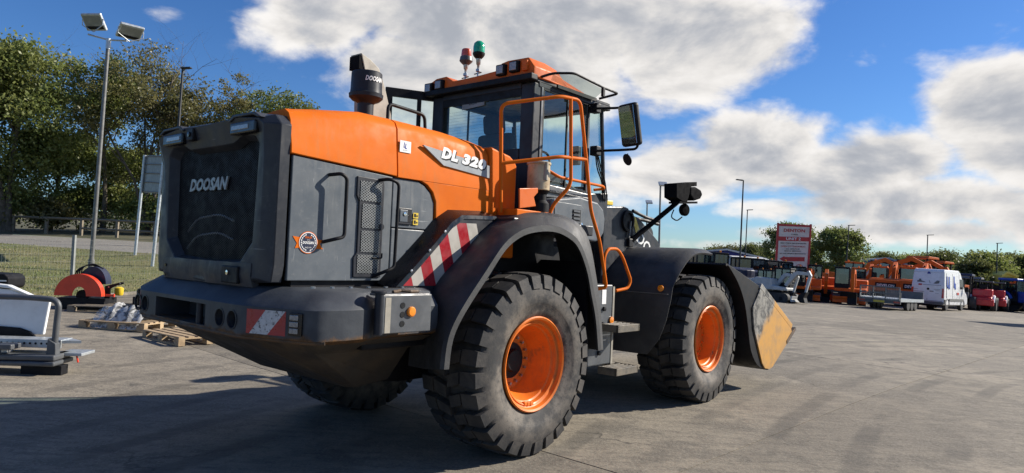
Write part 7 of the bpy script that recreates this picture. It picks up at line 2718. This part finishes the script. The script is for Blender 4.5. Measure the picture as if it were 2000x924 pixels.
    # wheel arch lips
    for xw in (0.0, 3.66):
        MB().tube([Vector((xw + 0.42 * math.cos(a), -0.125, 0.335 + 0.42 * math.sin(a))) for a in np.linspace(0.15, math.pi - 0.15, 13)], 0.03, 6).build('wheel_arch', 'black', vo)
    MB().bb(X0 + 0.2, X0 + 5.2, 0.05, W - 0.3, 0.24, 0.42).build('underbody', 'black', vo)
    for s_ in (-0.34,):
        MB().box((X0 + 4.55, -0.30, 1.45), (0.12, 0.22, 0.34)).build('wing_mirror', 'black', vo, bevel=0.03)
    return root


van()


# ------------------------------------------------------------------ site dumpers, red loaders, tractors
def dumper(u, Y, az, s, skip_m, roof_m, label, group, tall=2.6):
    x, y = onyard(u, Y)
    root = empty('site_dumper', (x, y, gz(x, y)), head_to(az), RTL)
    tag(root, label, 'dumper', group)
    for xx in (-0.9, 1.0):
        for yy in (-0.85, 0.85):
            far_wheel(root, xx * s, yy * s, 0.52 * s, 0.42 * s)
    MB().bb(-1.5 * s, 1.3 * s, -0.5 * s, 0.5 * s, 0.5 * s, 0.95 * s).build('chassis', 'black', root, bevel=0.03)
    MB().prism([(a * s, b_ * s) for a, b_ in ((0.15, 1.15), (0.5, 0.85), (1.6, 0.85), (2.25, 1.45), (2.20, 1.50), (0.05, 1.55))], 'y', -1.0 * s, 1.0 * s).build('skip', skip_m, root, bevel=0.03)
    MB().prism([(a * s, b_ * s) for a, b_ in ((-1.6, 0.85), (-0.55, 0.85), (-0.5, 1.25), (-1.5, 1.35))], 'y', -0.6 * s, 0.6 * s).build('engine_cover', skip_m, root, bevel=0.04)
    MB().bb(-0.55 * s, -0.2 * s, -0.3 * s, 0.3 * s, 0.95 * s, 1.25 * s).build('seat', 'black', root, bevel=0.04)
    for yy in (-0.62, 0.62):
        for xx in (-1.0, 0.0):
            MB().bb((xx - 0.05) * s, (xx + 0.05) * s, (yy - 0.05) * s, (yy + 0.05) * s, 1.2 * s, tall * s).build('canopy_post', 'black', root)
    MB().prism([(a * s, b_ * s) for a, b_ in ((-1.2, tall), (0.25, tall), (0.15, tall + 0.14), (-1.0, tall + 0.17))], 'y', -0.75 * s, 0.75 * s).build('canopy_roof', roof_m, root, bevel=0.03)
    MB().tube([(0.0, 0, 1.1 * s), (-0.12 * s, 0, 1.45 * s)], 0.03, 6).build('steering_column', 'black', root)
    return root


dumper(1880, 52, 42, 0.95, 'cab_grey', 'navy', 'site dumper with dark rounded canopy and grey skip beside the van', 'site dumpers right of the van')
dumper(1899, 55, 42, 0.95, 'cab_grey', 'lamp_grey', 'site dumper with pale canopy between the van and red loaders', 'site dumpers right of the van', 2.45)
dumper(1806, 62, 60, 1.3, 'orange_old', 'orange_old', 'tall dumper with orange canopy above the van roof', 'orange dumpers behind the van', 3.0)
dumper(1838, 66, 60, 1.25, 'orange_old', 'orange_old', 'dumper with faded orange canopy farther behind the van', 'orange dumpers behind the van', 3.0)


def red_loader(u, Y, az, s, label):
    x, y = onyard(u, Y)
    root = empty('compact_loader', (x, y, gz(x, y)), head_to(az), RTL)
    tag(root, label, 'loader', 'red compact loaders in a row')
    for xx in (-0.85, 0.95):
        for yy in (-0.68, 0.68):
            far_wheel(root, xx * s, yy * s, 0.50 * s, 0.40 * s)
    MB().prism([(a * s, b_ * s) for a, b_ in ((-1.75, 0.45), (-1.70, 0.95), (-1.35, 1.05), (-1.30, 1.55), (-0.4, 1.6), (-0.3, 0.5))], 'y', -0.62 * s, 0.62 * s).build('engine_cover', 'red_machine', root, bevel=0.06, seg=3)
    MB().prism([(a * s, b_ * s) for a, b_ in ((-1.85, 0.38), (-1.85, 0.82), (-1.55, 0.86), (-1.4, 0.38))], 'y', -0.75 * s, 0.75 * s).build('counterweight', 'red_machine', root, bevel=0.04)
    for yy in (-0.7, 0.7):
        MB().tube([Vector(((-0.85 + 0.58 * math.cos(a)) * s, yy * s, (0.52 + 0.58 * math.sin(a)) * s)) for a in np.linspace(0.2, math.pi - 0.2, 9)], 0.10 * s, 6).build('mudguard', 'white', root, smooth=40)
    MB().bb(-0.4 * s, 1.5 * s, -0.4 * s, 0.4 * s, 0.5 * s, 0.9 * s).build('front_frame', 'black', root, bevel=0.03)
    for yy in (-0.5, 0.5):
        for xx in (-0.6, 0.2):
            MB().bb((xx - 0.04) * s, (xx + 0.04) * s, (yy - 0.04) * s, (yy + 0.04) * s, 1.4 * s, 2.1 * s).build('canopy_post', 'black', root)
    MB().bb(-0.75 * s, 0.35 * s, -0.6 * s, 0.6 * s, 2.1 * s, 2.2 * s).build('canopy_roof', 'cab_grey', root, bevel=0.03)
    MB().bb(-0.5 * s, -0.1 * s, -0.25 * s, 0.25 * s, 1.5 * s, 1.95 * s).build('seat', 'black', root, bevel=0.04)
    beam([(0.2 * s, 1.4 * s), (1.2 * s, 1.35 * s), (2.1 * s, 0.6 * s)], 0.16 * s, [0.2 * s] * 3, 'lift_arm', 'red_machine', root)
    MB().prism([(a * s, b_ * s) for a, b_ in ((2.05, 0.7), (2.0, 0.1), (2.75, 0.05), (2.3, 0.25))], 'y', -0.85 * s, 0.85 * s).build('bucket', 'black', root)
    return root


for k, (u, Y, lb) in enumerate(((1921, 52, 'red compact loader closest to the site dumpers'), (1945, 54, 'red compact loader in the middle of the red row'), (1966, 56, 'red compact loader closest to the blue tractors'))):
    red_loader(u, Y, 38, 1.0, lb)


def tractor(u, Y, az, s, label):
    x, y = onyard(u, Y)
    root = empty('tractor', (x, y, gz(x, y)), head_to(az), RTL)
    tag(root, label, 'tractor', 'blue tractors at the end of the row')
    for yy in (-0.85, 0.85):
        far_wheel(root, -0.9 * s, yy * s, 0.80 * s, 0.5 * s)
        far_wheel(root, 1.4 * s, yy * s * 0.95, 0.56 * s, 0.4 * s)
    MB().prism([(a * s, b_ * s) for a, b_ in ((0.2, 0.75), (2.05, 0.75), (2.15, 1.1), (1.95, 1.45), (1.2, 1.62), (0.2, 1.68))], 'y', -0.36 * s, 0.36 * s).build('bonnet', 'blue_machine', root, bevel=0.08, seg=3)
    MB().bb(-1.0 * s, 2.0 * s, -0.28 * s, 0.28 * s, 0.55 * s, 0.85 * s).build('chassis', 'black', root)
    for yy in (-0.85, 0.85):
        MB().tube([Vector(((-0.9 + 0.86 * math.cos(a)) * s, yy * s * 0.92, (0.8 + 0.86 * math.sin(a)) * s)) for a in np.linspace(0.3, 2.6, 11)], 0.13 * s, 6).build('mudguard', 'blue_machine', root, smooth=40)
    cb_ = MB().bb(-1.15 * s, 0.30 * s, -0.72 * s, 0.72 * s, 2.52 * s, 2.72 * s).build('cab_roof', 'blue_machine', root, bevel=0.06, seg=3)
    for xx in (-1.0, 0.22):
        for yy in (-0.62, 0.62):
            MB().bb((xx - 0.04) * s, (xx + 0.04) * s, (yy - 0.04) * s, (yy + 0.04) * s, 1.1 * s, 2.54 * s).build('cab_post', 'black', cb_)
    for (a, b_, c_, d_) in ((-1.0, 0.22, -0.62, -0.62), (-1.0, 0.22, 0.62, 0.62), (-1.0, -1.0, -0.62, 0.62), (0.22, 0.22, -0.62, 0.62)):
        MB().add([Vector((a * s, c_ * s, 1.35 * s)), Vector((b_ * s, d_ * s, 1.35 * s)), Vector((b_ * s, d_ * s, 2.52 * s)), Vector((a * s, c_ * s, 2.52 * s))], [(0, 1, 2, 3)]).build('cab_glass', 'glass_far', cb_, fix=False)
    MB().bb(-0.8 * s, -0.35 * s, -0.25 * s, 0.25 * s, 1.2 * s, 1.9 * s).build('seat', 'black', cb_, bevel=0.05)
    for yy in (-0.22, 0.22):
        MB().lathe([(0.09 * s, 0), (0.09 * s, 0.02), (0, 0.02)], (2.13 * s, yy * s, 1.22 * s), (1, 0, 0), 12).build('headlamp', 'lens', root)
    return root


tractor(1986, 54, 150, 0.95, 'blue tractor with glazed cab beside the red loaders')
tractor(2012, 54, 150, 0.95, 'blue tractor cut off by the picture edge')


def lorry():  # box lorry added out of view so its shadow falls on the concrete
    x, y = 26.6, 32.6
    root = empty('shadow_lorry', (x, y, gz(x, y)), RAD(12), RTL)
    tag(root, 'unseen white box lorry added to cast a shadow on the yard', 'lorry')
    MB().bb(0, 6.5, -1.2, 1.2, 1.05, 3.45).build('cargo_box', 'van_white', root, bevel=0.04)
    MB().bb(0.05, 8.2, -0.45, 0.45, 0.7, 1.03).build('chassis', 'black', root, bevel=0.02)
    MB().prism([(6.7, 0.75), (8.5, 0.75), (8.6, 1.7), (8.35, 2.75), (6.7, 2.85)], 'y', -1.15, 1.15).build('cab', 'van_white', root, bevel=0.06)
    MB().prism([(8.52, 1.75), (8.60, 1.75), (8.40, 2.6), (8.33, 2.6)], 'y', -1.0, 1.0).build('windscreen', 'black_gloss', root)
    for xx in (1.6, 7.6):
        for yy in (-1.0, 1.0):
            far_wheel(root, xx, yy, 0.48, 0.28, 'galv')
    MB().bb(0.02, 0.08, -1.1, 1.1, 0.55, 0.72).build('rear_bar', 'cab_grey', root)
    return root


lorry()
